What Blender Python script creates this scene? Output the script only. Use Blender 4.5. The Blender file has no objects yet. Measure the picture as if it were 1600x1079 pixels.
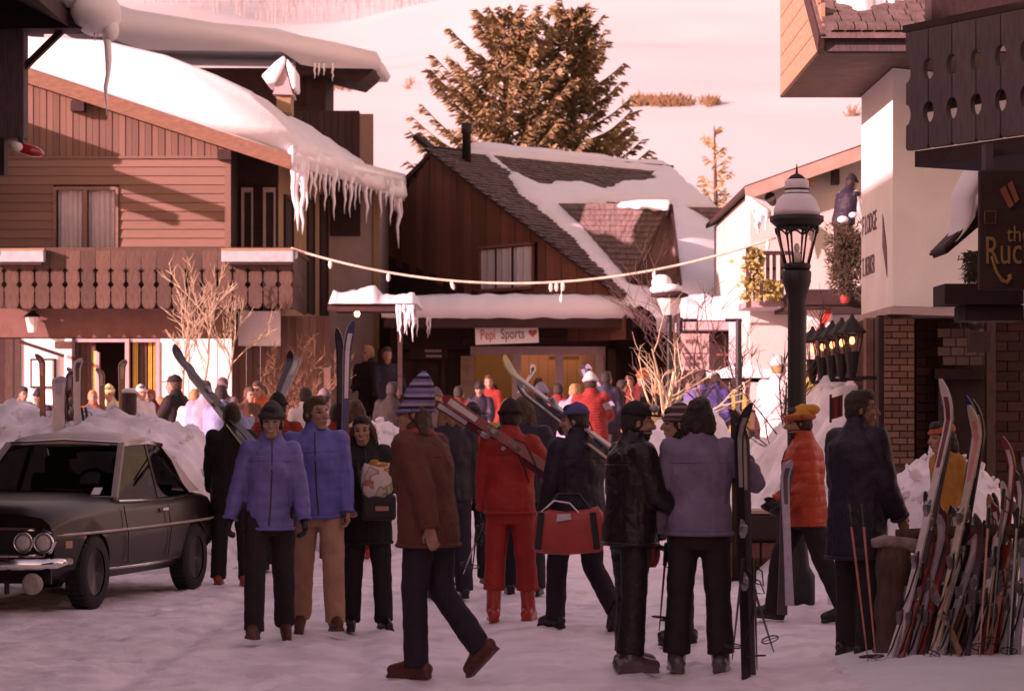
import bpy, bmesh, math, random
import numpy as np
from mathutils import Vector, Matrix, Euler, noise
random.seed(7); np.random.seed(7)
SC = bpy.context.scene
COL = SC.collection
R = math.radians
# ------------------------------------------------------------------ camera, light, exposure
F, HOR, EYE = 4000.0, 650.0, 1.65            # focal length in photo pixels, horizon row, eye height
cam = bpy.data.cameras.new('camera'); camo = bpy.data.objects.new('camera', cam); COL.objects.link(camo)
cam.sensor_width = 36; cam.lens = 36 * F / 1600; cam.clip_end = 3000; cam.clip_start = .5
cam.shift_y = (HOR - 539.5) / 1600
camo.location = (0, 0, EYE); camo.rotation_euler = (R(90), 0, 0)
cam.dof.use_dof = True; cam.dof.focus_distance = 21; cam.dof.aperture_fstop = 4.5
SC.camera = camo
SAZ, SEL = R(58), R(16)                     # the sun: behind the camera's left shoulder, low
TOSUN = Vector((-math.sin(SAZ) * math.cos(SEL), -math.cos(SAZ) * math.cos(SEL), math.sin(SEL)))
W = bpy.data.worlds.new('World'); SC.world = W; W.use_nodes = True
nt = W.node_tree; sky = nt.nodes.new('ShaderNodeTexSky'); sky.sky_type = 'NISHITA'; sky.sun_disc = False
sky.sun_elevation = SEL; sky.sun_rotation = math.atan2(TOSUN.x, TOSUN.y); sky.altitude = 0
sky.dust_density = 1; sky.air_density = 2.3; sky.ozone_density = 1.0
bg = nt.nodes['Background']; nt.links.new(sky.outputs[0], bg.inputs[0]); bg.inputs[1].default_value = .13
sl = bpy.data.lights.new('sun', 'SUN'); sl.energy = 4.9; sl.angle = R(.6); sl.color = (1, .95, .91)
so = bpy.data.objects.new('sun', sl); COL.objects.link(so); so.rotation_euler = (-TOSUN).to_track_quat('-Z', 'Y').to_euler()
so.location = (-30, -20, 20)
vs = SC.view_settings
vs.view_transform = 'Standard'; vs.look = 'None'; vs.gamma = 1; vs.use_curve_mapping = False
vs.exposure = .80
try:                                          # the old slide has faded to magenta: camera white balance
    vs.use_white_balance = True; vs.white_balance_temperature = 8600; vs.white_balance_tint = 84
except Exception: pass

# ------------------------------------------------------------------ helpers
def P(px, py, Y): return Vector(((px - 800) / F * Y, Y, EYE + (HOR - py) / F * Y))
def PX(px, Y): return (px - 800) / F * Y
def PZ(py, Y): return EYE + (HOR - py) / F * Y
def gz(x, y): return 0.0 if y < 26 else (.03 * (y - 26))
def lerp(a, b, t): return a + (b - a) * t

_m = {}
def mat(name, rgb, rough=.75, var=.18, scale=6., bump=.0, bscale=40., rnd=0., metal=0., spec=.4, coat=0., stretch=None, emit=None, alpha=None, wave=None, sss=0):
    """procedural surface: noise-varied colour, optional per-object variation, fine relief"""
    if name in _m: return _m[name]
    m = bpy.data.materials.new(name); m.use_nodes = True; _m[name] = m
    t = m.node_tree; N = t.nodes; L = t.links; b = N['Principled BSDF']
    b.inputs['Roughness'].default_value = rough; b.inputs['Metallic'].default_value = metal
    b.inputs['Specular IOR Level'].default_value = spec
    if coat: b.inputs['Coat Weight'].default_value = coat; b.inputs['Coat Roughness'].default_value = .08
    if sss: b.inputs['Subsurface Weight'].default_value = sss; b.inputs['Subsurface Radius'].default_value = (.02, .012, .01)
    tc = N.new('ShaderNodeTexCoord'); mp = N.new('ShaderNodeMapping'); L.new(tc.outputs['Object'], mp.inputs[0])
    if stretch: mp.inputs['Scale'].default_value = stretch
    nz = N.new('ShaderNodeTexNoise'); nz.inputs['Scale'].default_value = scale; nz.inputs['Detail'].default_value = 6
    L.new(mp.outputs[0], nz.inputs[0])
    r = N.new('ShaderNodeMapRange'); r.inputs[1].default_value = .3; r.inputs[2].default_value = .7
    r.inputs[3].default_value = 1 - var; r.inputs[4].default_value = 1 + var; L.new(nz.outputs[0], r.inputs[0])
    hs = N.new('ShaderNodeHueSaturation'); hs.inputs['Color'].default_value = (*rgb, 1)
    val = r.outputs[0]
    if rnd:
        oi = N.new('ShaderNodeObjectInfo'); r2 = N.new('ShaderNodeMapRange')
        r2.inputs[3].default_value = 1 - rnd; r2.inputs[4].default_value = 1 + rnd; L.new(oi.outputs['Random'], r2.inputs[0])
        mu = N.new('ShaderNodeMath'); mu.operation = 'MULTIPLY'; L.new(val, mu.inputs[0]); L.new(r2.outputs[0], mu.inputs[1]); val = mu.outputs[0]
    L.new(val, hs.inputs['Value']); L.new(hs.outputs[0], b.inputs['Base Color'])
    if bump:
        n2 = N.new('ShaderNodeTexNoise'); n2.inputs['Scale'].default_value = bscale; n2.inputs['Detail'].default_value = 5
        L.new(mp.outputs[0], n2.inputs[0]); h = n2.outputs[0]
        if wave:                               # stitched seams of a quilted jacket
            w = N.new('ShaderNodeTexWave'); w.bands_direction = 'Z'; w.inputs['Scale'].default_value = wave; w.inputs['Distortion'].default_value = 2.2
            w.inputs['Detail'].default_value = 2; w.inputs['Detail Scale'].default_value = 1.4; w.wave_profile = 'SIN'; L.new(tc.outputs['Object'], w.inputs[0])
            ad = N.new('ShaderNodeMath'); ad.operation = 'MULTIPLY_ADD'; ad.inputs[1].default_value = .9; L.new(h, ad.inputs[0])
            pw = N.new('ShaderNodeMath'); pw.operation = 'POWER'; pw.inputs[1].default_value = .5; L.new(w.outputs[1], pw.inputs[0]); L.new(pw.outputs[0], ad.inputs[2]); h = ad.outputs[0]
        bp = N.new('ShaderNodeBump'); bp.inputs['Strength'].default_value = bump; bp.inputs['Distance'].default_value = .02
        L.new(h, bp.inputs['Height']); L.new(bp.outputs[0], b.inputs['Normal'])
    if emit: b.inputs['Emission Color'].default_value = (*emit[0], 1); b.inputs['Emission Strength'].default_value = emit[1]
    if alpha is not None:
        b.inputs['Alpha'].default_value = alpha
    return m

def glass(name, tint=(.9, .9, .9), refl=1.0):
    if name in _m: return _m[name]
    m = bpy.data.materials.new(name); m.use_nodes = True; _m[name] = m
    t = m.node_tree; N = t.nodes; L = t.links; N.remove(N['Principled BSDF'])
    g = N.new('ShaderNodeBsdfGlossy'); g.inputs['Roughness'].default_value = .03
    tr = N.new('ShaderNodeBsdfTransparent'); tr.inputs[0].default_value = (*tint, 1)
    mx = N.new('ShaderNodeMixShader'); lw = N.new('ShaderNodeLayerWeight'); lw.inputs[0].default_value = .5; fr = N.new('ShaderNodeMath'); fr.operation = 'POWER'; fr.inputs[1].default_value = 4 / refl; L.new(lw.outputs['Facing'], fr.inputs[0])
    ad = N.new('ShaderNodeMath'); ad.operation = 'ADD'; ad.inputs[1].default_value = .035; ad.use_clamp = True
    nz = N.new('ShaderNodeTexNoise'); nz.inputs['Scale'].default_value = 3
    mu = N.new('ShaderNodeMath'); mu.operation = 'MULTIPLY_ADD'; mu.inputs[1].default_value = .03; L.new(nz.outputs[0], mu.inputs[0]); L.new(fr.outputs[0], mu.inputs[2])
    L.new(mu.outputs[0], ad.inputs[0]); L.new(ad.outputs[0], mx.inputs[0]); L.new(tr.outputs[0], mx.inputs[1]); L.new(g.outputs[0], mx.inputs[2])
    L.new(mx.outputs[0], N['Material Output'].inputs[0]); return m

ORG = {}
def org(o): return ORG.get(o.name, Vector((0, 0, 0))) if o else Vector((0, 0, 0))
def tag(o, label=None, cat=None, group=None, kind=None):
    if label: o['label'] = label
    if cat: o['category'] = cat
    if group: o['group'] = group
    if kind: o['kind'] = kind
    return o
def thing(name, label, cat, loc, group=None):
    o = bpy.data.objects.new(name, None); COL.objects.link(o); o.location = loc; o.empty_display_size = .2
    ORG[o.name] = Vector(loc); return tag(o, label, cat, group)
def link(name, me, parent=None, loc=None):
    o = bpy.data.objects.new(name, me); COL.objects.link(o)
    if parent: o.parent = parent
    if loc is not None: o.location = loc
    ORG[o.name] = org(parent) + (Vector(loc) if loc is not None else Vector((0, 0, 0)))
    return o

class MB:
    def __init__(s): s.v = []; s.f = []; s.m = []; s.mi = 0
    def add(s, vs, fs):
        n = len(s.v); s.v += [tuple(v) for v in vs]
        for f in fs: s.f.append([n + i for i in f]); s.m.append(s.mi)
        return s
    def box(s, c, sz, M=None, bev=0):
        c = Vector(c); hx, hy, hz = [a / 2 for a in sz]
        vs = [Vector((x * hx, y * hy, z * hz)) for x in (-1, 1) for y in (-1, 1) for z in (-1, 1)]
        if M: vs = [M @ v for v in vs]
        return s.add([c + v for v in vs], [(0, 1, 3, 2), (4, 6, 7, 5), (0, 4, 5, 1), (2, 3, 7, 6), (0, 2, 6, 4), (1, 5, 7, 3)])
    def bb(s, x0, x1, y0, y1, z0, z1): return s.box(((x0 + x1) / 2, (y0 + y1) / 2, (z0 + z1) / 2), (abs(x1 - x0), abs(y1 - y0), abs(z1 - z0)))
    def bar(s, a, b, w, t, up=(0, 0, 1)):
        a = Vector(a); b = Vector(b); d = (b - a); l = d.length; d = d / l; u = Vector(up); x = d.cross(u)
        if x.length < 1e-4: x = d.cross(Vector((1, 0, 0)))
        x.normalize(); u = x.cross(d).normalized(); M = Matrix((x, u, d)).transposed()
        return s.box((a + b) / 2, (w, t, l), M)
    def tube(s, pts, rad, n=8, cap=True):
        pts = [Vector(p) for p in pts]
        if not isinstance(rad, (list, tuple)): rad = [rad] * len(pts)
        vs = []; x = None
        for i, p in enumerate(pts):
            d = (pts[min(i + 1, len(pts) - 1)] - pts[max(i - 1, 0)]).normalized()
            if x is None:
                x = d.cross(Vector((0, 0, 1)))
                if x.length < .05: x = d.cross(Vector((0, 1, 0)))
            x = (x - d * x.dot(d)).normalized(); y = d.cross(x)
            vs += [p + (x * math.cos(k * 2 * math.pi / n) + y * math.sin(k * 2 * math.pi / n)) * rad[i] for k in range(n)]
        fs = [(i * n + k, i * n + (k + 1) % n, (i + 1) * n + (k + 1) % n, (i + 1) * n + k) for i in range(len(pts) - 1) for k in range(n)]
        if cap: fs += [tuple(range(n - 1, -1, -1)), tuple(range((len(pts) - 1) * n, len(pts) * n))]
        return s.add(vs, fs)
    def loft(s, rings, cap=True):
        n = len(rings[0]); vs = [p for r in rings for p in r]
        fs = [(i * n + k, i * n + (k + 1) % n, (i + 1) * n + (k + 1) % n, (i + 1) * n + k) for i in range(len(rings) - 1) for k in range(n)]
        if cap: fs += [tuple(range(n - 1, -1, -1)), tuple(range((len(rings) - 1) * n, len(rings) * n))]
        return s.add(vs, fs)
    def lathe(s, c, prof, n=16, M=None, cap=True):
        c = Vector(c); rings = []
        for r, z in prof:
            q = [Vector((r * math.cos(2 * math.pi * k / n), r * math.sin(2 * math.pi * k / n), z)) for k in range(n)]
            rings.append([c + (M @ v if M else v) for v in q])
        return s.loft(rings, cap)
    def cap(s, a, b, r1, r2, n=10):
        a = Vector(a); b = Vector(b); d = b - a
        if d.length < 1e-5: d = Vector((0, 0, 1e-3)); b = a + d
        d.normalize(); pts = []; rad = []
        for k in range(1, 4): t = k * math.pi / 6; pts.append(a - d * r1 * math.cos(t)); rad.append(r1 * math.sin(t))
        for k in range(3, 0, -1): t = k * math.pi / 6; pts.append(b + d * r2 * math.cos(t)); rad.append(r2 * math.sin(t))
        return s.tube(pts, rad, n)
    def ell(s, c, rr, M=None, n=12, k=7):
        c = Vector(c); rings = []
        for i in range(1, k):
            t = math.pi * i / k
            q = [Vector((rr[0] * math.sin(t) * math.cos(2 * math.pi * j / n), rr[1] * math.sin(t) * math.sin(2 * math.pi * j / n), -rr[2] * math.cos(t))) for j in range(n)]
            rings.append([c + (M @ v if M else v) for v in q])
        return s.loft(rings)
    def prism(s, pts, ex):
        pts = [Vector(p) for p in pts]; n = len(pts); ex = Vector(ex)
        return s.add(pts + [p + ex for p in pts], [tuple(range(n)), tuple(range(2 * n - 1, n - 1, -1))] + [(i, i + n, (i + 1) % n + n, (i + 1) % n) for i in range(n)])
    def grid(s, fn, nu, nv):
        vs = [fn(i / (nu - 1), j / (nv - 1)) for j in range(nv) for i in range(nu)]
        return s.add(vs, [(j * nu + i, j * nu + i + 1, (j + 1) * nu + i + 1, (j + 1) * nu + i) for j in range(nv - 1) for i in range(nu - 1)])
    def mesh(s, name, mats, off=Vector((0, 0, 0)), smooth=False, fixn=True):
        me = bpy.data.meshes.new(name); me.from_pydata([(v[0] - off.x, v[1] - off.y, v[2] - off.z) for v in s.v], [], s.f)
        if not isinstance(mats, (list, tuple)): mats = [mats]
        for m in mats: me.materials.append(m)
        me.polygons.foreach_set('material_index', s.m)
        if smooth: me.polygons.foreach_set('use_smooth', [True] * len(s.f))
        if fixn:
            b = bmesh.new(); b.from_mesh(me); bmesh.ops.recalc_face_normals(b, faces=b.faces); b.to_mesh(me); b.free()
        me.update(); return me
    def build(s, name, mats, parent=None, smooth=False, kind=None, fixn=True, bevel=0):
        o = link(name, s.mesh(name, mats, org(parent), smooth, fixn), parent)
        if kind: o['kind'] = kind
        if bevel:
            b = o.modifiers.new('bevel', 'BEVEL'); b.width = bevel; b.segments = 2; b.limit_method = 'ANGLE'
        return o

def fbm(x, y, z=0, o=4):
    a = 0; k = 1; f = 1
    for _ in range(o): a += k * noise.noise(Vector((x * f, y * f, z * f))); k *= .5; f *= 2.1
    return a
def smooth01(t): t = max(0, min(1, t)); return t * t * (3 - 2 * t)

JOBS = []                                     # meshes to be fused by the voxel remesher, all evaluated at once
def fuse(mb, name, mats, parent, voxel, smooth=4, disp=0, dscale=.12, post=None):
    o = mb.build(name, mats, parent, True)
    r = o.modifiers.new('fuse', 'REMESH'); r.mode = 'VOXEL'; r.voxel_size = voxel; r.use_smooth_shade = True
    if smooth: q = o.modifiers.new('soft', 'SMOOTH'); q.factor = .5; q.iterations = smooth
    if disp:
        key = 'folds%.3f' % dscale
        tx = bpy.data.textures.get(key) or bpy.data.textures.new(key, 'CLOUDS'); tx.noise_scale = dscale; tx.noise_depth = 2
        d = o.modifiers.new('folds', 'DISPLACE'); d.texture = tx; d.strength = disp; d.mid_level = .5; d.texture_coords = 'LOCAL'
    JOBS.append((o, post)); return o
def run_jobs():
    bpy.context.view_layer.update(); dg = bpy.context.evaluated_depsgraph_get(); new = []
    for o, post in JOBS:
        me = bpy.data.meshes.new_from_object(o.evaluated_get(dg)); new.append((o, me, post))
    for o, me, post in new:
        old = o.data; o.modifiers.clear()
        mats = [m for m in old.materials]; me.materials.clear()
        for m in mats: me.materials.append(m)
        me.name = old.name; o.data = me; bpy.data.meshes.remove(old)
        me.polygons.foreach_set('use_smooth', [True] * len(me.polygons)); 
        if post: post(me)
    JOBS.clear()

# ------------------------------------------------------------------ materials
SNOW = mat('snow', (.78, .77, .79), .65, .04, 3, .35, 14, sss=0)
ROOFSNOW = mat('roof_snow', (.74, .73, .75), .6, .03, 2, .3, 6)
DIRTY = mat("packed_snow", (.90, .77, .81), .55, .17, 2.2, .55, 14)
BANKS = mat('ploughed_snow', (.76, .70, .74), .7, .26, 2.6, 1.0, 7)
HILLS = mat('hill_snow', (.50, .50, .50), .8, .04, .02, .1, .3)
ICE = mat('ice', (.80, .79, .83), .18, .08, 9, .3, 20, spec=.6)
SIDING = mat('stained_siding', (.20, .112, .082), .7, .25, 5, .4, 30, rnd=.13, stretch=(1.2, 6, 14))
VBOARD = mat('upright_boards', (.17, .092, .066), .75, .2, 5, .4, 30, rnd=.2, stretch=(14, 6, 1.2))
FASCIA = mat('roof_fascia', (.19, .098, .062), .7, .2, 4, .3, 20, stretch=(2, 2, 6))
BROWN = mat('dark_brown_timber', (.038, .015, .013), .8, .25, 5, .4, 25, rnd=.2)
BLACKW = mat('black_brown_timber', (.030, .013, .012), .8, .25, 5, .3, 25, rnd=.2)
BALC = mat('balcony_boards', (.085, .044, .031), .75, .34, 5, .5, 30, rnd=.3, stretch=(10, 6, 1.5))
TANPL = mat('tan_plaster', (.30, .19, .10), .85, .12, 3, .3, 30)
PINKPL = mat('grey_plaster', (.36, .27, .25), .85, .12, 3, .3, 30)
WHITEPL = mat('white_plaster', (.76, .73, .71), .8, .07, 1.5, .35, 22)
WHITEP = mat('white_paint', (.78, .75, .72), .6, .06, 3, .1, 30)
CURT = mat('curtain', (.84, .76, .80), .8, .06, 5)
BLUEBOX = mat('pale_blue_paint', (.27, .34, .37), .6, .12, 8, .2, 40)
REDBOARD = mat('red_brown_boards', (.165, .058, .035), .8, .3, 4, .5, 25, rnd=.3, stretch=(14, 14, 1.0))
SHINGLE = mat('roof_shingles', (.135, .088, .080), .85, .3, 7, .5, 30, rnd=.2)
BRICKM = mat('brown_brick', (.20, .10, .072), .85, .25, 12, .6, 50, rnd=.25)
BRICKD = mat('dark_red_brick', (.075, .028, .024), .85, .25, 12, .6, 50, rnd=.3)
MORTAR = mat('mortar', (.10, .055, .05), .9, .2, 20, .4, 60)
STONE = mat('grey_block', (.20, .125, .11), .85, .2, 9, .6, 40, rnd=.2)
IRON = mat('black_iron', (.008, .005, .006), .6, .3, 9, .2, 60, spec=.5)
STEEL = mat('steel', (.55, .54, .55), .3, .1, 20, metal=1)
CHROME = mat('chrome', (.75, .74, .76), .12, .05, 20, metal=1)
RED = mat('red_paint', (.50, .05, .035), .5, .1, 8)
YELLOWC = mat('sunlit_yellow_curtain', (.72, .47, .10), .8, .12, 8)  # sunlight through the door curtain, put into the yellow
ORANGEW = mat('orange_wood', (.36, .20, .12), .7, .2, 4, .2, 20, stretch=(8, 8, 1))
MAUVE = mat('mauve_paint', (.42, .30, .31), .6, .1, 5)
BARK = mat('bark', (.085, .05, .035), .9, .3, 20, .8, 40)
PALEB = mat('pale_twigs', (.40, .31, .21), .8, .2, 20, .3, 60)
DARKB = mat('dark_twigs', (.10, .055, .05), .8, .2, 20, .3, 60)
WEATHER = mat('weathered_grey_timber', (.095, .066, .076), .85, .25, 5, .5, 25, rnd=.15, stretch=(9, 9, 1.2))
LOGW = mat('old_log', (.09, .042, .034), .85, .35, 8, .9, 25, stretch=(3, 3, 1))
GOLD = mat('gold_lettering', (.24, .13, .05), .5, .1, 20)
INK = mat('faded_ink', (.17, .09, .11), .7, .2, 30)
SIGNRED = mat('sign_red', (.55, .10, .08), .6, .2, 30)
GLASSM = glass('window_glass'); 
# ================================================================== THE SETTING
# street: trodden snow, rises gently beyond 26 m
xs = np.concatenate([np.arange(-16, -5.6, .2), np.arange(-5.6, 4.8, .055), np.arange(4.8, 16.01, .2)]); ys = np.concatenate([np.arange(8, 14.6, .2), np.arange(14.6, 27, .055), np.arange(27, 40, .2), np.arange(40, 67, .5)])
def street(x, y): return gz(x, y) + .014 * fbm(x * .9, y * .9, 0, 2) + .012 * fbm(x * 3.3, y * 2.6, 5, 2)
XX, YY = np.meshgrid(xs, ys); ZZ = np.array([[street(x, y) for x in xs] for y in ys])
for cx, w_ in ((-2.6, .13), (-1.2, .13), (-.1, .16), (1.2, .12), (1.9, .14)): ZZ -= .034 * np.exp(-((XX - cx - .22 * np.sin(YY * .21 + cx)) / w_) ** 2)          # tyre ruts
rng = np.random.RandomState(5)
for _ in range(2600):                                       # boot prints, pressed in with a raised rim
    fx, fy, a = rng.uniform(-5.4, 4.6), rng.uniform(14.8, 26.8), rng.uniform(0, 6.28); i0, i1 = np.searchsorted(xs, [fx - .3, fx + .3]); j0, j1 = np.searchsorted(ys, [fy - .3, fy + .3])
    dx, dy = XX[j0:j1, i0:i1] - fx, YY[j0:j1, i0:i1] - fy; u = (dx * math.cos(a) + dy * math.sin(a)) / .15; v = (-dx * math.sin(a) + dy * math.cos(a)) / .065; q = np.sqrt(u * u + v * v)
    ZZ[j0:j1, i0:i1] += rng.uniform(.35, .95) * (-.022 * np.exp(-q ** 4) + .010 * np.exp(-((q - 1.35) / .35) ** 2))
mb = MB(); nx_ = len(xs); mb.v = [tuple(p) for p in np.stack([XX.ravel(), YY.ravel(), ZZ.ravel()], 1).tolist()]
mb.f = [[j * nx_ + i, j * nx_ + i + 1, (j + 1) * nx_ + i + 1, (j + 1) * nx_ + i] for j in range(len(ys) - 1) for i in range(nx_ - 1)]; mb.m = [0] * len(mb.f)
mb.build('street_snow', DIRTY, smooth=True, kind='structure', fixn=False)
# the wide ground sheet and the hill behind the village in one mesh
def crest(px): return np.interp(px, [-2000, 0, 200, 300, 430, 520, 600, 700, 820, 1600, 4000], [-40, 0, 8, 20, 42, 40, 26, 8, -20, -90, -160])
def hill(x, y):
    if y <= 60: return -.35
    b = .03 * 38 - .08
    if y <= 64: return lerp(-.35, b, (y - 60) / 4)
    zc = EYE + (HOR - float(crest(800 + F * x / 380))) / F * 380
    if y <= 380:
        t = (y - 64) / 316; z = b + (zc - b) * t ** 1.12
    else: z = zc + (y - 380) * .23 - max(0, 12 - abs(y - 395)) * .05
    k = min(1, (y - 64) / 60)
    return z + k * (1.6 * fbm(x * .012, y * .012, 3) + .35 * fbm(x * .06, y * .05, 9))
hx = np.concatenate([np.arange(-420, -100, 20), np.arange(-100, 130, 4), np.arange(130, 460, 20)])
hy = np.concatenate([np.arange(-260, 60, 20), np.array([60., 62, 64]), np.arange(65, 420, 5), np.arange(420, 900, 40)])
mb = MB()
mb.grid(lambda u, v: (hx[int(round(u * (len(hx) - 1)))], hy[int(round(v * (len(hy) - 1)))], hill(hx[int(round(u * (len(hx) - 1)))], hy[int(round(v * (len(hy) - 1)))])), len(hx), len(hy))
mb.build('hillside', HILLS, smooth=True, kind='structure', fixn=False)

# far aspens along the top of the hill, one mass
mb = MB()
for _ in range(420):
    px = random.uniform(215, 690); y = random.uniform(384, 440); x = PX(px, y)
    z = hill(x, y); h = random.uniform(6, 13); r = random.uniform(.03, .085)
    mb.tube([(x, y, z - 1), (x + random.uniform(-.3, .3), y, z + h * .6), (x + random.uniform(-.6, .6), y, z + h)], [r, r * .7, r * .25], 4, False)
    for k in range(5):
        zz = z + h * random.uniform(.4, .95); a = random.uniform(-1, 1)
        mb.tube([(x, y, zz), (x + a * 1.4, y, zz + random.uniform(.5, 1.6))], [r * .4, r * .1], 3, False)
mb.build('aspen_grove', mat('aspen_trunks', (.40, .37, .37), .9, .2, .3), kind='stuff', fixn=False)
# scrub patches poking out of the hill snow
mb = MB()
for (cx, cy, wx, n) in ((1035, 163, 52, 130), (1112, 165, 16, 30), (530, 137, 26, 26), (1000, 160, 12, 14), (640, 135, 8, 5), (1330, 178, 10, 6), (552, 139, 12, 8)):
    for _ in range(n):
        px = random.gauss(cx, wx * .45); py = cy + random.uniform(-5, 5)
        lo, hi = 66., 380.
        for _k in range(30):
            y = (lo + hi) / 2
            if hill(PX(px, y), y) > PZ(py, y): hi = y
            else: lo = y
        x = PX(px, y); z = hill(x, y)
        for k in range(4): mb.tube([(x, y, z - .1), (x + random.uniform(-.5, .5), y, z + random.uniform(.25, .75))], [.07, .03], 3, False)
mb.build('hill_scrub', mat('scrub', (.20, .12, .06), .9, .3, 1), kind='stuff', fixn=False)

# ------------------------------------------------------------------ snow banks
def bank(name, x0, x1, y0, y1, fn, step=.07, m=None, amp=.15):
    nx = int((x1 - x0) / step) + 2; ny = int((y1 - y0) / step) + 2; b = MB()
    def f(u, v):
        x = lerp(x0, x1, u); y = lerp(y0, y1, v); h = fn(x, y)
        if h > .03: h += min(1, h * 2) * (amp * fbm(x * 1.6, y * 1.6, 2) + amp * .9 * abs(fbm(x * 3.6, y * 3.6, 7)) + amp * .25 * fbm(x * 11, y * 11, 4))
        return (x, y, gz(x, y) - .07 + max(h, 0) + (0 if h > 0 else 0))
    b.grid(f, nx, ny); return b.build(name, m or BANKS, smooth=True, kind='structure', fixn=False)
def ridge(t, w): t = abs(t / w); return 0 if t >= 1 else (1 - t * t) ** 1.2
def mound(x, y, cx, cy, rx, ry, h, p=1.3): d = ((x - cx) / rx) ** 2 + ((y - cy) / ry) ** 2; return 0 if d >= 1 else h * (1 - d) ** (p * .5)
bank('snow_bank', -8.2, -2.75, 26.4, 33.5, lambda x, y: 1.62 * ridge(y - 29.6, 3.2) * smooth01((-2.95 - x) / .75) * (1 - .22 * smooth01((x + 4.6) / 1.4)))
bank('snow_bank', -3.0, -.75, 29.0, 34.0, lambda x, y: mound(x, y, -1.75, 31.2, 1.1, 1.9, 1.46, 1.1))
bank('snow_bank', .9, 3.6, 31.2, 37.4, lambda x, y: max(mound(x, y, 2.4, 34.4, 1.1, 2.4, 1.55, 2.2), mound(x, y, 1.75, 33.8, .8, 1.8, 1.2, 2.0), mound(x, y, 2.2, 32.6, 1.1, 1.3, .6, 1.5)), m=SNOW, amp=.2)
bank('snow_bank', 2.7, 4.6, 30.5, 35.8, lambda x, y: mound(x, y, 3.45, 33.6, .95, 1.9, 1.15, 1.9), m=SNOW, amp=.2)
def slopebank(x, y): return 1.98 * smooth01((x - 1.75) / 2.1) ** 1.1 * ridge(y - 29.6, 3.4) ** .7 * smooth01((x - 1.55) / .4)
bank('snow_bank', 1.5, 3.88, 25.6, 33.2, slopebank, amp=.17)
bank('snow_bank', 2.0, 3.9, 23.6, 28.6, lambda x, y: .75 * smooth01((x - 2.05) / 1.3) * ridge(y - 26.2, 2.5), amp=.12)
bank('snow_bank', 2.45, 4.9, 19.6, 23.6, lambda x, y: mound(x, y, 3.62, 21.5, .82, 1.5, 1.36), amp=.09)
bank('snow_bank', 1.7, 5.2, 11.5, 18.4, lambda x, y: max(0, .16 * smooth01((x - 1.75) / .9) * smooth01((18.2 - y) / .8)), m=SNOW, amp=.06)

# clods of ploughed snow lying on and round the banks, one mass
mb = MB(); rng = random.Random(11)
def clods(n, fx, fy, hf):
    for _ in range(n):
        x, y = fx(), fy(); z = gz(x, y) + max(0, hf(x, y)); r = rng.uniform(.02, .06) * (1.7 if rng.random() < .15 else 1)
        M_ = Euler((rng.uniform(0, 6), rng.uniform(0, 6), rng.uniform(0, 6))).to_matrix(); k = [rng.uniform(.75, 1.25) for _ in range(40)]; n0 = len(mb.v)
        mb.ell((x, y, z - r * .05), (r, r * rng.uniform(.6, 1), r * rng.uniform(.5, .9)), M_, 6, 4)
        for i in range(n0, len(mb.v)): v = mb.v[i]; q = k[(i - n0) % 40]; mb.v[i] = (x + (v[0] - x) * q, y + (v[1] - y) * q, z + (v[2] - z) * q)
clods(200, lambda: rng.uniform(-7, -2.8), lambda: rng.uniform(26.4, 31), lambda x, y: 1.62 * ridge(y - 29.6, 3.2) * smooth01((-2.95 - x) / .75) * (1 - .22 * smooth01((x + 4.6) / 1.4)))
clods(90, lambda: rng.uniform(-2.7, -.8), lambda: rng.uniform(29.2, 32), lambda x, y: mound(x, y, -1.75, 31.2, 1.1, 1.9, 1.46, 1.1))
clods(120, lambda: rng.uniform(1.2, 3.4), lambda: rng.uniform(31.4, 35), lambda x, y: max(mound(x, y, 2.4, 34.4, 1.1, 2.4, 1.55, 2.2), mound(x, y, 1.75, 33.8, .8, 1.8, 1.2, 2.0)))
clods(90, lambda: rng.uniform(2.8, 4.4), lambda: rng.uniform(20, 22.5), lambda x, y: mound(x, y, 3.62, 21.5, .82, 1.5, 1.36))
mb.build('snow_clods', BANKS, smooth=False, kind='stuff')
# ================================================================== BUILDINGS
UNIT = {}
def unit(m, key='u'):
    k = (key, m.name)
    if k not in UNIT: UNIT[k] = MB().box((0, 0, 0), (1, 1, 1)).mesh('unit_' + m.name, m)
    return UNIT[k]
def piece(name, m, parent, c, sz, rot=None):
    """one board / brick / block: a copy of a shared unit box"""
    o = link(name, unit(m), parent, Vector(c) - org(parent)); o.scale = sz
    if rot: o.rotation_euler = rot
    return o
def unproj(px, py, pt, n):
    d = Vector(((px - 800) / F, 1, (HOR - py) / F)); o = Vector((0, 0, EYE))
    return o + d * ((pt - o).dot(n) / d.dot(n))
def icicle(parent, top, length, r, n=6):
    b = MB(); top = Vector(top); k = 6; pts = []; rad = []; wob = r * .5
    for i in range(k + 1):
        t = i / k; pts.append(top + Vector((random.uniform(-wob, wob) * (0 < i < k), random.uniform(-wob, wob) * (0 < i < k), -length * t)))
        rad.append(max(.004, r * (1 - t) ** .75 * random.uniform(.85, 1.15)))
    b.tube(pts, rad, n); return b.build('icicle', ICE, parent, True)

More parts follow.
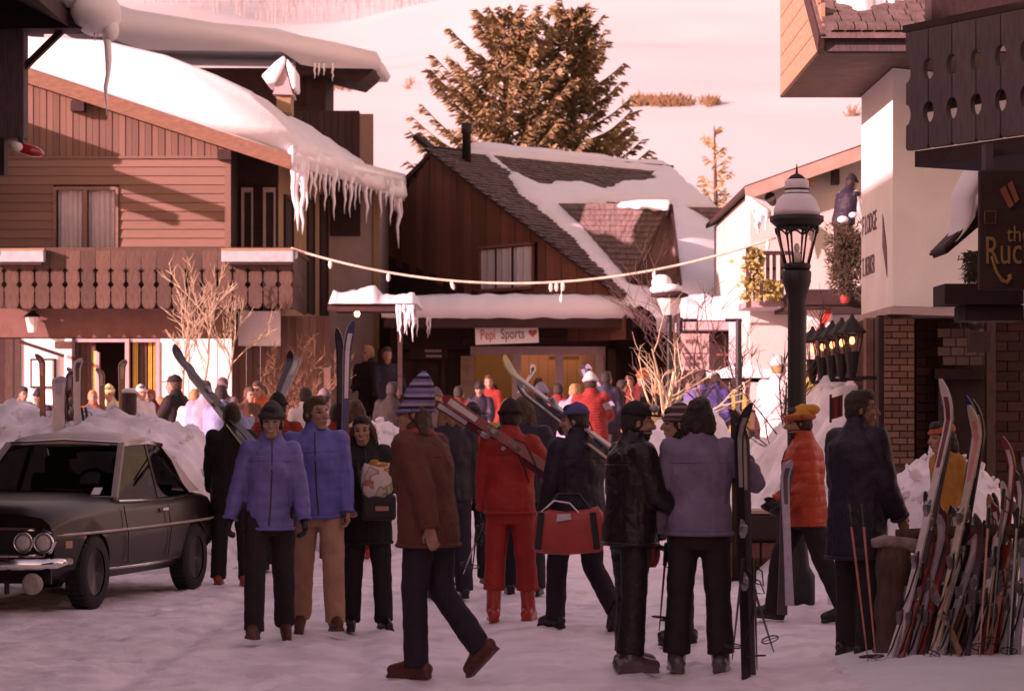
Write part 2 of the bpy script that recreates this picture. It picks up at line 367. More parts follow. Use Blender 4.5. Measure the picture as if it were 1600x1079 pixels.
# ------------------------------------------------------------------ left: the hotel with the carved balcony
HT = thing('alpine_hotel', 'two storey timber hotel with carved balcony and icicles under deep roof snow', 'building', (-6.9, 46.3, .6))
YF, YB, YR = 46.3, 45.45, 46.0
x0, x1 = PX(-60, YF), PX(360, YF)
b = MB()                                                   # carcass wall behind the boards
wl, wr, wt, wb = PX(88, YF), PX(181, YF), PZ(297, YF), PZ(388, YF)
b.bb(x0 - 3, wl, YF + .03, YF + .25, 3.3, 8.4); b.bb(wr, x1, YF + .03, YF + .25, 3.3, PZ(190, YF)); b.bb(wl, wr, YF + .03, YF + .25, wt, 8.0); b.bb(wl, wr, YF + .03, YF + .25, 3.3, wb)
b.bb(x1 - .25, x1, YF + .26, 47.6, 3.3, PZ(215, YF))
b.build('wall', BROWN, HT)
rows = np.linspace(PZ(247, YF), PZ(400, YF), 12)           # horizontal siding, board by board
for i in range(11):
    z = (rows[i] + rows[i + 1]) / 2; h = rows[i] - rows[i + 1]; tilt = (R(-9), 0, 0)
    if rows[i] > wb and rows[i + 1] < wt:
        piece('siding_board', SIDING, HT, ((x0 + wl - .05) / 2, YF, z), (wl - .05 - x0, .025, h * .98), tilt)
        piece('siding_board', SIDING, HT, ((wr + .06 + x1 - .1) / 2, YF, z), (x1 - .1 - wr - .06, .025, h * .98), tilt)
    else: piece('siding_board', SIDING, HT, ((x0 + x1 - .1) / 2, YF, z), (x1 - .1 - x0, .025, h * .98), tilt)
def rake(px): return lerp(105, 240, (px - 40) / 410)       # photo row of the fascia's upper edge
for i in range(38):                                        # upright boards of the gable
    pa = -30 + i * 10.28; xa = PX(pa, YF); xb = PX(pa + 10.28, YF)
    zt = PZ(rake(pa + 5) + 14, YF); zb = PZ(244, YF)
    piece('gable_board', VBOARD, HT, ((xa + xb) / 2, YF - .012 * (i % 2), (zt + zb) / 2), (xb - xa - .008, .03, zt - zb))
piece('corner_board', SIDING, HT, (x1 - .045, YF - .015, (PZ(215, YF) + PZ(392, YF)) / 2), (.11, .06, PZ(225, YF) - PZ(392, YF)))
piece('trim_board', SIDING, HT, ((x0 + x1) / 2, YF - .03, PZ(246, YF)), (x1 - x0, .03, .045))
# upper window with curtains
wf = MB()
for (a, c) in ((wl - .05, wl), (wr, wr + .05)): wf.bb(a, c, YF - .05, YF + .05, wb - .05, wt + .05)
wf.bb(wl, wr, YF - .05, YF + .05, wt, wt + .06); wf.bb(wl, wr, YF - .05, YF + .06, wb - .06, wb); wf.bb((wl + wr) / 2 - .05, (wl + wr) / 2 + .02, YF - .04, YF + .05, wb, wt)
wn = wf.build('window', SIDING, HT)
MB().bb(wl, wr, YF + .02, YF + .025, wb, wt).build('pane', GLASSM, wn)
def curtain(parent, xa, xb, y, za, zb, folds, m, amp=.03):
    c = MB(); n = folds * 6
    c.grid(lambda u, v: (lerp(xa, xb, u), y + amp * math.sin(u * folds * 2 * math.pi) * (.5 + .5 * v) + .01 * math.sin(u * 31), lerp(zb, za, v)), n + 1, 4)
    return c.build('curtain', m, parent, True, fixn=False)
curtain(wn, wl + .02, wl + .46, YF + .1, wb, wt, 5, CURT); curtain(wn, wl + .57, wr - .02, YF + .1, wb, wt, 5, CURT)
MB().bb(wl - .3, wr + .3, YF + 1.2, YF + 1.3, wb - .5, wt + .5).build('room_back', BLACKW, wn)
# recessed corner wall and side walls
xc = PX(435, 47.6)
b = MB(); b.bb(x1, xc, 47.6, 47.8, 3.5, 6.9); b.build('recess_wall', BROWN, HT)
for i in range(13): piece('siding_board', BROWN, HT, ((x1 + xc) / 2, 47.58, 3.95 + i * .16), (xc - x1, .025, .157), (R(-9), 0, 0))  # same siding in darker brown: the recess shade is in the colour
for (pa, pb) in ((377, 395), (411, 430)):
    d = MB(); a, c = PX(pa, 47.5), PX(pb, 47.5); d.bb(a, a + .05, 47.5, 47.57, 3.6, PZ(293, 47.5)); d.bb(a + .05, c, 47.5, 47.57, PZ(300, 47.5), PZ(293, 47.5)); d.bb(c - .03, c, 47.5, 47.57, 3.6, PZ(300, 47.5))
    w = d.build('balcony_door', MAUVE, HT); MB().bb(a + .05, c - .03, 47.53, 47.545, 3.6, PZ(300, 47.5)).build('pane', BLACKW, w)
s0, s1 = Vector((xc, 47.62, 0)), Vector((PX(515, 54), 54, 0)); sd = (s1 - s0); sn = Vector((sd.y, -sd.x, 0)).normalized()
b = MB(); b.prism([s0 + Vector((0, 0, .5)), s1 + Vector((0, 0, .5)), s1 + Vector((0, 0, 6.9)), s0 + Vector((0, 0, 6.7))], -sn * .2); b.build('side_wall', TANPL, HT)  # warm bounced light on this wall is put into its tan
for (pa, pb) in ((443, 456), (479, 489), (499, 510)):
    def onw(px): 
        k = (px - 800) / F; t = (k * s0.y - s0.x) / (sd.x - k * sd.y); return s0 + sd * t
    a, c = onw(pa), onw(pb); zt, zb = PZ(310, a.y), 3.7
    f = MB(); up = Vector((0, 0, 1)); e = sn * .05; dd = (c - a).normalized()
    f.prism([a + up * zb, a + dd * .07 + up * zb, a + dd * .07 + up * zt, a + up * zt], e); f.prism([c - dd * .07 + up * zb, c + up * zb, c + up * zt, c - dd * .07 + up * zt], e); f.prism([a + up * (zt + .002), c + up * (zt + .002), c + up * (zt + .08), a + up * (zt + .08)], e)
    w = f.build('side_window', BROWN, HT); MB().prism([a + up * zb, c + up * zb, c + up * zt, a + up * zt], sn * .015).build('pane', BLACKW, w)
# rear wing in shade, its window, and the tower behind
xa, xb = PX(512, 54), PX(592, 54)
MB().bb(xa, xb, 54, 60, .7, 6.9).build('rear_wing', PINKPL, HT)
f = MB(); f.bb(PX(516, 53.95), PX(563, 53.95), 53.94, 53.99, PZ(369, 54), PZ(305, 54)); f.build('rear_window', BLACKW, HT)
f = MB(); f.bb(xb - .12, xb + .01, 53.96, 53.995, .7, 6.85); f.build('corner_board', TANPL, HT)
MB().bb(PX(462, 53.6), PX(509, 53.6), 53.6, 56, 6.5, PZ(92, 53.6)).build('tower', BROWN, HT)
f = MB(); f.bb(PX(464, 53.58), PX(476, 53.58), 53.57, 53.6, PZ(165, 53.6), PZ(112, 53.6)); f.build('tower_slit', BLACKW, HT)
t = MB(); t.bb(PX(455, 53.1), PX(561, 53.1), 53.1, 54.6, 6.2, PZ(173, 53.1)); t.build('roof_housing', BROWN, HT)
for i in range(9):
    p = 463 + i * 10.9; piece('housing_board', BROWN, HT, (PX(p + 5.4, 53.06), 53.07, (6.3 + PZ(176, 53.07)) / 2), (.135, .03, PZ(176, 53.07) - 6.3))
piece('housing_lit_side', SIDING, HT, (PX(573, 53), 53.05, (6.3 + PZ(178, 53)) / 2), (.27, .1, PZ(178, 53) - 6.3))  # sunlit side of the housing, put in as a lighter board
t = MB(); t.prism([P(508, 100, 53), P(586, 101, 53), P(581, 112, 53), P(561, 129, 53), P(508, 116, 53)], (0, 2.5, .1)); t.prism([P(462, 88, 52.99), P(509, 92, 52.99), P(509, 116, 52.99), P(462, 118, 52.99)], (0, .55, 0)); t.build('tower_soffit', BROWN, HT)
# roof slab, fascia, snow
A0, C0 = P(452, 244, YR), P(-260, rake(-260) + 4, YR); SW = P(629, 287, 54.5) - A0
b = MB(); b.prism([C0, A0, A0 + SW, C0 + SW], (0, 0, -.14)); b.build('roof', BROWN, HT)
b = MB(); p = [C0 + Vector((0, -.04, .03)), A0 + Vector((.03, -.04, .03)), A0 + Vector((.03, -.04, -.24)), C0 + Vector((0, -.04, -.24))]; b.prism(p, (0, .06, 0)); b.build('fascia', FASCIA, HT)
b = MB(); b.bar(A0 + Vector((.02, .05, -.02)), A0 + SW, .06, .2); b.build('eave_board', FASCIA, HT)
b = MB()                                                    # purlin ends under the fascia
for px in (350, 120): b.bb(PX(px, YR) - .12, PX(px, YR) + .12, YR + .03, YF + .02, PZ(rake(px) + 26, YR) - .18, PZ(rake(px) + 26, YR)); b.build('purlin_end', BROWN, HT); b = MB()
# snow: a profile swept along the eave
topx = [-260, -150, 40, 150, 250, 330, 385, 420, 446, 458, 463, 458, 452]
topy = [-25, 5, 52, 60, 82, 114, 142, 170, 197, 216, 232, 240, 243]
fullx = topx + [300, 40, -260]; fully = topy + [rake(300) - 1, rake(40) - 1, rake(-260) - 1]
prof = [P(a, c, YR - .02) for a, c in zip(fullx, fully)]
bev = []
cen = P(100, 70, YR)
rings = []
NS = 26
for i in range(NS + 1):
    t = i / NS; ring = []
    for j, q in enumerate(prof):
        k = .0
        if j < len(topx): k = .10 * fbm(q.x * 1.1, t * 9, 3) + .04 * fbm(q.x * 3, t * 22, 1)
        z = q.z + k * (1 if 1 < j < 10 else .4) - t * (.42 if 2 < j < 9 else .12)
        y = q.y + SW.y * t
        if i == 0 and 1 < j < 11: y += .22; z -= .05
        ring.append((q.x + SW.x * t + (.12 * fbm(t * 8, j * .3, 2) if 7 < j < 12 else 0), y, z))
    if i == 0: rings.append([(c[0] * .995 + cen.x * .005, c[1] - .0, c[2]) for c in ring])
    rings.append([tuple(c) if i else (c[0], prof[j].y + .04 + (.10 if 1 < j < 11 else 0), c[2]) for j, c in enumerate(ring)])
b = MB(); b.loft(rings[1:]); snow = b.build('roof_snow', ROOFSNOW, HT, True)
b = MB()                                                    # upper roof's snow
up_b = [(60, 30), (150, 50), (220, 73), (440, 77), (468, 96), (500, 103), (588, 103)]; up_t = [(593, 92), (586, 80), (572, 75), (520, 66), (470, 52), (430, 45), (330, 33), (200, 10), (120, -18), (60, -25)]
pr = [P(a, c, 52.4) for a, c in up_b + up_t]; rings = []
for i in range(15):
    t = i / 14; rings.append([(q.x + .04 * fbm(q.x * 2, t * 5), q.y + 4.6 * t - (.0 if i else -.12), q.z + .05 * fbm(q.x * 1.5, t * 6, 4) - (.03 if i == 0 else 0) + .25 * t) for q in pr])
b.loft(rings); up = b.build('upper_roof_snow', ROOFSNOW, HT, True)
for px in (492, 498, 506, 520, 455): icicle(up, P(px, 99, 52.5), random.uniform(.15, .42), .03)
# snow-capped gablet vent
g = MB(); g.prism([P(426, 147, 47.4), P(457, 148, 47.4), P(444, 98, 47.4)], (0, .9, 0)); vt = g.build('gablet_vent', MAUVE, HT)
g = MB(); g.bb(PX(432, 47.5), PX(454, 47.5), 47.5, 48.2, PZ(175, 47.5), PZ(147, 47.5)); g.build('vent_shaft', TANPL, vt)
g = MB(); g.prism([P(408, 118, 47.3), P(430, 96, 47.3), P(444, 86, 47.3), P(447, 96, 47.3), P(430, 130, 47.3), P(418, 132, 47.3)], (0, .95, 0)); g.prism([P(448, 90, 47.32), P(462, 108, 47.32), P(463, 138, 47.32), P(457, 140, 47.32), P(447, 102, 47.32)], (0, .9, 0)); g.build('vent_snow', ROOFSNOW, vt, bevel=.05)
# icicles along the eave
def eave(t, dz=0): q = A0 + SW * t; return q + Vector((.03, -.02, dz))
for (px, tip, r) in ((458, 345, .06), (463, 362, .08), (470, 366, .075), (476, 330, .05), (483, 312, .045), (490, 318, .05), (497, 300, .04), (505, 330, .05), (512, 306, .04), (520, 345, .06), (527, 300, .04), (536, 335, .05), (545, 340, .055), (553, 328, .045), (560, 318, .04), (570, 349, .06), (578, 320, .045), (586, 306, .04), (592, 340, .05), (600, 322, .045), (608, 352, .06), (615, 330, .05), (621, 388, .085), (626, 340, .05), (466, 300, .06), (539, 305, .04), (565, 300, .04), (604, 310, .04), (630, 315, .04), (549, 300, .04), (517, 300, .04)):
    t = (px - 452) / 177.; k = (px - 800) / F; t = (k * A0.y - A0.x) / (SW.x - k * SW.y)
    q = eave(t, .02); icicle(snow, q, max(.15, q.z - PZ(tip, q.y)), r * 1.1)
b = MB(); rr = []                                           # the frozen curtain the icicles grow from
for i in range(60):
    t = i / 59; q = eave(t); d = .16 + .10 * abs(fbm(t * 22, 3)) + .1 * t; rr.append([q + Vector((.03, -.02, .2)), q + Vector((.05, -.04, .04)), q + Vector((.03, -.02, -d)), q + Vector((-.04, .03, -d * .9)), q + Vector((-.06, .05, .1))])
b.loft(rr); b.build('ice_curtain', ICE, snow, True)
# balcony: every slat with its carved notches
BT, BBm = PZ(392, YB), PZ(482, YB)
bal = MB(); bl, br = PX(-40, YB), PX(459, YB)
bal.bb(bl, br, YB - .03, YB + .06, BT - .02, BT + .06); bal.bb(bl, br, YB + .03, YB + .08, BT - .42, BT - .34); bal.bb(bl, br, YB + .03, YB + .1, BBm + .12, BBm + .22)
bal.bb(bl, br, YB + .1, 47.55, BBm + .24, BBm + .36)
BAL = bal.build('balcony', BALC, HT)
def slat(w, h, m):
    """half outline: carved notches at two heights, a slit below, a rounded foot"""
    k = ('slat', round(w, 3), round(h, 3), m.name)
    if k in UNIT: return UNIT[k]
    e = w / 2; L = [(e - .004, h), (e - .004, h * .72), (e - .02, h * .69), (e - .055, h * .655), (e - .02, h * .62), (e - .016, h * .47), (e - .05, h * .43), (e - .05, h * .40), (e - .014, h * .36), (e - .012, h * .10), (e - .035, h * .03), (e - .075, 0)]
    out = [(x, z) for x, z in L] + [(-x, z) for x, z in L[::-1]]
    UNIT[k] = MB().prism([(x, -.015, z - h / 2) for x, z in out], (0, .03, 0)).mesh('slat', m); return UNIT[k]
n = 21; sw_ = (br - bl) / n
for i in range(n):
    xx = bl + (i + .5) * sw_; link('slat', slat(sw_, BT - BBm, BALC), BAL, Vector((xx, YB - .05, (BT + BBm) / 2)) - org(BAL))
for i in range(10):                                         # the short side of the balcony
    q = Vector((br - .02, YB + .12 + i * .3, (BT + BBm) / 2)); o = link('slat', slat(.29, BT - BBm, BALC), BAL, q - org(BAL)); o.rotation_euler = (0, 0, R(90))
MB().bb(br - .06, br + .02, YB + .06, 48.6, BT, BT + .07).build('side_rail', BALC, BAL)
for (pa, pb) in ((-20, 68), (346, 458)):                    # pale blue flower boxes with snow
    f = MB(); y0 = YB - .30; f.bb(PX(pa, y0), PX(pb, y0), y0, y0 + .22, PZ(409, y0), PZ(390, y0)); fb = f.build('flower_box', BLUEBOX, HT, bevel=.01)
    f = MB(); f.bb(PX(pa, y0) - .01, PX(pb, y0) + .01, y0 - .015, y0 + .235, PZ(391, y0) + .002, PZ(388, y0)); f.build('box_rim', TANPL, fb)
    f = MB(); f.bb(PX(pa + 6, y0), PX(pb - 4, y0), y0 + .03, y0 + .2, PZ(413, y0), PZ(409.4, y0)); f.build('box_bracket', BROWN, fb)
# underside wall band and the ground floor
gx0, gx1 = PX(-60, YF), PX(362, YF)
b = MB(); b.bb(gx0, gx1, YF, YF + .2, PZ(527, YF) - .0, 3.6); b.build('wall_band', mat('wall_band_plaster', (.17, .085, .068), .85, .15, 4, .3, 30), HT)
zd = PZ(529, YF)
def wpanel(name, pa, pb, m, y=YF, zt=zd, zb=.4, d=.12): return MB().bb(PX(pa, y), PX(pb, y), y, y + d, zb, zt).build(name, m, HT)
wpanel('wall_panel', 32, 112, WHITEPL); wpanel('door_post', 112, 117, BROWN, YF - .05); wpanel('wall_panel', -60, 8, BROWN); wpanel('door_post', 8, 32, BALC, YF - .04)
for i in range(5):
    pa = 250 + i * 22.4; wpanel('white_board', pa + .4, pa + 22.0, WHITEP, YF - .01 * (i % 2) - .03)
wpanel('wall_panel', 248, 362, BALC, YF + .03)
df = MB(); df.bb(PX(196, YF), PX(202, YF), YF - .06, YF + .1, .4, zd); df.bb(PX(150, YF), PX(155, YF), YF - .03, YF + .1, .4, PZ(550, YF)); df.bb(PX(117, YF), PX(250, YF), YF - .02, YF + .1, zd - .06, zd); df.bb(PX(244, YF), PX(250, YF), YF - .06, YF + .1, .4, zd - .06)
dr = df.build('terrace_door', MAUVE, HT); MB().bb(PX(117, YF), PX(248, YF), YF + 1.4, YF + 1.5, .3, 3.2).build('room_back', BLACKW, dr)
for i, (pa, pb) in enumerate(((120, 148), (206, 214), (216, 228), (230, 236), (238, 244))): curtain(dr, PX(pa, YF), PX(pb, YF), YF + .12, .8, zd - .05, 3 if i == 0 else 2, YELLOWC if i in (1, 3, 4) else BALC, .02)
curtain(dr, PX(145, YF), PX(150, YF), YF + .1, .8, PZ(548, YF), 1, YELLOWC, .02)
f = MB(); f.bb(PX(48, YF), PX(88, YF), YF - .05, YF - .012, PZ(606, YF), PZ(560, YF)); w = f.build('display_case', BLACKW, HT); MB().bb(PX(51, YF), PX(85, YF), YF - .06, YF - .052, PZ(603, YF), PZ(563, YF)).build('notice', WHITEP, w)
f = MB(); f.bb(PX(86, YF), PX(113, YF), YF - .03, YF - .004, PZ(544, YF), PZ(533, YF)); f.build('name_plate', BALC, HT)
f = MB(); f.bar(P(30, 533, YF - .5), P(100, 556, YF - .5), .05, .06); f.bb(PX(28, YF), PX(31, YF), YF - .5, YF - .45, .4, PZ(530, YF)); f.build('awning_frame', BROWN, HT)
# wall lantern
lt = MB(); y = YF - .25; c = P(50, 505, y); lt.lathe(c, [(.01, .24), (.16, .12), (.14, .11)], 6); lt.bb(c.x - .02, c.x + .02, y, YF, c.z + .2, c.z + .24); ln = lt.build('wall_lantern', IRON, HT)
MB().lathe(c, [(.07, -.16), (.12, .11)], 6).build('lantern_glass', mat('lantern_pane', (.75, .7, .62), .4), ln)
# board wall and lit sign panel on the corner
for i in range(14):
    pa = 363 + i * 11; xx = PX(pa + 5.5, 47.3); piece('wall_board', VBOARD, HT, (xx, 47.3 - .02 * (i % 2), (.4 + 3.5) / 2), (PX(11, 47.3) - PX(0, 47.3) - .006, .04, 3.1))
sp = MB(); sp.bb(PX(372, 46.9), PX(438, 46.9), 46.9, 46.96, PZ(540, 46.9), PZ(486, 46.9)); sg = sp.build('sign_panel', WHITEPL, HT)
# projecting upper bay, out of view, added with its beams to shadow the facade
b = MB(); b.bb(-13, -9.64, 44.76, YF + .02, 4.7, 7.05); b.build('shading_bay', SIDING, HT)
b = MB(); b.bb(-13.2, -9.6, 44.7, YF + .02, 7.053, 7.24); b.build('shading_bay_roof', FASCIA, HT)
for z0, z1, y0 in ((6.66, 6.92, 43.5), (6.3, 6.5, 44.05)): b = MB(); b.bb(-9.72, -9.6, y0, 44.757, z0, z1); b.build('shading_bay_beam', FASCIA, HT)
b = MB(); b.bb(-14, -9.8, YF + .3, 60, .4, 7.6); b.prism([(-14, YF + .3, 7.6), (-9.8, YF + .3, 7.6), (-14, YF + .3, 8.8)], (0, 13, 0)); b.bb(-9.8, -5.3, 47.9, 58, 3.4, 6.6); b.build('main_block', BROWN, HT)
b = MB(); b.bb(-18, -10.6, 46.9, 58, .4, 12.6); b.build('shading_block', BROWN, HT); b = MB(); b.bb(-10.4, PX(462, 53.7), 53.7, 57, 6.6, 8.95); b.build('upper_block', BROWN, HT)  # tall block added out of view to shade the ski shop roof
# canopy beside the hotel
cn = MB(); cn.bb(PX(512, 45.6), PX(641, 45.6), 45.6, 45.75, PZ(486, 45.6), PZ(474, 45.6)); cn.bb(PX(626, 45.7), PX(640, 45.7), 45.76, 48.5, PZ(486, 45.7), PZ(474, 45.7)); cn.bb(PX(512, 45.7), PX(626, 45.7), 45.76, 48.4, PZ(480, 45.7), PZ(475, 45.7))
CN = thing('entrance_canopy', 'low dark timber canopy loaded with snow between hotel and ski shop', 'canopy', (-2.5, 45.7, .6))
cn.build('canopy_frame', BROWN, CN)
MB().bb(PX(621, 45.7), PX(628, 45.7), 45.8, 45.9, .4, PZ(487, 45.7)).build('post', BLACKW, CN)
b = MB(); b.grid(lambda u, v: (lerp(PX(513, 45.5), PX(652, 45.5), u), lerp(45.5, 48.6, v), PZ(474, 45.5) + (0 if v in (0, 1) or u in (0, 1) else .27 + .10 * fbm(u * 6, v * 3, 8)) * (1 if u < .55 else .72)), 24, 10); cs = b.build('canopy_snow', ROOFSNOW, CN, True, fixn=False)
for px in (621, 625, 632, 636, 640, 645): icicle(cs, P(px, 476, 45.55), random.uniform(.25, .7), .035)
lb = MB(); lb.ell(P(558, 490, 46.2), (.05, .05, .06)); lb2 = lb.build('bulb', mat('lit_bulb', (1, .8, .5), emit=((1, .66, .3), 6)), CN, True)

# ------------------------------------------------------------------ centre: the ski shop
SH = thing('ski_shop', 'dark red timber ski shop with steep snowy shingle roof behind the street', 'building', (-.3, 53, .8))
PK = P(680, 233, 57); rv = Vector((.80, .60, -.02)).normalized(); gv = Vector((.60, -.80, 0)).normalized()      # ridge and gable directions
gn = Vector((-rv.x, -rv.y, 0)).normalized()
EK = unproj(980, 459, PK, gn)                               # lower end of the rake
sv = (EK - PK).normalized(); RN = rv.cross(sv).normalized()
if RN.z < 0: RN = -RN
SL = (EK - PK).length
def RP(px, py, off=0): return unproj(px, py, PK, RN) + RN * off
LE = unproj(600, 330, PK, gn)
b = MB(); zb = 3.2
q = [unproj(664, 245, PK, gn), unproj(605, 325, PK, gn), unproj(590, 345, PK, gn)]
out = [PK + Vector((0, 0, -.08)), EK + Vector((0, 0, -.1)), Vector((EK.x, EK.y, zb)), Vector((q[2].x - .3, q[2].y, zb)), q[2], q[1], q[0]]
b.prism([p + gn * -.05 for p in out], -gn * .2); b.build('gable_wall', BLACKW, SH)
# upright board-and-batten boards of the gable
uh = gv; wtot = (Vector((EK.x, EK.y, 0)) - Vector((q[2].x, q[2].y, 0))).length; base = Vector((q[2].x, q[2].y, 0)); nb = 34; bw = wtot / nb
def gtop(s):
    pts = [(0, q[2].z), ((Vector((q[1].x, q[1].y, 0)) - base).dot(uh), q[1].z), ((Vector((q[0].x, q[0].y, 0)) - base).dot(uh), q[0].z), ((Vector((PK.x, PK.y, 0)) - base).dot(uh), PK.z), (wtot, EK.z)]
    return float(np.interp(s, [a for a, _ in pts], [c for _, c in pts]))
ang = math.atan2(uh.y, uh.x)
WB0 = [unproj(754, 452, PK, gn), unproj(836, 384, PK, gn)]; ws0 = (WB0[0] - base).dot(uh); ws1 = (WB0[1] - base).dot(uh); wz0, wz1 = WB0[0].z, WB0[1].z
for i in range(nb):
    s = (i + .5) * bw; zt = gtop(s) - .12; c = base + uh * s + gn * (.012 + .012 * (i % 2))
    if ws0 - .05 < s < ws1 + .05:
        if zt > wz1 + .15: piece('wall_board', REDBOARD, SH, (c.x, c.y, (zt + wz1 + .08) / 2), (bw - .012, .03, zt - wz1 - .08), (0, 0, ang))
        piece('wall_board', REDBOARD, SH, (c.x, c.y, (zb + wz0) / 2), (bw - .012, .03, wz0 - zb), (0, 0, ang))
    else: piece('wall_board', REDBOARD, SH, (c.x, c.y, (zt + zb) / 2), (bw - .012, .03, max(.1, zt - zb)), (0, 0, ang))
gw = MB(); A_ = base + uh * ws0 + gn * .06; B_ = base + uh * ws1 + gn * .06; up = Vector((0, 0, 1))
gw.bar(A_ + up * (wz1 + .05), B_ + up * (wz1 + .05), .06, .1, gn); gw.bar(A_ + up * (wz0 - .04), B_ + up * (wz0 - .04), .06, .08, gn); gw.bar(A_ + up * wz0, A_ + up * wz1, .05, .05, gn); gw.bar(B_ + up * wz0, B_ + up * wz1, .05, .05, gn)
w = gw.build('gable_window', REDBOARD, SH)
c = MB(); ii = B_ - A_
c.grid(lambda u, v: A_ + ii * u + up * lerp(wz0, wz1, v) + gn * (-.012 + .015 * math.sin(u * 46)), 60, 2); c.build('curtain', CURT, w, True, fixn=False)
MB().prism([A_ + up * wz0, B_ + up * wz0, B_ + up * wz1, A_ + up * wz1], gn * .006).build('pane', GLASSM, w)
for k in (.31, .62): MB().bar(A_ + ii * k + up * wz0, A_ + ii * k + up * wz1, .035, .05, gn).build('mullion', BLACKW, w)
# the roof plane and its shingle courses
pol = [(672, 226), (1030, 262), (1110, 326), (1225, 400), (1260, 500), (1010, 505), (984, 464)]
rp = [RP(*p) for p in pol]
b = MB(); b.prism([p - RN * .02 for p in rp], -RN * .16); b.build('roof', BROWN, SH)
b = MB(); lp = PK + Vector((-.02, 0, .05)); b.prism([lp, q[1] + gn * .25 + Vector((0, 0, .1)), q[1] + gn * .25 - gn * 6 + Vector((0, 0, .1)), lp - gn * 7], (0, 0, -.12)); b.build('rear_roof', BROWN, SH)
b = MB(); b.bar(PK + gn * .16 + Vector((0, 0, -.02)), EK + gn * .16 + sv * .1 + Vector((0, 0, -.02)), .07, .24, gn); b.build('barge_board', BLACKW, SH)
b = MB(); b.bar(PK + gn * .12 + Vector((.12, 0, -.10)), unproj(657, 214, PK, gn) + gn * .12, .18, .1); b.build('ridge_horn', BLACKW, SH)
def uvof(p): d = p - PK; return d.dot(rv2), d.dot(sv)
rv2 = (rv - sv * rv.dot(sv)).normalized()
def plane(u, v, h=0): return PK + rv2 * u + sv * v + RN * h
uvp = np.array([uvof(p) for p in rp])
def inpoly(px, py, poly):
    r = False; n = len(poly); j = n - 1
    for i in range(n):
        if (poly[i][1] > py) != (poly[j][1] > py) and px < (poly[j][0] - poly[i][0]) * (py - poly[i][1]) / (poly[j][1] - poly[i][1] + 1e-12) + poly[i][0]: r = not r
        j = i
    return r
def sdist(pts, poly):
    """signed distance (inside +) of points to a polygon, numpy"""
    pts = np.asarray(pts); poly = np.asarray(poly); n = len(poly); d = np.full(len(pts), 1e9); ins = np.zeros(len(pts), bool)
    for i in range(n):
        a = poly[i]; c = poly[(i + 1) % n]; ab = c - a; t = np.clip(((pts - a) @ ab) / (ab @ ab + 1e-12), 0, 1)
        d = np.minimum(d, np.linalg.norm(pts - (a + t[:, None] * ab), axis=1))
        cond = ((a[1] > pts[:, 1]) != (c[1] > pts[:, 1])) & (pts[:, 0] < (c[0] - a[0]) * (pts[:, 1] - a[1]) / (c[1] - a[1] + 1e-12) + a[0]); ins ^= cond
    return np.where(ins, d, -d)
b = MB(); nv = int(uvp[:, 1].max() / .155)
for j in range(nv):                                         # real lapped courses, shingle by shingle, one part
    v = j * .155; u = -.35 + (j % 2) * .09
    while u < 8.6:
        wd = random.uniform(.13, .24)
        if inpoly(u + wd / 2, v, uvp - np.array([0, 0])) or (u < .2 and v < SL):
            h = .03 + random.uniform(0, .014); l = .2 + random.uniform(-.02, .025); g = .006
            vs_ = [plane(u + g, v - .03, .004), plane(u + wd - g, v - .03, .004), plane(u + wd - g, v + l - .03, h), plane(u + g, v + l - .03, h), plane(u + wd - g, v + l - .03, h - .022), plane(u + g, v + l - .03, h - .022)]
            b.add(vs_, [(0, 1, 2, 3), (3, 2, 4, 5)])
        u += wd
b.build('shingles', SHINGLE, SH, kind='stuff', fixn=False)
# snow lying on the roof plane: thick where it lies, stopping at a broken edge
snowpoly = [[(735, 222), (1035, 255), (1112, 322), (1228, 398), (1262, 502), (1008, 506), (975, 458), (935, 416), (890, 368), (845, 330), (812, 304), (795, 280), (800, 272), (782, 262), (752, 240), (735, 232)]]
holes = [[(765, 243), (850, 250), (915, 253), (985, 257), (1024, 266), (1020, 282), (995, 286), (968, 286), (945, 299), (905, 287), (868, 289), (842, 291), (818, 281), (796, 268)], [(868, 321), (1048, 317), (1060, 440), (985, 448), (952, 402), (945, 372), (915, 356), (893, 336)], [(1070, 327), (1190, 325), (1200, 378), (1118, 356), (1092, 340)]]
su = np.arange(-.3, 9.0, .07); sv_ = np.arange(-.35, uvp[:, 1].max() + .3, .07)
G = np.array([(a, c) for c in sv_ for a in su])
jit = np.array([(.09 * noise.noise(Vector((a * 2.2, c * 2.2, 0))) + .05 * noise.noise(Vector((a * 6, c * 6, 3))), .09 * noise.noise(Vector((a * 2.2, c * 2.2, 9))) + .05 * noise.noise(Vector((a * 6, c * 6, 13)))) for a, c in G])
D = sdist(G + jit, np.array([uvof(RP(*p)) for p in snowpoly[0]]))
for h in holes: D = np.minimum(D, -sdist(G + jit, np.array([uvof(RP(*p)) for p in h])))
H = np.where(D > 0, .05 + .13 * (1 - np.exp(-np.maximum(D, 0) / .16)), np.maximum(-.12, .06 + D * 4))
H = H + np.where(D > 0, np.array([.05 * noise.noise(Vector((a * .9, c * .9, 5))) for a, c in G]), 0)
b = MB(); nu = len(su)
vv = [plane(a, c, h) for (a, c), h in zip(G, H)]; keep = D > -.16
fs = [(j * nu + i, j * nu + i + 1, (j + 1) * nu + i + 1, (j + 1) * nu + i) for j in range(len(sv_) - 1) for i in range(nu - 1) if keep[j * nu + i] and keep[j * nu + i + 1] and keep[(j + 1) * nu + i] and keep[(j + 1) * nu + i + 1]]
b.add(vv, fs); b.build('roof_snow', ROOFSNOW, SH, True, fixn=False)
b = MB(); rg = []                                           # drift along the ridge
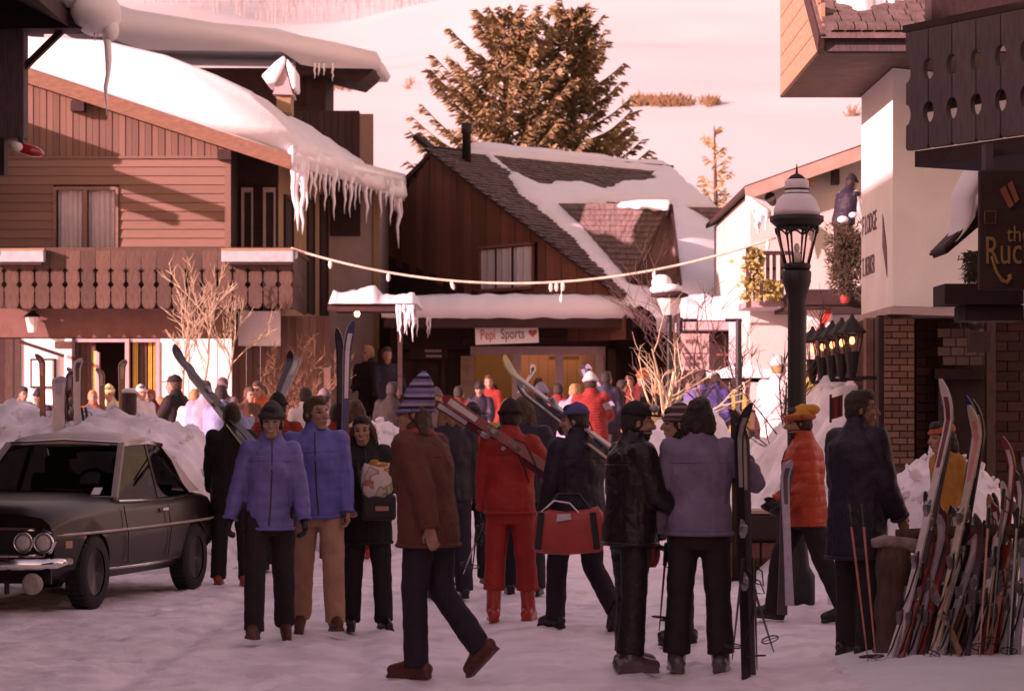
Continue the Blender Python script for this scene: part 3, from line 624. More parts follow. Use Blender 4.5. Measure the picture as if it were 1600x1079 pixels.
for i in range(30):
    t = i / 29; u = .75 + t * 6.3; hh = (.13 + .05 * fbm(u * 1.3, 4)) * min(1, (t + .03) * 8, (1.06 - t) * 8); p0 = plane(u, 0, 0)
    rg.append([p0 + Vector((0, 0, hh)) + gv * (-.25), p0 + Vector((0, 0, hh)) + gv * .05, p0 + gv * .14 - Vector((0, 0, .02)), p0 + gv * .12 - Vector((0, 0, .12)), p0 - gv * .4 - Vector((0, 0, .1))])
b.loft(rg); b.build('ridge_snow', ROOFSNOW, SH, True)
# stove pipe
cb = RP(729, 252); b = MB(); b.tube([cb - Vector((0, 0, .3)), cb + Vector((0, 0, .60)), cb + Vector((0, 0, .62)), cb + Vector((0, 0, .84))], [.10, .095, .125, .12], 12); b.build('stove_pipe', IRON, SH, True)
# gabled dormers: boards of shingles, front with window
def dormer(name, back, pkf, bl_, br_, left_pts, front=True):
    dz = thing_part = None
    pf = unproj(pkf[0], pkf[1], PK - gn * 0 + rv * 0, RN) + RN * 0.0
    return pf
def tri_shingles(parent, a, c, d, rows, m=SHINGLE):
    """shingle courses on the triangle a-c (ridge) down to d"""
    b = MB(); n = (c - a).cross(d - a).normalized()
    if n.z < 0: n = -n
    b.prism([a, c, d], -n * .05); b.mi = 0
    for j in range(rows):
        t0, t1 = j / rows, (j + 1.25) / rows; t1 = min(1, t1)
        l0, l1 = a.lerp(d, t0), a.lerp(d, t1); r0, r1 = c.lerp(d, t0), c.lerp(d, t1)
        k = max(1, int((r0 - l0).length / .2))
        for i in range(k):
            s0_, s1_ = (i + .03) / k, (i + .97) / k; h = .03 + random.uniform(0, .015)
            b.add([l0.lerp(r0, s0_) + n * .006, l0.lerp(r0, s1_) + n * .006, l1.lerp(r1, s1_) + n * h, l1.lerp(r1, s0_) + n * h], [(0, 1, 2, 3)])
    return b.build('dormer_roof', m, parent, fixn=False)
dbk = RP(862, 321, .05); dY = RP(985, 446).y - .15
dpk, dl, drr = P(1048, 318, dY - .1), P(984, 447, dY), P(1063, 444, dY)
tri_shingles(SH, dbk, dpk, dl, 15)
b = MB(); b.prism([dbk, dpk, drr], (.05, .05, -.03)); b.build('dormer_roof', SHINGLE, SH)
b = MB(); b.prism([dpk + Vector((0, .12, -.05)), dl + Vector((.1, .12, 0)), drr + Vector((-.05, .12, 0))], (0, .1, 0)); DF = b.build('dormer_front', mat('dormer_boards', (.13, .075, .06), .8, .25, 5, .4, 25), SH)
b = MB(); b.bar(dpk + Vector((0, -.02, -.03)), dl, .05, .16, (0, 1, 0)); b.bar(dpk + Vector((.0, -.02, -.03)), drr, .05, .16, (0, 1, 0)); b.build('dormer_barge', BROWN, DF)
b = MB(); sr = []
for k in range(9):
    q_ = dbk.lerp(dpk, .60 + .40 * k / 8); w_k = (.10 + .22 * k / 8) * (1 + .25 * math.sin(k * 2.3)); h_k = .03 + .05 * min(1, k / 3); sr.append([q_ + Vector((-.1, -w_k, -.5 * w_k - .02)), q_ + Vector((-.05, -w_k * .6, -.3 * w_k + h_k)), q_ + Vector((0, 0, h_k)), q_ + Vector((.05, .2, h_k * .6)), q_ + Vector((.05, .3, -.1))])
b.loft(sr); b.build('dormer_snow', ROOFSNOW, DF, True)
b = MB()
for _ in range(60):
    p0 = dl.lerp(drr, random.uniform(.1, .9)) + Vector((0, -.05, random.uniform(-.2, .25))); b.tube([p0, p0 + Vector((random.uniform(-.2, .2), random.uniform(-.2, 0), random.uniform(.1, .35)))], [.012, .004], 3)
b.build('dormer_twigs', DARKB, DF)
d2 = RP(1066, 327, .06); d2p = P(1200, 325, RP(1195, 380).y - .2); d2l = P(1196, 386, d2p.y)
tri_shingles(SH, d2, d2p, d2l, 9)
# porch roof and shop front
YS, YP = 53.2, 51.7
b = MB(); xa, xb = PX(600, YP), PX(1235, YP)
b.bb(xa, xb, YP + .05, YP + 2.2, PZ(505, YP), PZ(497, YP)); b.bb(xa, xb, YP, YP + .06, PZ(512, YP), PZ(496, YP)); b.build('porch_roof', BROWN, SH)
b = MB()
def psn(u, v):
    x = lerp(xa - .05, xb, u); e = min(v, 1 - v)
    top = PZ(458, YP) - .05 * (u > .62) + .05 * fbm(x * .8, v * 2, 6) + .03 * fbm(x * 3, v * 4, 1)
    pro = [(YP - .02, PZ(497, YP)), (YP - .13, PZ(490, YP)), (YP - .10, PZ(470, YP)), (YP + .1, top - .04), (YP + .6, top), (YP + 1.6, top + .05), (YP + 2.4, top + .05)]
    k = int(round(v * 6)); y, z = pro[k]
    return (x, y + .035 * fbm(x * 2.2, k * .5, 3), z + (.03 * fbm(x * 2.5, k * .4, 9) if k < 3 else 0))
b.grid(psn, 110, 7); ps = b.build('porch_snow', ROOFSNOW, SH, True, fixn=False)
for px in (641, 648, 652, 668, 672): icicle(ps, P(px, 494, YP - .03), random.uniform(.15, .45), .03)
b = MB()
def w_(pa, pb, ya, yb, yy=YS, d=.15): b.bb(PX(pa, yy), PX(pb, yy), yy, yy + d, PZ(yb, yy), PZ(ya, yy))
w_(610, 735, 498, 545); w_(735, 950, 498, 541); w_(950, 1062, 498, 545, YS, .2); b.build('shop_fascia', BROWN, SH)
for i in range(3): piece('fascia_board', BROWN, SH, (PX(838, YS - .03), YS - .04, PZ(506 + i * 13, YS)), (PX(232, YS) - PX(0, YS), .05, .16))
b = MB(); w_(735, 945, 541, 554, YS - .06, .14); w_(931, 943, 554, 690, YS - .06); w_(868, 880, 554, 690, YS - .05); w_(800, 814, 554, 690, YS - .02); sf = b.build('shop_window', MAUVE, SH)
b = MB(); w_(736, 931, 554, 690, YS + .03, .006); b.build('pane', glass('shop_glass', (.95, .93, .9)), sf)
b = MB(); w_(690, 960, 498, 720, YS + 2.4, .1); b.build('shop_back', BLACKW, SH)
for i in range(9):
    p = 812 + i * 15; piece('interior_board', ORANGEW, SH, (PX(p + 7, YS + .9), YS + .9, 1.9), (.195, .03, 3.0))
MB().bb(PX(745, YS + .5), PX(930, YS + .5), YS + .4, YS + .6, 3.02, 3.06).build('shop_glow_strip', mat('shop_glow', (1, .8, .6), emit=((1, .78, .6), 1.8)), SH)  # unseen emitting strip, added for the warm glow inside the shop
b = MB(); w_(858, 905, 556, 562, YS + .5, .05); b.build('hanging_rail', BLACKW, SH)
b = MB(); w_(720, 742, 556, 700, YS - .3, .3); b.build('pillar', mat('tan_pillar', (.25, .15, .10), .85, .25, 5, .4, 20), SH)
b = MB(); w_(950, 962, 545, 700, YS - .3, .3); b.build('pillar', BROWN, SH)
b = MB(); w_(590, 722, 545, 720, YS + .25); b.build('shop_wall', BLACKW, SH); b = MB(); w_(1000, 1062, 545, 720, YS + .3); b.build('shop_wall', BROWN, SH)
b = MB(); w_(640, 700, 541, 561, YS - .02, .03); nb_ = b.build('name_board', BLACKW, SH)
b = MB()
for (r_, y0) in ((0, 546), (1, 554)):
    p = 664 + r_ * 2
    while p < 690 - r_ * 3: l = random.uniform(1.4, 3); b.bb(PX(p, YS - .03), PX(p + l, YS - .03), YS - .03, YS - .022, PZ(y0 + 4, YS), PZ(y0, YS)); p += l + .9
b.build('name_lettering', MAUVE, nb_)
b = MB(); w_(652, 660, 575, 720, YS + .1); w_(690, 696, 560, 720, YS + .1); b.build('door_frame', BROWN, SH)
MB().bb(-3.2, 4.5, 54.2, 55.2, .8, 4.0).build('shop_block', BLACKW, SH)
# ------------------------------------------------------------------ text helper
def text_mesh(body, size, m, parent, origin, xdir, up, name='lettering', thick=.004, sx=1.0, align='LEFT'):
    cu = bpy.data.curves.new('txt', 'FONT'); cu.body = body; cu.size = size; cu.extrude = thick; cu.align_x = align; cu.resolution_u = 3
    o = bpy.data.objects.new('txt', cu); COL.objects.link(o); bpy.context.view_layer.update()
    me = bpy.data.meshes.new_from_object(o.evaluated_get(bpy.context.evaluated_depsgraph_get())); bpy.data.objects.remove(o); bpy.data.curves.remove(cu)
    xd = Vector(xdir).normalized(); u = Vector(up).normalized(); n = xd.cross(u)
    M = Matrix((xd * sx, u, n)).transposed(); off = org(parent)
    for v in me.vertices: v.co = Vector(origin) + M @ v.co - off
    me.materials.clear(); me.materials.append(m); me.name = name
    return link(name, me, parent)
# shop sign
YS = 52.1
SG = thing('shop_sign', 'white sign with red and black shop lettering above the ski shop window', 'sign', (PX(792, YS - .1), YS - .12, PZ(524, YS)))
b = MB(); p = [P(743, 538.5, YS - .14), P(842, 535, YS - .08), P(841, 508, YS - .08), P(742, 511, YS - .14)]
b.prism(p, (0, .04, 0)); b.build('board', WHITEP, SG, bevel=.008)
xd = (p[1] - p[0]).normalized(); upv = (p[3] - p[0]).normalized()
text_mesh('Pepi', .30, SIGNRED, SG, p[0] + xd * .10 + upv * .10 - Vector((0, .012, 0)), xd, upv, sx=.62)
text_mesh('Sports', .30, INK, SG, p[0] + xd * .52 + upv * .10 - Vector((0, .012, 0)), xd, upv, sx=.62)
b = MB(); hc = p[0] + xd * 1.17 + upv * .20 - Vector((0, .01, 0)); hp = []
for k in range(20):
    t = k / 20 * 2 * math.pi; hp.append(hc + xd * (.0055 * 16 * math.sin(t) ** 3) + upv * (.0055 * (13 * math.cos(t) - 5 * math.cos(2 * t) - 2 * math.cos(3 * t) - math.cos(4 * t))))
b.prism(hp, (0, .006, 0)); b.build('heart', SIGNRED, SG)

# ------------------------------------------------------------------ right: brick inn with white upper storey
IN = thing('brick_inn', 'brick inn with white overhanging upper storey and painted lettering on right', 'building', (4.6, 27.2, .0))
K = Vector((PX(1395, 27), 27, 0)); zl, zh = PZ(478, 27), 5.32
fl = Vector((PX(1346, 29.4), 29.4, 0)); fr = K + Vector((2.4, 1.6, 0))
b = MB(); b.prism([K + Vector((0, 0, zl)), fr + Vector((0, 0, zl)), fr + Vector((0, 6, zl)), fl + Vector((1.2, 4, zl)), fl + Vector((0, 0, zl))], (0, 0, zh - zl)); b.build('upper_storey', WHITEPL, IN)
b = MB(); e = Vector((-.04, -.05, 0)); b.prism([K + e + Vector((0, 0, zl - .085)), fr + e + Vector((0, 0, zl - .085)), fr + Vector((0, 6, zl - .085)), fl + Vector((1.2, 4, zl - .085)), fl + e + Vector((0, 0, zl - .085))], (0, 0, .08)); b.build('ledge', MAUVE, IN)
# painted words (partly worn) on the street face
fd = (K - fl).normalized(); fn = Vector((fd.y, -fd.x, 0))
def onf(px):
    k = (px - 800) / F; t = (k * fl.y - fl.x) / (fd.x - k * fd.y); return fl + fd * t + fn * .006
def ftext(s, pxa, pya, pyb, wpx):
    o_ = onf(pxa); zt_, zb_ = PZ(pya, o_.y), PZ(pyb, o_.y); w0 = (onf(pxa + wpx) - o_).length; sz = (zt_ - zb_) / .72
    text_mesh(s, sz, INK, IN, Vector((o_.x, o_.y, zb_)), fd, (0, 0, 1), 'painted_word', .002, sx=w0 / (len(s) * sz * .62))
ftext('F LODGE', 1348, 338, 369, 24); ftext('T. BERKER', 1348, 403, 433, 24)
b = MB(); a_, c_ = onf(1380), onf(1387); b.prism([Vector((a_.x, a_.y, PZ(334, a_.y))), Vector((a_.x, a_.y, PZ(385, a_.y))), Vector((c_.x, c_.y, PZ(433, c_.y))), Vector((c_.x + .004, c_.y + .05, PZ(385, c_.y)))], fn * .004); b.build('painted_emblem', INK, IN)
# lower brick storey: pier, street wall, recessed front
zb0, zt0 = -.1, zl - .09
xw = 3.92
b = MB(); b.bb(xw + .02, 9, 28.3, 33, zb0, zt0); b.bb(xw + .03, PX(1429, 27) - .01, 27.13, 28.3, zb0, zt0); b.build('lower_wall', MORTAR, IN)
bl_, bh_, mj = .23, .085, .012
def brickrow(x0, x1, y, z0, z1, m, jx=bl_, jh=bh_, pro=.015, name='brick'):
    j = 0; z = z0
    while z + jh <= z1 + .01:
        x = x0 - (j % 2) * jx / 2
        while x < x1 - .02:
            a, c = max(x, x0), min(x + jx - mj, x1)
            if c - a > .03: piece(name, m, IN, ((a + c) / 2, y + random.uniform(-.006, .006), z + (jh - mj) / 2), (c - a, .05, jh - mj))
            x += jx
        z += jh; j += 1
brickrow(PX(1384, 27), PX(1430, 27), 27.1, 1.15, zt0, BRICKM, .165, .07)
MB().bb(PX(1372, 27.2), PX(1383, 27.2), 27.15, 27.3, 0, zt0).build('corner_post', BROWN, IN)
brickrow(PX(1430, 28.2) + .02, PX(1466, 28.2), 28.26, .9, zt0, BRICKD, .23, .10)
brickrow(PX(1556, 28.2), PX(1612, 28.2), 28.2, .5, 2.75, BRICKD, .26, .11)
b = MB(); b.bb(PX(1466, 28), PX(1476, 28), 28.0, 28.2, 0, PZ(588, 28)); b.bb(PX(1542, 27.6), PX(1556, 27.6), 27.6, 27.75, 0, 3.0); b.build('timber_post', BALC, IN)
for r_ in range(4):                                          # block panel over the doorway
    for c__ in range(4):
        pa = 1464 + c__ * 21 + (r_ % 2) * 8; y = 28.0; pb = min(pa + 19.5, 1541)
        piece('stone_block', STONE, IN, (PX((pa + pb) / 2, y), y, PZ(520 + r_ * 14.5, y)), (PX(pb, y) - PX(pa, y), .12, .09))
b = MB(); b.bb(PX(1460, 28), PX(1545, 28), 27.98, 28.2, PZ(592, 28), PZ(576, 28)); b.build('lintel', BLACKW, IN)
b = MB(); b.bb(PX(1476, 28.2), PX(1542, 28.2), 28.18, 28.25, 0, PZ(592, 28.2)); b.build('doorway', BLACKW, IN)
# street wall with pilasters, seen along its length
for i, y in enumerate((27.9, 28.9, 29.9, 30.9, 31.9)):
    b = MB(); b.bb(xw - .06, xw + .02, y, y + .22, 0, zt0); b.build('pilaster', mat('pale_pilaster', (.24, .13, .095), .8, .2, 6, .3, 20), IN)
    bb_ = MB(); bb_.bb(xw, xw + .03, y + .25, y + .97, 0, zt0); bb_.build('wall_panel', BRICKD, IN)
# boxed eave, gable boards, roof and snow
b = MB(); ex0 = PX(1287, 25.2); b.bb(ex0 + .03, 7, 25.25, 29.6, 5.33, 5.38); b.build('soffit', mat('shaded_soffit_boards', (.11, .058, .038), .75, .25, 5, .4, 25), IN)  # boards coloured darker for the unlit underside
b = MB(); b.bb(ex0, 7, 25.2, 25.26, PZ(80, 25.2), 5.36); b.build('eave_fascia', WEATHER, IN)
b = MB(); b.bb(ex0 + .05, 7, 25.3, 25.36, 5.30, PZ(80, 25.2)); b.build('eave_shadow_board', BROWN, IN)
for i in range(9):
    z = 5.3 + i * .22; y0 = 25.22 + max(0, (z - 5.45)) * 1.5
    piece('gable_board', ORANGEW, IN, (ex0 + .01, (y0 + 29.2) / 2, z + .11), (.04, 29.2 - y0, .21))
b = MB(); b.bar((ex0 - .03, 25.15, 5.30), (ex0 - .03, 29.2, 7.74), .06, .2, (0, 0, 1)); b.build('barge_board', BROWN, IN)
b = MB(); b.prism([(ex0 - .04, 25.1, 5.355), (7, 25.1, 5.355), (7, 29.4, 7.93), (ex0 - .04, 29.4, 7.93)], (0, .06, .1)); b.build('roof', SHINGLE, IN)
rows_ = MB()
for j in range(7):
    x = ex0; y0 = 25.12 + j * .14; z0 = 5.465 + j * .084
    while x < 6: w = random.uniform(.12, .2); rows_.add([(x, y0 - .02, z0 + .01), (x + w - .01, y0 - .02, z0 + .01), (x + w - .01, y0 + .2, z0 + .115), (x, y0 + .2, z0 + .115), (x, y0 - .02, z0 - .03), (x + w - .01, y0 - .02, z0 - .03)], [(0, 1, 2, 3), (4, 5, 1, 0)]); x += w
rows_.build('shingles', SHINGLE, IN, kind='stuff', fixn=False)
b = MB()
def isn(u, v):
    x = lerp(ex0 + .05, 6.5, u); edge = .62 + .26 * math.sin(x * 3.1) + .22 * fbm(x * 2.4, 2) + .06 * fbm(x * 9, 4); y = 25.15 + max(.2, edge) + v * 3.3
    return (x, y, 5.455 + (y - 25.1) * .6 + .3 * min(1, v * 9) ** .5 * (min(1, u * 14) ** .5) - .06 + .04 * fbm(x * 2, v * 5))
b.grid(isn, 70, 28); b.build('roof_snow', ROOFSNOW, IN, True, fixn=False)
# row of lanterns on the street wall
for i, y in enumerate((27.4, 28.25, 29.1, 30.0, 31.0)):
    L_ = thing('wall_lantern', '%s black iron lantern with lit amber glass along the brick inn wall' % ('nearest', 'second nearest', 'middle', 'second farthest', 'farthest')[i], 'lantern', (xw - .28, y, 2.45), 'lit lanterns on the inn wall')
    c = Vector((xw - .28, y, 2.5)); b = MB(); b.lathe(c, [(.015, .24), (.03, .2), (.06, .17), (.15, .06), (.15, .04), (.12, .035)], 8); b.lathe(c, [(.085, -.16), (.075, -.2), (.05, -.38), (.02, -.46)], 8)
    for k in range(6): a = k * math.pi / 3; b.tube([c + Vector((.115 * math.cos(a), .115 * math.sin(a), .04)), c + Vector((.08 * math.cos(a), .08 * math.sin(a), -.16))], .008, 4)
    b.build('frame', IRON, L_)
    b = MB(); b.lathe(c, [(.07, -.15), (.105, .035)], 6, cap=False); b.build('glass', glass('lantern_glass', (.9, .85, .8)), L_)
    MB().ell(c + Vector((0, 0, -.04)), (.03, .03, .045)).build('flame', mat('lantern_flame', (1, .7, .4), emit=((1, .55, .22), 2)), L_, True)
    b = MB(); b.bar(c + Vector((0, 0, -.44)), (xw, y, 2.06), .03, .04); b.build('bracket', IRON, L_)
# spot lamp by the doorway
SPT = thing('spot_lamp', 'lit chrome spot lamp on bracket over the brick inn doorway', 'lamp', P(1522, 497, 26.6))
b = MB(); c = P(1522, 497, 26.6); M_ = Euler((R(40), R(-25), 0)).to_matrix(); b.lathe(c, [(.04, .13), (.06, .1), (.10, -.08)], 12, M_); b.build('reflector', CHROME, SPT, True)
MB().ell(c + Vector((-.03, -.06, .06)), (.035, .035, .035)).build('bulb', mat('spot_bulb', (1, .8, .5), emit=((1, .6, .3), 8)), SPT, True)
b = MB(); b.bar(c + Vector((0, 0, .16)), c + Vector((0, 1.2, .2)), .03, .03); b.bb(c.x - .13, c.x + .02, c.y, c.y + .1, c.z + .13, c.z + .17); b.tube([c + Vector((-.14, 0, .15)), c + Vector((-.14, 0, -.1)), c + Vector((-.05, 0, -.1))], .01, 4); b.build('bracket', IRON, SPT)
b = MB(); b.bb(PX(1515, 26.6), PX(1548, 26.6), 26.6, 26.75, PZ(550, 26.6), PZ(518, 26.6)); b.build('switch_box', BLACKW, SPT)

# ------------------------------------------------------------------ near right: corner of a chalet with slatted balcony
CC = thing('corner_chalet', 'dark near chalet balcony of wide grey slats with oval cut-outs upper right', 'building', (3.4, 17.5, 3.3))
n0 = Vector((PX(1418, 18.1), 18.1, 0)); n1 = Vector((PX(1665, 16.7), 16.7, 0)); nd = (n1 - n0); nl = nd.length; nd.normalize(); an = math.atan2(nd.y, nd.x)
bt, bbm = PZ(52, 18.1), PZ(236, 18.1); h = bt - bbm; ns = 4.95 * nl / 1.11 / 1.0; ns = 5; sw_ = .252; slats = int(nl / sw_) + 1
k = sw_ / 2; Lh = [(k - .003, h)]
for zc in (.66, .30):
    for t in np.linspace(90, -90, 9): Lh.append((k - .008 - .05 * math.cos(R(t)), h * zc + .075 * math.sin(R(t))))
Lh += [(k - .006, 0.02), (k - .02, 0)]
# scalloped outer end comes from the same outline
outl = Lh + [(-x, z) for x, z in Lh[::-1]]
sme = MB().prism([(x, -.02, z - h / 2) for x, z in outl], (0, .04, 0)).mesh('slat', WEATHER)
for i in range(slats):
    q = n0 + nd * (sw_ * (i + .5)); o = link('slat', sme, CC, Vector((q.x, q.y, (bt + bbm) / 2)) - org(CC)); o.rotation_euler = (0, 0, an)
b = MB(); nn = Vector((-nd.y, nd.x, 0))
if nn.y < 0: nn = -nn
for z in (bt - .1, bbm + .3): b.bar(n0 + nn * .07 + Vector((0, 0, z)), n1 + nn * .07 + Vector((0, 0, z)), .08, .06)
b.bar(n0 + nn * .06 + Vector((0, 0, bt + .03)) - nd * .03, n1 + nn * .06 + Vector((0, 0, bt + .03)), .16, .05); b.build('rail', BLACKW, CC)
b = MB(); b.prism([n0 + nd * .08 + Vector((0, 0, bbm - .12)), n1 + Vector((0, 0, bbm - .12)), n1 + nn * 1.2 + Vector((0, 0, bbm - .12)), n0 + nn * 1.2 + nd * .08 + Vector((0, 0, bbm - .12))], (0, 0, .11)); b.build('balcony_floor', BLACKW, CC)
b = MB(); b.bb(PX(1538, 17.2), PX(1550, 17.2), 17.15, 17.3, PZ(265, 17.2), PZ(225, 17.2)); b.build('beam_end', WEATHER, CC)
b = MB(); b.bb(3.75, 8, 6, 17.0, -.1, 5.3); b.build('wall', BROWN, CC); b = MB(); b.prism([(3.1, 5, 5.3), (8, 5, 5.9), (8, 18.9, 5.9), (3.1, 18.9, 5.3)], (0, 0, .2)); b.build('roof', BLACKW, CC)
b = MB(); b.prism([(3.1, 5, 5.52), (8, 5, 6.12), (8, 18.9, 6.12), (3.1, 18.9, 5.52)], (0, 0, .4)); b.build('roof_snow', ROOFSNOW, CC)
b = MB(); b.bb(PX(1452, 18.6), PX(1660, 18.6), 18.5, 18.8, PZ(60, 18.6), PZ(-60, 18.6)); b.build('upper_beam', BLACKW, CC)
b = MB(); b.bb(PX(1476, 18.2), PX(1600, 18.2), 18.2, 18.7, PZ(475, 18.2), PZ(443, 18.2)); b.bb(PX(1508, 18.25), PX(1600, 18.25), 18.25, 18.7, PZ(500, 18.2), PZ(475, 18.2) - .003); b.build('lower_beam', BLACKW, CC)
# little shingled hood with snow and a fir garland
HD = thing('shingled_hood', 'small dark shingled door hood with snow cap and fir sprigs beside hanging sign', 'roof', P(1505, 380, 19))
b = MB(); b.prism([P(1474, 385, 18.9), P(1540, 318, 18.9), P(1540, 345, 18.9), P(1480, 396, 18.9)], (0, .6, 0)); b.build('hood', BLACKW, HD)
for i in range(5):
    t = i / 5; a_ = P(1474, 385, 18.86).lerp(P(1540, 318, 18.86), t); piece('shingle', BROWN, HD, a_ + Vector((.04, .3, .012)), (.10, .68, .02), (0, R(-44), 0))
b = MB(); rg = []
for (px, py, w) in ((1478, 380, .012), (1490, 362, .04), (1500, 338, .09), (1501, 305, .10), (1510, 285, .10), (1524, 262, .11), (1545, 235, .1)):
    c = P(px + 6, py, 19.1); rg.append([c + Vector((w * math.cos(a) * .9, .32 * math.sin(a), w * math.sin(a + .6) * .6)) for a in np.linspace(0, 2 * math.pi, 11)[:-1]])
b.loft(rg); b.build('hood_snow', ROOFSNOW, HD, True)
b = MB()
for _ in range(420):
    c = P(random.gauss(1522, 8), random.uniform(392, 438), random.uniform(18.7, 19)); d = Vector((random.gauss(-.3, .5), random.gauss(-.2, .4), random.gauss(-.5, .4))).normalized() * random.uniform(.04, .09); s_ = d.cross(Vector((0, 1, 0))).normalized() * .006
    b.add([c - s_, c + s_, c + d], [(0, 1, 2)])
b.build('fir_sprigs', mat('fir_needles', (.05, .035, .018), .8, .3, 9), HD, fixn=False)
# hanging sign
HS = thing('hanging_sign', 'tall dark hanging sign with curly gold lettering at right edge', 'sign', P(1565, 360, 17))
b = MB(); b.bb(PX(1530, 17), PX(1640, 17), 17, 17.06, PZ(452, 17), PZ(266, 17)); b.build('board', BLACKW, HS, bevel=.01)
yy = 16.985
text_mesh('the', .15, SIGNRED if False else GOLD, HS, Vector((PX(1573, yy), yy, PZ(377, yy))), (1, 0, 0), (0, 0, 1), sx=.8)
text_mesh('Ruck', .265, GOLD, HS, Vector((PX(1538, yy), yy, PZ(412, yy))), (1, 0, 0), (0, 0, 1), sx=.62)
b = MB(); b.tube([P(1549, 400, yy), P(1557, 424, yy), P(1566, 438, yy), P(1574, 441, yy), P(1579, 434, yy), P(1576, 429, yy)], [.008, .012, .014, .016, .018, .02], 6); b.build('swash', GOLD, HS, True)
b = MB(); b.prism([P(1562, 297, yy), P(1570, 290, yy), P(1584, 320, yy), P(1577, 326, yy)], (0, -.008, 0)); b.prism([P(1574, 288, yy), P(1581, 282, yy), P(1592, 312, yy), P(1586, 318, yy)], (0, -.008, 0)); b.tube([P(1539, 330, yy), P(1556, 330, yy), P(1556, 349, yy), P(1539, 349, yy), P(1539, 330, yy)], .004, 4); b.build('emblem', mat('dull_red_gold', (.22, .07, .04), .6), HS)

# ------------------------------------------------------------------ near left: corner of the neighbouring chalet
NL = thing('timber_chalet', 'near chalet corner with grey post, braced eave and snow upper left', 'building', (-5.3, 26, 4))
b = MB(); b.bb(-16, -5.45, -22, 26.3, -.1, 5.75); b.build('wall', BROWN, NL)
b = MB(); b.prism([(-4.5, -23, 5.6), (-4.5, 26.2, 5.6), (-10, 26.2, 8.3), (-10, -23, 8.3)], (0, 0, .16)); b.prism([(-10, -23, 8.3), (-10, 26.2, 8.3), (-16, 26.2, 5.6), (-16, -23, 5.6)], (0, 0, .16)); b.build('roof', BLACKW, NL)
b = MB(); b.bb(-10, PX(139, 26.25), 26.0, 26.4, PZ(49, 26.2), PZ(-20, 26.2)); b.build('eave_beam', BLACKW, NL)
b = MB(); b.prism([(-4.6, -23, 5.78), (-4.6, 26.1, 5.78), (-10, 26.1, 8.48), (-10, -23, 8.48)], (0, 0, .5)); b.build('roof_snow', ROOFSNOW, NL)
b = MB(); c = P(150, 20, 26.2); b.ell(c, (.26, .5, .24)); b.ell(P(172, 45, 26.2), (.09, .2, .13)); b.ell(P(120, -10, 26.2), (.3, .6, .2)); ns_ = b.build('eave_snow', ROOFSNOW, NL, True)
icicle(ns_, P(166, 50, 26.15), .86, .045, 8); icicle(ns_, P(148, 40, 26.15), .16, .015); icicle(ns_, P(153, 42, 26.15), .1, .012)
b = MB(); b.bb(PX(-4, 26.2), PX(40, 26.2), 26.1, 26.35, PZ(217, 26.2), PZ(-30, 26.2)); b.build('corner_post', WEATHER, NL, bevel=.012)
b = MB(); b.bar(P(96, 49, 26.2), P(38, 106, 26.2), .06, .09, (0, 1, 0)); b.build('brace', BLACKW, NL)
b = MB(); b.bb(-6.5, PX(9, 26.2), 26.12, 26.33, PZ(275, 26.2), PZ(217, 26.2) - .003); b.build('lower_beam', BLACKW, NL)
RL = thing('red_lamp', 'glossy red and white lamp hanging under grey corner post upper left', 'lamp', P(40, 233, 25.9))
M_ = Euler((0, R(16), 0)).to_matrix(); b = MB(); b.ell(P(44, 234, 25.9), (.17, .06, .06), M_); b.build('red_shell', mat('glossy_red', (.5, .03, .025), .15, .1, coat=.8), RL, True)
b = MB(); b.ell(P(26, 229, 25.88), (.085, .065, .05), M_); b.build('white_lens', mat('white_lens', (.8, .75, .72), .3), RL, True); MB().bar(P(36, 229, 25.9), P(30, 214, 26.0), .03, .03).build('hook', IRON, RL)

# ------------------------------------------------------------------ sunlit lodge at the back right
LG = thing('sunlit_lodge', 'white sunlit gabled lodge with brown barge board beyond the street lamp', 'building', (5.2, 45, 1))
b = MB(); b.prism([P(1172, 302, 45), P(1420, 212, 45), P(1420, 640, 45), P(1172, 640, 45)], (0, 8, 0)); b.build('wall', mat('lodge_plaster', (.50, .46, .43), .85, .1, 1.5, .35, 22), LG)
b = MB(); b.prism([P(1164, 292, 44.4), P(1420, 202, 44.4), P(1420, 224, 44.4), P(1166, 312, 44.4)], (0, .08, 0)); b.build('barge_board', mat('pale_barge', (.36, .235, .19), .7, .15, 4, .2, 20), LG)
b = MB(); b.prism([P(1164, 290, 44.45), P(1430, 196, 44.45), P(1430, 202, 44.45), P(1164, 298, 44.45)], (0, 9, 0)); b.build('roof', BROWN, LG)
b = MB(); b.lathe(P(1205, 312, 44.6), [(.1, .1), (.06, -.14)], 8, Euler((R(60), R(-40), 0)).to_matrix()); b.build('flood_lamp', IRON, LG)
b = MB(); b.bb(PX(1300, 44.7), PX(1312, 44.7), 44.7, 44.9, PZ(288, 44.7), PZ(264, 44.7)); b.build('wall_speaker', BLACKW, LG)
b = MB(); b.bb(PX(1266, 44.6), PX(1276, 44.6), 44.6, 44.95, PZ(288, 44.6), PZ(266, 44.6)); b.build('meter_box', TANPL, LG)
b = MB(); b.bb(PX(1235, 42.3), PX(1420, 42.3), 42.2, 44.9, PZ(482, 42.3), PZ(456, 42.3)); b.build('balcony_floor', BROWN, LG)
b = MB(); b.bb(PX(1242, 42.2), PX(1420, 42.2), 42.15, 42.21, PZ(476, 42.2), PZ(452, 42.2)); b.build('balcony_edge', BLACKW, LG)
b = MB(); b.bb(PX(1262, 42.6), PX(1300, 42.6), 42.6, 42.7, PZ(640, 42.6), PZ(484, 42.6)); b.build('white_pier', WHITEPL, LG)
b = MB(); b.bar(P(1272, 520, 42.4), P(1304, 610, 42.4), .1, .08, (0, 1, 0)); b.bar(P(1296, 484, 42.4), P(1274, 530, 42.4), .1, .08, (0, 1, 0)); b.build('red_brace', RED, LG)
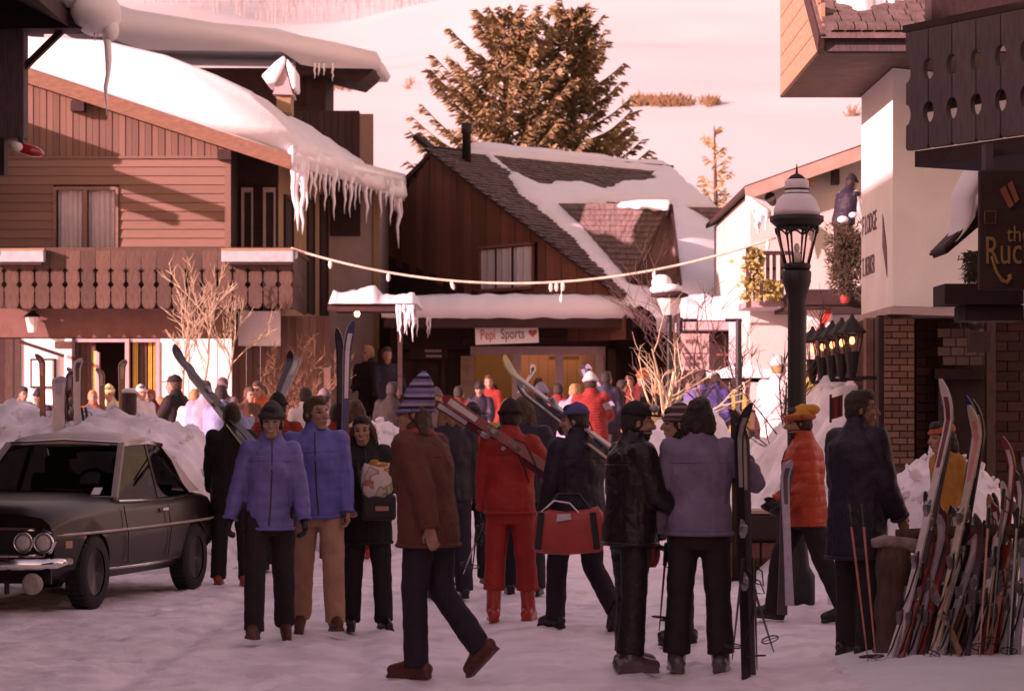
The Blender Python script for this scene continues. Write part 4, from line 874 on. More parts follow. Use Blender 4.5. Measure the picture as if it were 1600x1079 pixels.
for px in (1180, 1190, 1200, 1210, 1222): MB().bb(PX(px, 43.5) - .03, PX(px, 43.5) + .03, 43.5, 43.56, PZ(470, 43.5), PZ(398, 43.5)).build('rail_baluster', BROWN, LG)
MB().bb(PX(1172, 43.5), PX(1240, 43.5), 43.48, 43.58, PZ(398, 43.5), PZ(392, 43.5)).build('rail', BROWN, LG)
MB().bb(PX(1165, 43.4), PX(1240, 43.4), 43.3, 44.9, PZ(480, 43.4), PZ(470, 43.4)).build('deck', MAUVE, LG)
b = MB(); rg = []
for px, top, bot in ((1166, 306, 318), (1176, 308, 326), (1186, 316, 334), (1196, 322, 340), (1204, 328, 342)):
    a_, c_ = P(px, top, 44.35), P(px, bot, 44.35); rg.append([a_, a_ + Vector((0, -.15, -.05)), c_ + Vector((0, -.12, 0)), c_ + Vector((0, .1, 0)), a_ + Vector((0, .2, 0))])
b.loft(rg); es = b.build('eave_ice', ROOFSNOW, LG, True)
for px, y0, l, r in ((1183, 322, .5, .07), (1186, 325, .45, .06), (1197, 330, .36, .04), (1176, 318, .2, .03), (1173, 312, .14, .025), (1191, 328, .25, .03)): icicle(es, P(px, y0, 44.3), l, r)
# evergreen screen and red bucket on the balcony
def needles(b, c, rr, n, ln=(.06, .14), w=.012):
    for _ in range(n):
        v = Vector((random.gauss(0, 1), random.gauss(0, 1), random.gauss(0, 1))).normalized() * random.uniform(.5, 1) ** .5
        p = Vector(c) + Vector((v.x * rr[0], v.y * rr[1], v.z * rr[2])); d = (v + Vector((random.gauss(0, .5), random.gauss(0, .5), random.gauss(0, .5)))).normalized() * random.uniform(*ln); s_ = d.cross(Vector((random.random(), random.random(), random.random()))).normalized() * w
        b.add([p - s_, p + s_, p + d], [(0, 1, 2)])
EV = thing('evergreen_screen', 'tall dark fir bough screen with snow tufts below the man in vest', 'plant', P(1322, 450, 41.9))
b = MB()
for _ in range(46): needles(b, P(random.uniform(1303, 1350), random.uniform(362, 452), random.uniform(41.6, 42)), (.15, .15, .2), 80)
b.build('foliage', mat('screen_needles', (.05, .035, .018), .8, .4, 6), EV, fixn=False)
b = MB(); b.tube([P(1322, 460, 41.9), P(1322, 345, 41.9)], .05, 6); b.build('stem', BARK, EV)
b = MB(); b.ell(P(1317, 343, 41.7), (.09, .08, .06)); b.ell(P(1333, 336, 41.7), (.07, .08, .05)); b.build('snow_tuft', SNOW, EV, True)
BK = thing('red_pot', 'small red pot on balcony edge beside fir screen', 'pot', P(1320, 467, 42.0)); b = MB(); b.lathe(P(1320, 473, 42.05), [(.06, 0), (.085, .14), (.08, .14)], 10); b.build('pot', RED, BK, True)
b = MB(); b.lathe(P(1320, 471, 42.05), [(.075, .1), (.01, .12)], 10); b.build('soil', BARK, BK)
IV = thing('ivy_post', 'yellow green climbing plant on post left of the street lamp', 'plant', P(1180, 470, 43))
b = MB()
for _ in range(420):
    px = random.gauss(1178, 9) if random.random() < .72 else random.uniform(1195, 1222); py = random.uniform(388, 470) if px < 1195 else random.uniform(438, 470)
    c = P(px, py, random.uniform(42.7, 43.1)); M_ = Euler((random.uniform(0, 6), random.uniform(0, 6), random.uniform(0, 6))).to_matrix(); s_ = random.uniform(.035, .07)
    b.add([c + M_ @ Vector(v) * s_ for v in ((0, -1, 0), (.7, 0, .2), (0, 1, 0), (-.7, 0, .2))], [(0, 1, 2, 3)])
b.build('leaves', mat('ivy_leaves', (.30, .24, .07), .7, .4, 6), IV, fixn=False)
b = MB(); b.bb(PX(1166, 43), PX(1174, 43), 43, 43.08, PZ(480, 43), PZ(386, 43)); b.build('post', BALC, IV)

# side shop behind the planters
SS = thing('side_shop', 'low brown shop with lattice window and snowy rail right of ski shop', 'building', (4.4, 49, .8))
b = MB(); b.bb(PX(1064, 49), PX(1262, 49), 49, 51.5, .5, PZ(487, 49)); b.build('wall', BROWN, SS)
b = MB(); xx0, xx1 = PX(1064, 48.2), PX(1262, 48.2); b.bb(xx0, xx1, 48.2, 50, PZ(515, 48.2), PZ(500, 48.2)); b.build('eave', MAUVE, SS)
b = MB(); b.grid(lambda u, v: (lerp(xx0, xx1, u), 48.15 + 2.2 * v, PZ(500, 48.2) + (.22 + .08 * fbm(u * 7, v * 2) if 0 < v else 0) + v * .35), 30, 6); b.build('eave_snow', ROOFSNOW, SS, True, fixn=False)
for i in range(4):
    pa = 1120 + i * 28; b = MB(); y = 48.95; b.bb(PX(pa, y), PX(pa + 25, y), y, y + .04, PZ(585, y), PZ(522, y)); w = b.build('window', BLACKW, SS)
    b = MB(); b.bb(PX(pa, y), PX(pa + 25, y), y - .03, y - .002, PZ(556, y), PZ(552, y)); b.bb(PX(pa + 11, y), PX(pa + 14, y), y - .035, y - .003, PZ(585, y), PZ(522, y)); b.bb(PX(pa, y), PX(pa + 25, y), y - .03, y - .002, PZ(585, y), PZ(581, y)); b.build('glazing_bar', mat('red_brown_trim', (.18, .06, .05)), w)
MB().bb(PX(1140, 47.5), PX(1155, 47.5), 47.5, 47.65, .6, PZ(500, 47.5)).build('snowy_post', mat('frosted_post', (.55, .47, .5)), SS)
b = MB(); b.bb(PX(1100, 45), PX(1240, 45), 45, 45.1, PZ(597, 45), PZ(590, 45)); b.build('rail', BROWN, SS)
for px in range(1105, 1240, 15): MB().bb(PX(px, 45), PX(px, 45) + .05, 45.01, 45.06, .5, PZ(597, 45)).build('rail_post', BROWN, SS)
b = MB(); b.grid(lambda u, v: (lerp(PX(1104, 44.9), PX(1238, 44.9), u), 44.9 + .35 * v, PZ(590, 45) + (.12 + .14 * math.exp(-((u - .42) / .2) ** 2) + .03 * fbm(u * 9, v) if 0 < v < 1 else 0)), 26, 5); b.build('rail_snow', ROOFSNOW, SS, True, fixn=False)
# ================================================================== TREES
NEED = mat('spruce_needles', (.23, .16, .08), .7, .5, 1.2, spec=.3)
def spruce(label, x, y, zb, h, rad, n=230, group=None, m=NEED, seed=1, dens=1.0):
    rnd = random.Random(seed); t = thing('spruce_tree', label, 'tree', (x, y, zb), group)
    b = MB(); b.tube([(x, y, zb), (x + .1, y, zb + h * .5), (x, y, zb + h)], [h * .022, h * .014, .02], 9); b.build('trunk', BARK, t, True)
    b = MB()
    for i in range(n):
        f = (i + rnd.random()) / n; f = f ** .9; z = zb + h * (.10 + .88 * f); L = rad * (1 - f) ** .62 * rnd.uniform(.35, 1.3) + .25; a = rnd.uniform(0, 2 * math.pi)
        up = lerp(-.10, .75, f) + rnd.uniform(-.12, .12); d = Vector((math.cos(a), math.sin(a), 0)); p = Vector((x, y, z)); pts = []
        for k in range(7): s_ = k / 6; pts.append(p + d * (L * s_) + Vector((0, 0, L * (up * s_ - .28 * s_ + .42 * s_ * s_))))
        b.tube(pts, [.035 * (1 - k / 7) + .006 for k in range(7)], 4, False)
        side = Vector((-d.y, d.x, 0)); nt_ = int((30 + L * 34) * dens)
        for k in range(nt_):
            s_ = rnd.uniform(.12, 1.0) ** .8; q0 = pts[int(s_ * 5.99)].lerp(pts[int(s_ * 5.99) + 1], s_ * 6 % 1 if s_ < .99 else .9); w = rnd.uniform(-1, 1); ln = rnd.uniform(.22, .48) * (1 - .35 * s_) * (.7 + .3 * min(1, L))
            dirn = (d * rnd.uniform(.5, 1.1) + side * w * .9 + Vector((0, 0, rnd.uniform(-.75, .25)))).normalized(); e = q0 + dirn * ln; ww = dirn.cross(Vector((rnd.uniform(-1, 1), rnd.uniform(-1, 1), rnd.uniform(-1, 1)))).normalized() * rnd.uniform(.022, .05)
            b.add([q0 - ww * .5, q0 + ww * .5, q0.lerp(e, .6) + ww, e, q0.lerp(e, .6) - ww], [(0, 1, 2, 3, 4)])
    b.build('crown', m, t, fixn=False); return t
spruce('large golden lit spruce behind the ski shop, left of the twin tops', PX(788, 72), 72, 1.2, 11.9, 3.6, 330, 'spruces behind the ski shop', seed=3, dens=.72)
spruce('large golden lit spruce behind the ski shop, right of the twin tops', PX(893, 73.5), 73.5, 1.2, 12.2, 3.0, 330, 'spruces behind the ski shop', seed=8, dens=.72)
PALEN = mat('pale_needles', (.34, .235, .11), .8, .35, 1.5)
spruce('small thin pale yellow conifer on snowy hill right of ski shop', PX(1116, 95), 95, 3.0, 9.4, .95, 60, None, PALEN, 5, .30)
def bare(label, x, y, z, h, spread, n, m, seed, cat='tree', trunk=.05, name='bare_tree', group=None, up=1.0, twig=.006, depth=3):
    rnd = random.Random(seed); t = thing(name, label, cat, (x, y, z), group); tr = MB(); br = MB()
    def grow(p, d, L, r, lvl, mb):
        pts = [p]; q = Vector(p); dd = Vector(d)
        for k in range(4):
            dd = (dd + Vector((rnd.gauss(0, .13), rnd.gauss(0, .13), rnd.gauss(.05 * up, .08)))).normalized(); q = q + dd * (L / 4); pts.append(q.copy())
        mb.tube(pts, [r * (1 - .16 * k) for k in range(5)], 6 if lvl == 0 else 4, False)
        if lvl < depth:
            for k in range(rnd.randint(3, 5) if lvl else n):
                s_ = rnd.uniform(.25, 1) if lvl else rnd.uniform(.3, 1); i = min(3, int(s_ * 4)); b0 = pts[i].lerp(pts[i + 1], s_ * 4 - i if s_ < 1 else 1); a = rnd.uniform(0, 6.28); sd = Vector((math.cos(a), math.sin(a) * .8, 0))
                grow(b0, (dd * rnd.uniform(.4, .9) + sd * spread * rnd.uniform(.4, 1)).normalized(), L * rnd.uniform(.38, .62), max(twig, r * .40), lvl + 1, br)
    grow(Vector((x, y, z)), Vector((0, 0, 1)), h * .62, trunk, 0, tr); tr.build('trunk', m, t, True); br.build('branches', m, t, fixn=False); return t
TRUNKL = mat('pale_bark', (.56, .43, .27), .8, .15, 8, .4, 30)
bare('sunlit bare tree with pale thick trunk and drooping twigs by snow heap', PX(1029, 37.5), 37.5, .3, 3.3, .5, 7, TRUNKL, 4, trunk=.07, up=-.2, twig=.0045)
b = MB(); x_, y_ = PX(1029, 37.5), 37.5
bare('thin dark bare sapling right of the pale trunk', PX(1128, 40), 40, .4, 4.3, .6, 9, DARKB, 12, trunk=.035)
bare('bare sapling standing before the white clothed person', PX(1222, 30), 30, .4, 2.7, .55, 8, DARKB, 21, trunk=.028)
bare('bare brown sapling under the lodge deck', PX(1180, 42), 42, .5, 3.6, .7, 9, DARKB, 33, trunk=.03)
bare('leafless bleached shrub before the hotel balcony, tallest of three', PX(325, 45), 44.6, PZ(640, 44.6), 2.75, .55, 9, PALEB, 41, 'shrub', .035, 'bare_shrub', 'bleached shrubs before the hotel', twig=.008)
bare('leafless bleached shrub before the hotel balcony, left of three', PX(288, 45), 44.8, PZ(640, 44.8), 2.4, .5, 8, PALEB, 42, 'shrub', .03, 'bare_shrub', 'bleached shrubs before the hotel', twig=.008)
bare('leafless bleached shrub before the hotel balcony, right of three', PX(346, 45), 44.9, PZ(640, 44.9), 2.3, .5, 8, PALEB, 43, 'shrub', .03, 'bare_shrub', 'bleached shrubs before the hotel', twig=.008)
for i, px in enumerate((455, 470, 488)): bare('brown twiggy bush against the hotel corner boards, %s' % ('left', 'middle', 'right')[i], PX(px, 46), 45.8, .6, 2.5, .8, 10, mat('brown_twigs', (.22, .12, .075), .9, .3, 20), 60 + i, 'shrub', .03, 'bare_shrub', 'brown bushes at the hotel corner', twig=.007)
bare('dark leafless bush at the dormer foot', PX(1035, 52), 51.0, PZ(470, 51), .8, .9, 8, DARKB, 77, 'shrub', .02, 'bare_shrub')
# ================================================================== PEOPLE
SKIN = mat('skin', (.36, .185, .13), .6, .2, 26, .25, 90, sss=.05)
LIPS = mat('lips', (.30, .085, .07), .5); EYEM = mat('eye_dark', (.035, .02, .016), .3); TEETH = mat('teeth', (.48, .40, .36), .5)
HAIRD = mat('dark_hair', (.022, .011, .008), .55, .35, 40, .6, 120); HAIRB = mat('brown_hair', (.075, .034, .018), .55, .35, 40, .6, 120); HAIRL = mat('blond_hair', (.34, .19, .075), .55, .3, 40, .6, 120)
def cloth(name, rgb, quilt=0, bump=.5, bs=20, rough=.8, var=.16): return mat(name, rgb, rough, var, 9, bump, bs, wave=quilt or None, spec=.3)
NAVY = cloth('navy_nylon', (.016, .011, .024), 0, .4, 20, .6); BLACK = cloth('black_cloth', (.016, .010, .011)); CHAR = cloth('charcoal_trousers', (.020, .012, .014))
NAVYT = cloth('navy_trousers', (.022, .014, .026)); LAV = cloth('lavender_nylon', (.145, .122, .35), 3.2, .28, 20, .5); BLUE = cloth('blue_nylon', (.105, .105, .36), 2.6, .25, 20, .5)
TAN = cloth('tan_trousers', (.40, .20, .135)); COAT = cloth('rust_brown_coat', (.125, .038, .024), 0, .5, 20); REDS = cloth('red_ski_suit', (.36, .026, .018), 0, .3, 20, .6)
ORNG = cloth('orange_quilt', (.48, .060, .022), 3.4, .4, 20, .5); DENIM = cloth('faded_denim', (.165, .125, .20), 0, .5, 20); REDJ = cloth('red_jacket', (.27, .028, .02), 8, .5, 20)
WHITEC = cloth('white_cloth', (.52, .48, .47)); CREAM = cloth('cream_jacket', (.66, .54, .30), 8); LILAC = cloth('lilac_coat', (.30, .26, .34)); PALEB_ = cloth('pale_blue_jacket', (.20, .24, .40)); GREYC = cloth('grey_coat', (.16, .11, .12))
YELL = cloth('yellow_jacket', (.40, .27, .07), 8); OCHRE = cloth('ochre_jacket', (.42, .17, .035)); BROWNC = cloth('brown_cloth', (.10, .045, .03)); MAROON = cloth('maroon_cloth', (.13, .02, .018)); ORANGEJ = cloth('bright_orange', (.42, .095, .03))
BOOTB = mat('brown_boot', (.10, .028, .018), .5, .2, 12, .2, 40); BOOTK = mat('black_boot', (.014, .009, .009), .4, .2, 12, .2, 40); BOOTR = mat('red_boot', (.42, .035, .022), .35, .15, 12, coat=.3); BOOTG = mat('grey_ski_boot', (.09, .06, .07), .35, .4, 14, coat=.4); BOOTRB = mat('red_brown_boot', (.26, .05, .025), .5, .2, 12, .2, 40)
GLOVE = mat('black_glove', (.014, .009, .010), .6, .2, 20, .2, 60)
def plaid(name, c1, c2, sc=14):
    if name in _m: return _m[name]
    m = mat(name, c1, .85, .15, 9, .3, 60); t = m.node_tree; N = t.nodes; L = t.links; hs = N['Hue/Saturation/Value'] if 'Hue/Saturation/Value' in N else [n for n in N if n.type == 'HUE_SAT'][0]
    tc = [n for n in N if n.type == 'TEX_COORD'][0]; ws = []
    for d in ('X', 'Z'):
        w = N.new('ShaderNodeTexWave'); w.bands_direction = d; w.inputs['Scale'].default_value = sc / 6.28 * 2; L.new(tc.outputs['Object'], w.inputs[0]); ws.append(w)
    mx = N.new('ShaderNodeMath'); mx.operation = 'ADD'; L.new(ws[0].outputs[1], mx.inputs[0]); L.new(ws[1].outputs[1], mx.inputs[1])
    r = N.new('ShaderNodeValToRGB'); r.color_ramp.elements[0].position = .55; r.color_ramp.elements[0].color = (*c1, 1); r.color_ramp.elements[1].position = .75; r.color_ramp.elements[1].color = (*c2, 1)
    hf = N.new('ShaderNodeMath'); hf.operation = 'MULTIPLY'; hf.inputs[1].default_value = .5; L.new(mx.outputs[0], hf.inputs[0]); L.new(hf.outputs[0], r.inputs[0]); L.new(r.outputs[0], hs.inputs['Color']); return m
PLAID = plaid('red_black_plaid', (.38, .03, .02), (.02, .01, .01))
def stripes(name, cols, scale, direction='Z'):
    if name in _m: return _m[name]
    m = mat(name, cols[0], .9, .12, 20, .5, 90); t = m.node_tree; N = t.nodes; L = t.links; hs = [n for n in N if n.type == 'HUE_SAT'][0]; tc = [n for n in N if n.type == 'TEX_COORD'][0]
    sp = N.new('ShaderNodeSeparateXYZ'); L.new(tc.outputs['Object'], sp.inputs[0]); mu = N.new('ShaderNodeMath'); mu.operation = 'MULTIPLY'; mu.inputs[1].default_value = scale; L.new(sp.outputs[direction], mu.inputs[0])
    fr = N.new('ShaderNodeMath'); fr.operation = 'FRACT'; L.new(mu.outputs[0], fr.inputs[0]); r = N.new('ShaderNodeValToRGB'); r.color_ramp.interpolation = 'CONSTANT'
    for i, c in enumerate(cols):
        e = r.color_ramp.elements[i] if i < 2 else r.color_ramp.elements.new(i / len(cols)); e.position = i / len(cols); e.color = (*c, 1)
    L.new(fr.outputs[0], r.inputs[0]); L.new(r.outputs[0], hs.inputs['Color']); return m
KNIT = stripes('striped_knit', [(.16, .13, .26), (.02, .013, .03), (.30, .27, .40), (.13, .11, .24), (.20, .17, .30), (.03, .02, .05), (.34, .27, .33)], 7.5)
KNIT2 = stripes('patterned_knit', [(.05, .03, .035), (.33, .22, .25), (.06, .04, .03), (.04, .03, .03), (.22, .14, .13)], 11)

def dv(s, fl, ab=0):
    f, a = R(fl), R(ab); return Vector((s * math.sin(a) * math.cos(f) if abs(math.cos(f)) > .3 else s * math.sin(a), -math.sin(f), -math.cos(f) * math.cos(a)))
STAND = dict(legs=((2, -1, 3), (-3, -4, 3)), arms=((2, 7, 14, 2), (2, 7, 14, 2)))
WALKF = dict(legs=((20, 14, 1), (-14, -30, 1)), arms=((-16, 8, 4, 4), (16, 8, 30, 4)))

def person(label, px, Y, h=1.75, yaw=0, lean=0, side=0, legs=None, arms=None, head=(0, 0), top=BLACK, hem=.80, bottom=CHAR, boots=BOOTK, bootk=0, hat=None, hatm=BLACK, hair=HAIRD, long=0, glove=None, fine=0, fem=0, puff=1.0, flare=.0, skin=SKIN, scarf=None, smile=0, feet=(8, 8), foot_pitch=(0, 0), group=None, z=None, face=1, collar=1, sit=0, vest=0, cuffm=None, twist=0, bare=0, beard=0):
    if not fine:
        q_ = random.Random(label); side = side or q_.uniform(-3.5, 3.5); lean = lean or q_.uniform(-1, 6); head = (head[0] + q_.uniform(-35, 35), head[1] + q_.uniform(-4, 8)); twist = q_.uniform(-14, 14)
        if arms is None: arms = tuple((q_.uniform(-12, 25), q_.uniform(5, 16), q_.uniform(5, 80), q_.uniform(-12, 8)) for _ in (0, 1))
        if legs is None: a_ = q_.uniform(-3, 16); legs = ((a_, a_ - q_.uniform(0, 10), q_.uniform(2, 6)), (-a_ * .6, -a_ * .6 - q_.uniform(0, 18), q_.uniform(2, 6)))
    s = h / 1.72; x0 = PX(px, Y); zg = gz(x0, Y) if z is None else z
    legs = legs or STAND['legs']; arms = arms or STAND['arms']
    W_ = Matrix.Rotation(R(yaw), 3, 'Z')
    pel = Vector((0, 0, .93)); hipx = .088
    LR = Matrix.Rotation(R(lean), 3, 'X') @ Matrix.Rotation(R(side), 3, 'Y') @ Matrix.Rotation(R(twist), 3, 'Z')
    def U(p):                                             # upper body points follow the lean
        p = Vector(p); k = smooth01((p.z - .80) / .22); q = pel + LR @ (p - pel); return p.lerp(q, k)
    # legs
    J = []; lowest = 9
    for i, sx in enumerate((1, -1)):
        ft, fs, ab = legs[i]; hip = Vector((sx * hipx, 0, .90)); kn = hip + dv(sx, ft, ab) * .425; an = kn + dv(sx, fs, ab * .6) * .415
        fp = R(foot_pitch[i]); fy = R(feet[i]) * sx
        fd = Vector((math.sin(fy) * math.cos(fp), -math.cos(fy) * math.cos(fp), math.sin(fp))); fu = Vector((0, fd.z, -fd.y)).normalized()
        toe = an - fu * .065 + fd * .165; heel = an - fu * .06 - fd * .065
        J.append((hip, kn, an, toe, heel, fd, fu)); lowest = min(lowest, (toe - fu * .045).z, (heel - fu * .045).z)
    dz = -lowest if not sit else 0
    def wp(p): q = W_ @ (Vector(p) + Vector((0, 0, dz))) * s; return Vector((x0, Y, zg)) + q
    root = thing('person', label, 'person', (x0, Y, zg), group)
    class WB(MB): pass
    def cvt(mb):
        mb.v = [tuple(wp(v)) for v in mb.v]; return mb
    vx = (.0085, .011, .017)[2 - fine] if fine else .021
    # arms
    A = []
    for i, sx in enumerate((1, -1)):
        fu_, au, ff, af = arms[i]; sh = U((sx * (.150 if fem else .168), .005, 1.378)); el = sh + (LR @ dv(sx, fu_, au)) * .285; wr = el + (LR @ dv(sx, ff, af)) * .25
        A.append((sh, el, wr))
    neck = U((0, .005, 1.47)); HR = LR @ Matrix.Rotation(R(head[0]), 3, 'Z') @ Matrix.Rotation(R(head[1]), 3, 'X')
    hc = U((0, -.012, 1.475)) + HR @ Vector((0, -.014, .112)) * 1.0
    def hp(x, y, z): return hc + HR @ Vector((x, y, z))
    # ---- body: one continuous figure
    b = MB()
    def trunk(b, lv, n=14):
        rings = []
        for z, rx, ry, yo in lv:
            rings.append([U((rx * math.cos(a), yo + ry * math.sin(a), z)) for a in np.linspace(0, 2 * math.pi, n, endpoint=False)])
        b.loft(rings)
    w = .90 if fem else 1.0
    trunk(b, [(.80, .14, .10, .01), (.90, .165, .115, .01), (1.08, .14 * w, .10, 0), (1.27, .165 * w, .118, -.005), (1.39, .17 * w, .095, .005), (1.45, .10, .07, .01), (1.48, .06, .06, .01)])
    b.cap(neck - Vector((0, 0, .04)), hp(0, .015, -.06), .058, .054)
    b.ell(hc + HR @ Vector((0, .012, .025)), (.077, .098, .098), HR); b.ell(hp(0, -.03, -.045), (.060, .066, .075), HR); b.cap(hp(-.018, -.062, -.098), hp(.018, -.062, -.098), .026, .026, 8)
    b.cap(hp(0, -.088, .012), hp(0, -.112, -.028), .011, .017, 8); b.cap(hp(-.036, -.076, .028), hp(.036, -.076, .028), .013, .013, 8)
    b.cap(hp(-.022, -.088, -.066), hp(.022, -.088, -.066), .012, .012, 6)
    for sx in (1, -1):
        b.ell(hp(sx * .079, .012, -.012), (.012, .022, .034), HR, 8, 5); b.ell(hp(sx * .04, -.068, -.025), (.026, .022, .024), HR, 8, 5)
    for i, sx in enumerate((1, -1)):
        hip, kn, an, toe, heel, fd, fu = J[i]; b.cap(hip, kn, .082, .055); b.cap(kn, an, .055, .038); b.cap(heel + fu * .01, toe, .034, .030)
        sh, el, wr = A[i]; b.cap(sh, el, .052, .040); b.cap(el, wr, .040, .027); 
    gl = [MB(), MB()]
    for i, sx in enumerate((1, -1)):                      # hands: palm, four unequal bent fingers, thumb at the side
        sh, el, wr = A[i]; d = (wr - el).normalized(); inn = Vector((-sx, -.25, 0)); n_ = (inn - d * inn.dot(d)).normalized(); l_ = d.cross(n_) * (1 if sx > 0 else -1)
        fwd = Vector((0, -1, 0)); l_ = l_ if l_.dot(LR @ fwd) > 0 or abs(l_.dot(fwd)) < .2 else -l_
        for tgt, inf in ((b, 0), (gl[i], .006 if glove else None)):
            if inf is None: continue
            kr = [wr + d * .085 + l_ * o_ for o_ in (.030, .010, -.010, -.029)]
            for k_, q in enumerate(kr):
                tgt.cap(wr + l_ * (.018 - .012 * k_) + d * .01, q, .016 + inf, .013 + inf, 7); ln_ = (.040, .045, .042, .033)[k_]
                c1, c2 = R(28 + 6 * k_), R(62 + 8 * k_); m1 = q + (d * math.cos(c1) + n_ * math.sin(c1)) * ln_; m2 = m1 + (d * math.cos(c2) + n_ * math.sin(c2)) * ln_ * .85
                tgt.cap(q, m1, .0105 + inf, .0095 + inf, 6); tgt.cap(m1, m2, .0095 + inf, .008 + inf, 6)
            t0 = wr + d * .025 + l_ * .025; t1 = t0 + (d * .6 + l_ * .7 + n_ * .35).normalized() * .045; t2 = t1 + (d * .85 + l_ * .2 + n_ * .4).normalized() * .032
            tgt.cap(t0, t1, .014 + inf, .011 + inf, 6); tgt.cap(t1, t2, .011 + inf, .009 + inf, 6)
            if inf: tgt.cap(wr - d * .05, wr + d * .02, .040, .034, 8)
    cvt(b); o0 = org(root); hw = wp(hc) - o0; HM = (W_ @ HR).inverted()
    def post(me):
        if not face: return
        n = len(me.vertices); co = np.empty(n * 3); me.vertices.foreach_get('co', co); co = (co.reshape(-1, 3) - np.array(hw)) / s; lc = co @ np.array(HM).T
        pn = len(me.polygons); cen = np.empty(pn * 3); me.polygons.foreach_get('center', cen); lc = ((cen.reshape(-1, 3) - np.array(hw)) / s) @ np.array(HM).T
        x, y, zz = np.abs(lc[:, 0]), lc[:, 1], lc[:, 2]; front = y < -.045
        mi = np.zeros(pn, int)
        mi[front & (((x - .032) / .0155) ** 2 + ((zz - .004) / .0075) ** 2 < 1)] = 2
        mi[front & (((x - .033) / .018) ** 2 + ((zz - .031) / .0045) ** 2 < 1)] = 3
        mw, mh = (.027, .0085) if smile else (.023, .0075); cv = zz + .066 - (x * x * 9 if smile else 0)
        mi[front & ((x / mw) ** 2 + (cv / mh) ** 2 < 1)] = 1
        if smile: mi[front & ((x / (mw * .8)) ** 2 + (cv / (mh * .36)) ** 2 < 1)] = 4
        if beard: mi[(zz < -.05) & (y < .0) & (zz > -.14) & (x < .09) & (mi == 0) & (np.abs(zz + .066) > .006)] = 3
        me.polygons.foreach_set('material_index', mi)
    fuse(b, 'body', [skin, LIPS, EYEM, hair or HAIRB, TEETH], root, vx * s, 2, post=post)
    # ---- trousers
    b = MB(); trunk(b, [(.74 if not sit else .80, .155, .12, .012), (.84, .178, .132, .014), (.93, .175, .13, .01), (1.02, .155, .118, .005)])
    for i in (0, 1):
        hip, kn, an, toe, heel, fd, fu = J[i]; sd = (an - kn).normalized(); e = an + sd * (.045 if not bootk else -.14 if bootk == 2 else -.01)
        b.cap(hip + Vector((0, .01, .02)), kn, .108, .084 + .01 * flare, 12); b.tube([kn + (hip - kn).normalized() * .06, kn, kn.lerp(e, .5), e], [.083, .083, .080 + .02 * flare, .078 + .042 * flare], 12)
    fuse(cvt(b), 'trousers', [bottom], root, max(vx, .011) * s, 4, .016 * (1 + .5 * puff - .5), .11)
    # ---- footwear
    for i in (0, 1):
        hip, kn, an, toe, heel, fd, fu = J[i]; sd = (kn - an).normalized(); b = MB(); q = 1.18 if bootk else 1.0
        b.cap(heel + fu * .012, an.lerp(toe, .35) - fu * .012, .046 * q, .046 * q, 8); b.cap(an.lerp(toe, .35) - fu * .018, toe + fu * .004, .046 * q, .037 * q, 8); b.tube([an - fu * .03, an + sd * .05, an + sd * (.24 if bootk else .10)], [.052 * q, .050 * q, .058 * q], 10)
        sl_ = MB(); lat = fd.cross(fu).normalized(); m0 = (heel + toe) / 2 - fu * .038
        b.bar(heel - fu * .036 - fd * .03, toe - fu * .036 + fd * .03, .075 * q, .022, fu)
        ob = fuse(cvt(b), 'boot', [boots], root, max(.009, vx * .9) * s, 2)
        if bootk and fine:
            for k in range(3):
                c = an + sd * (.05 + .06 * k) + fd * .062; bk = MB(); bk.bar(c - lat * .05, c + lat * .05, .014, .012, fu); bk.build('buckle', STEEL, None) if False else cvt(bk).build('buckle', STEEL, ob)
    # ---- jacket
    b = MB(); p_ = puff; hz = hem
    lv = [(hz, .188 * w * p_, .142 * p_, .008), ((hz + 1.06) / 2, .182 * w * p_, .138 * p_, .008), (1.08, .172 * w * p_, .130 * p_, .002), (1.25, .195 * w * p_, .146 * p_, -.004), (1.36, .182 * w * p_, .122 * p_, .004), (1.435, .130 * w, .098, .008), (1.49, .078, .078, .008)]
    trunk(b, lv, 18)
    for i in (0, 1):
        sh, el, wr = A[i]; d = (wr - el).normalized()
        b.ell(sh - Vector((0, 0, .012)), (.072 * p_, .078 * p_, .060))
        if not vest:
            b.cap(sh, el, .078 * p_, .064 * p_, 12); b.tube([el + (sh - el).normalized() * .04, el, el.lerp(wr, .6), wr + d * .012], [.060 * p_, .064 * p_, .058 * p_, .046 * p_], 12)
    if collar: b.tube([neck - Vector((0, 0, .02)), neck + Vector((0, -.004, .045)) + (hc - neck) * .18], [.088, .074], 12)
    J_ = fuse(cvt(b), 'jacket' if hem > .7 else 'coat', [top], root, max(vx, .011) * s, 4, .020 * p_, .10)
    if fine and hem < 1 and yaw != 180 and abs(yaw) < 100:   # zip and pockets where the front shows
        zb = MB(); pts = []
        for z_ in np.linspace(hz + .03, 1.44, 9): ry = float(np.interp(z_, [l[0] for l in lv], [l[2] for l in lv])); yo = float(np.interp(z_, [l[0] for l in lv], [l[3] for l in lv])); pts.append(U((0, yo - ry - .002, z_)))
        zb.tube(pts, .006, 5); cvt(zb).build('zip', mat('dark_zip', (.03, .02, .035), .4), J_)
    if fine == 2:                                         # hem, cuffs and shoulder seam
        def band(z_, rr, g=1.0):
            ry = [float(np.interp(z_, [l[0] for l in lv], [l[k] for l in lv])) for k in (1, 2, 3)]
            return [U((ry[0] * g * math.cos(a), ry[2] + ry[1] * g * math.sin(a), z_)) for a in np.linspace(0, 2 * math.pi, 25)]
        bb_ = MB(); bb_.tube(band(hz + .012, 0, .985), .014, 6, False); cvt(bb_).build('hem_band', top, J_, True)
        if not vest and hem > .7:
            bb_ = MB(); bb_.tube(band(1.30, 0, 1.0), .006, 5, False); cvt(bb_).build('yoke_seam', top, J_, True)
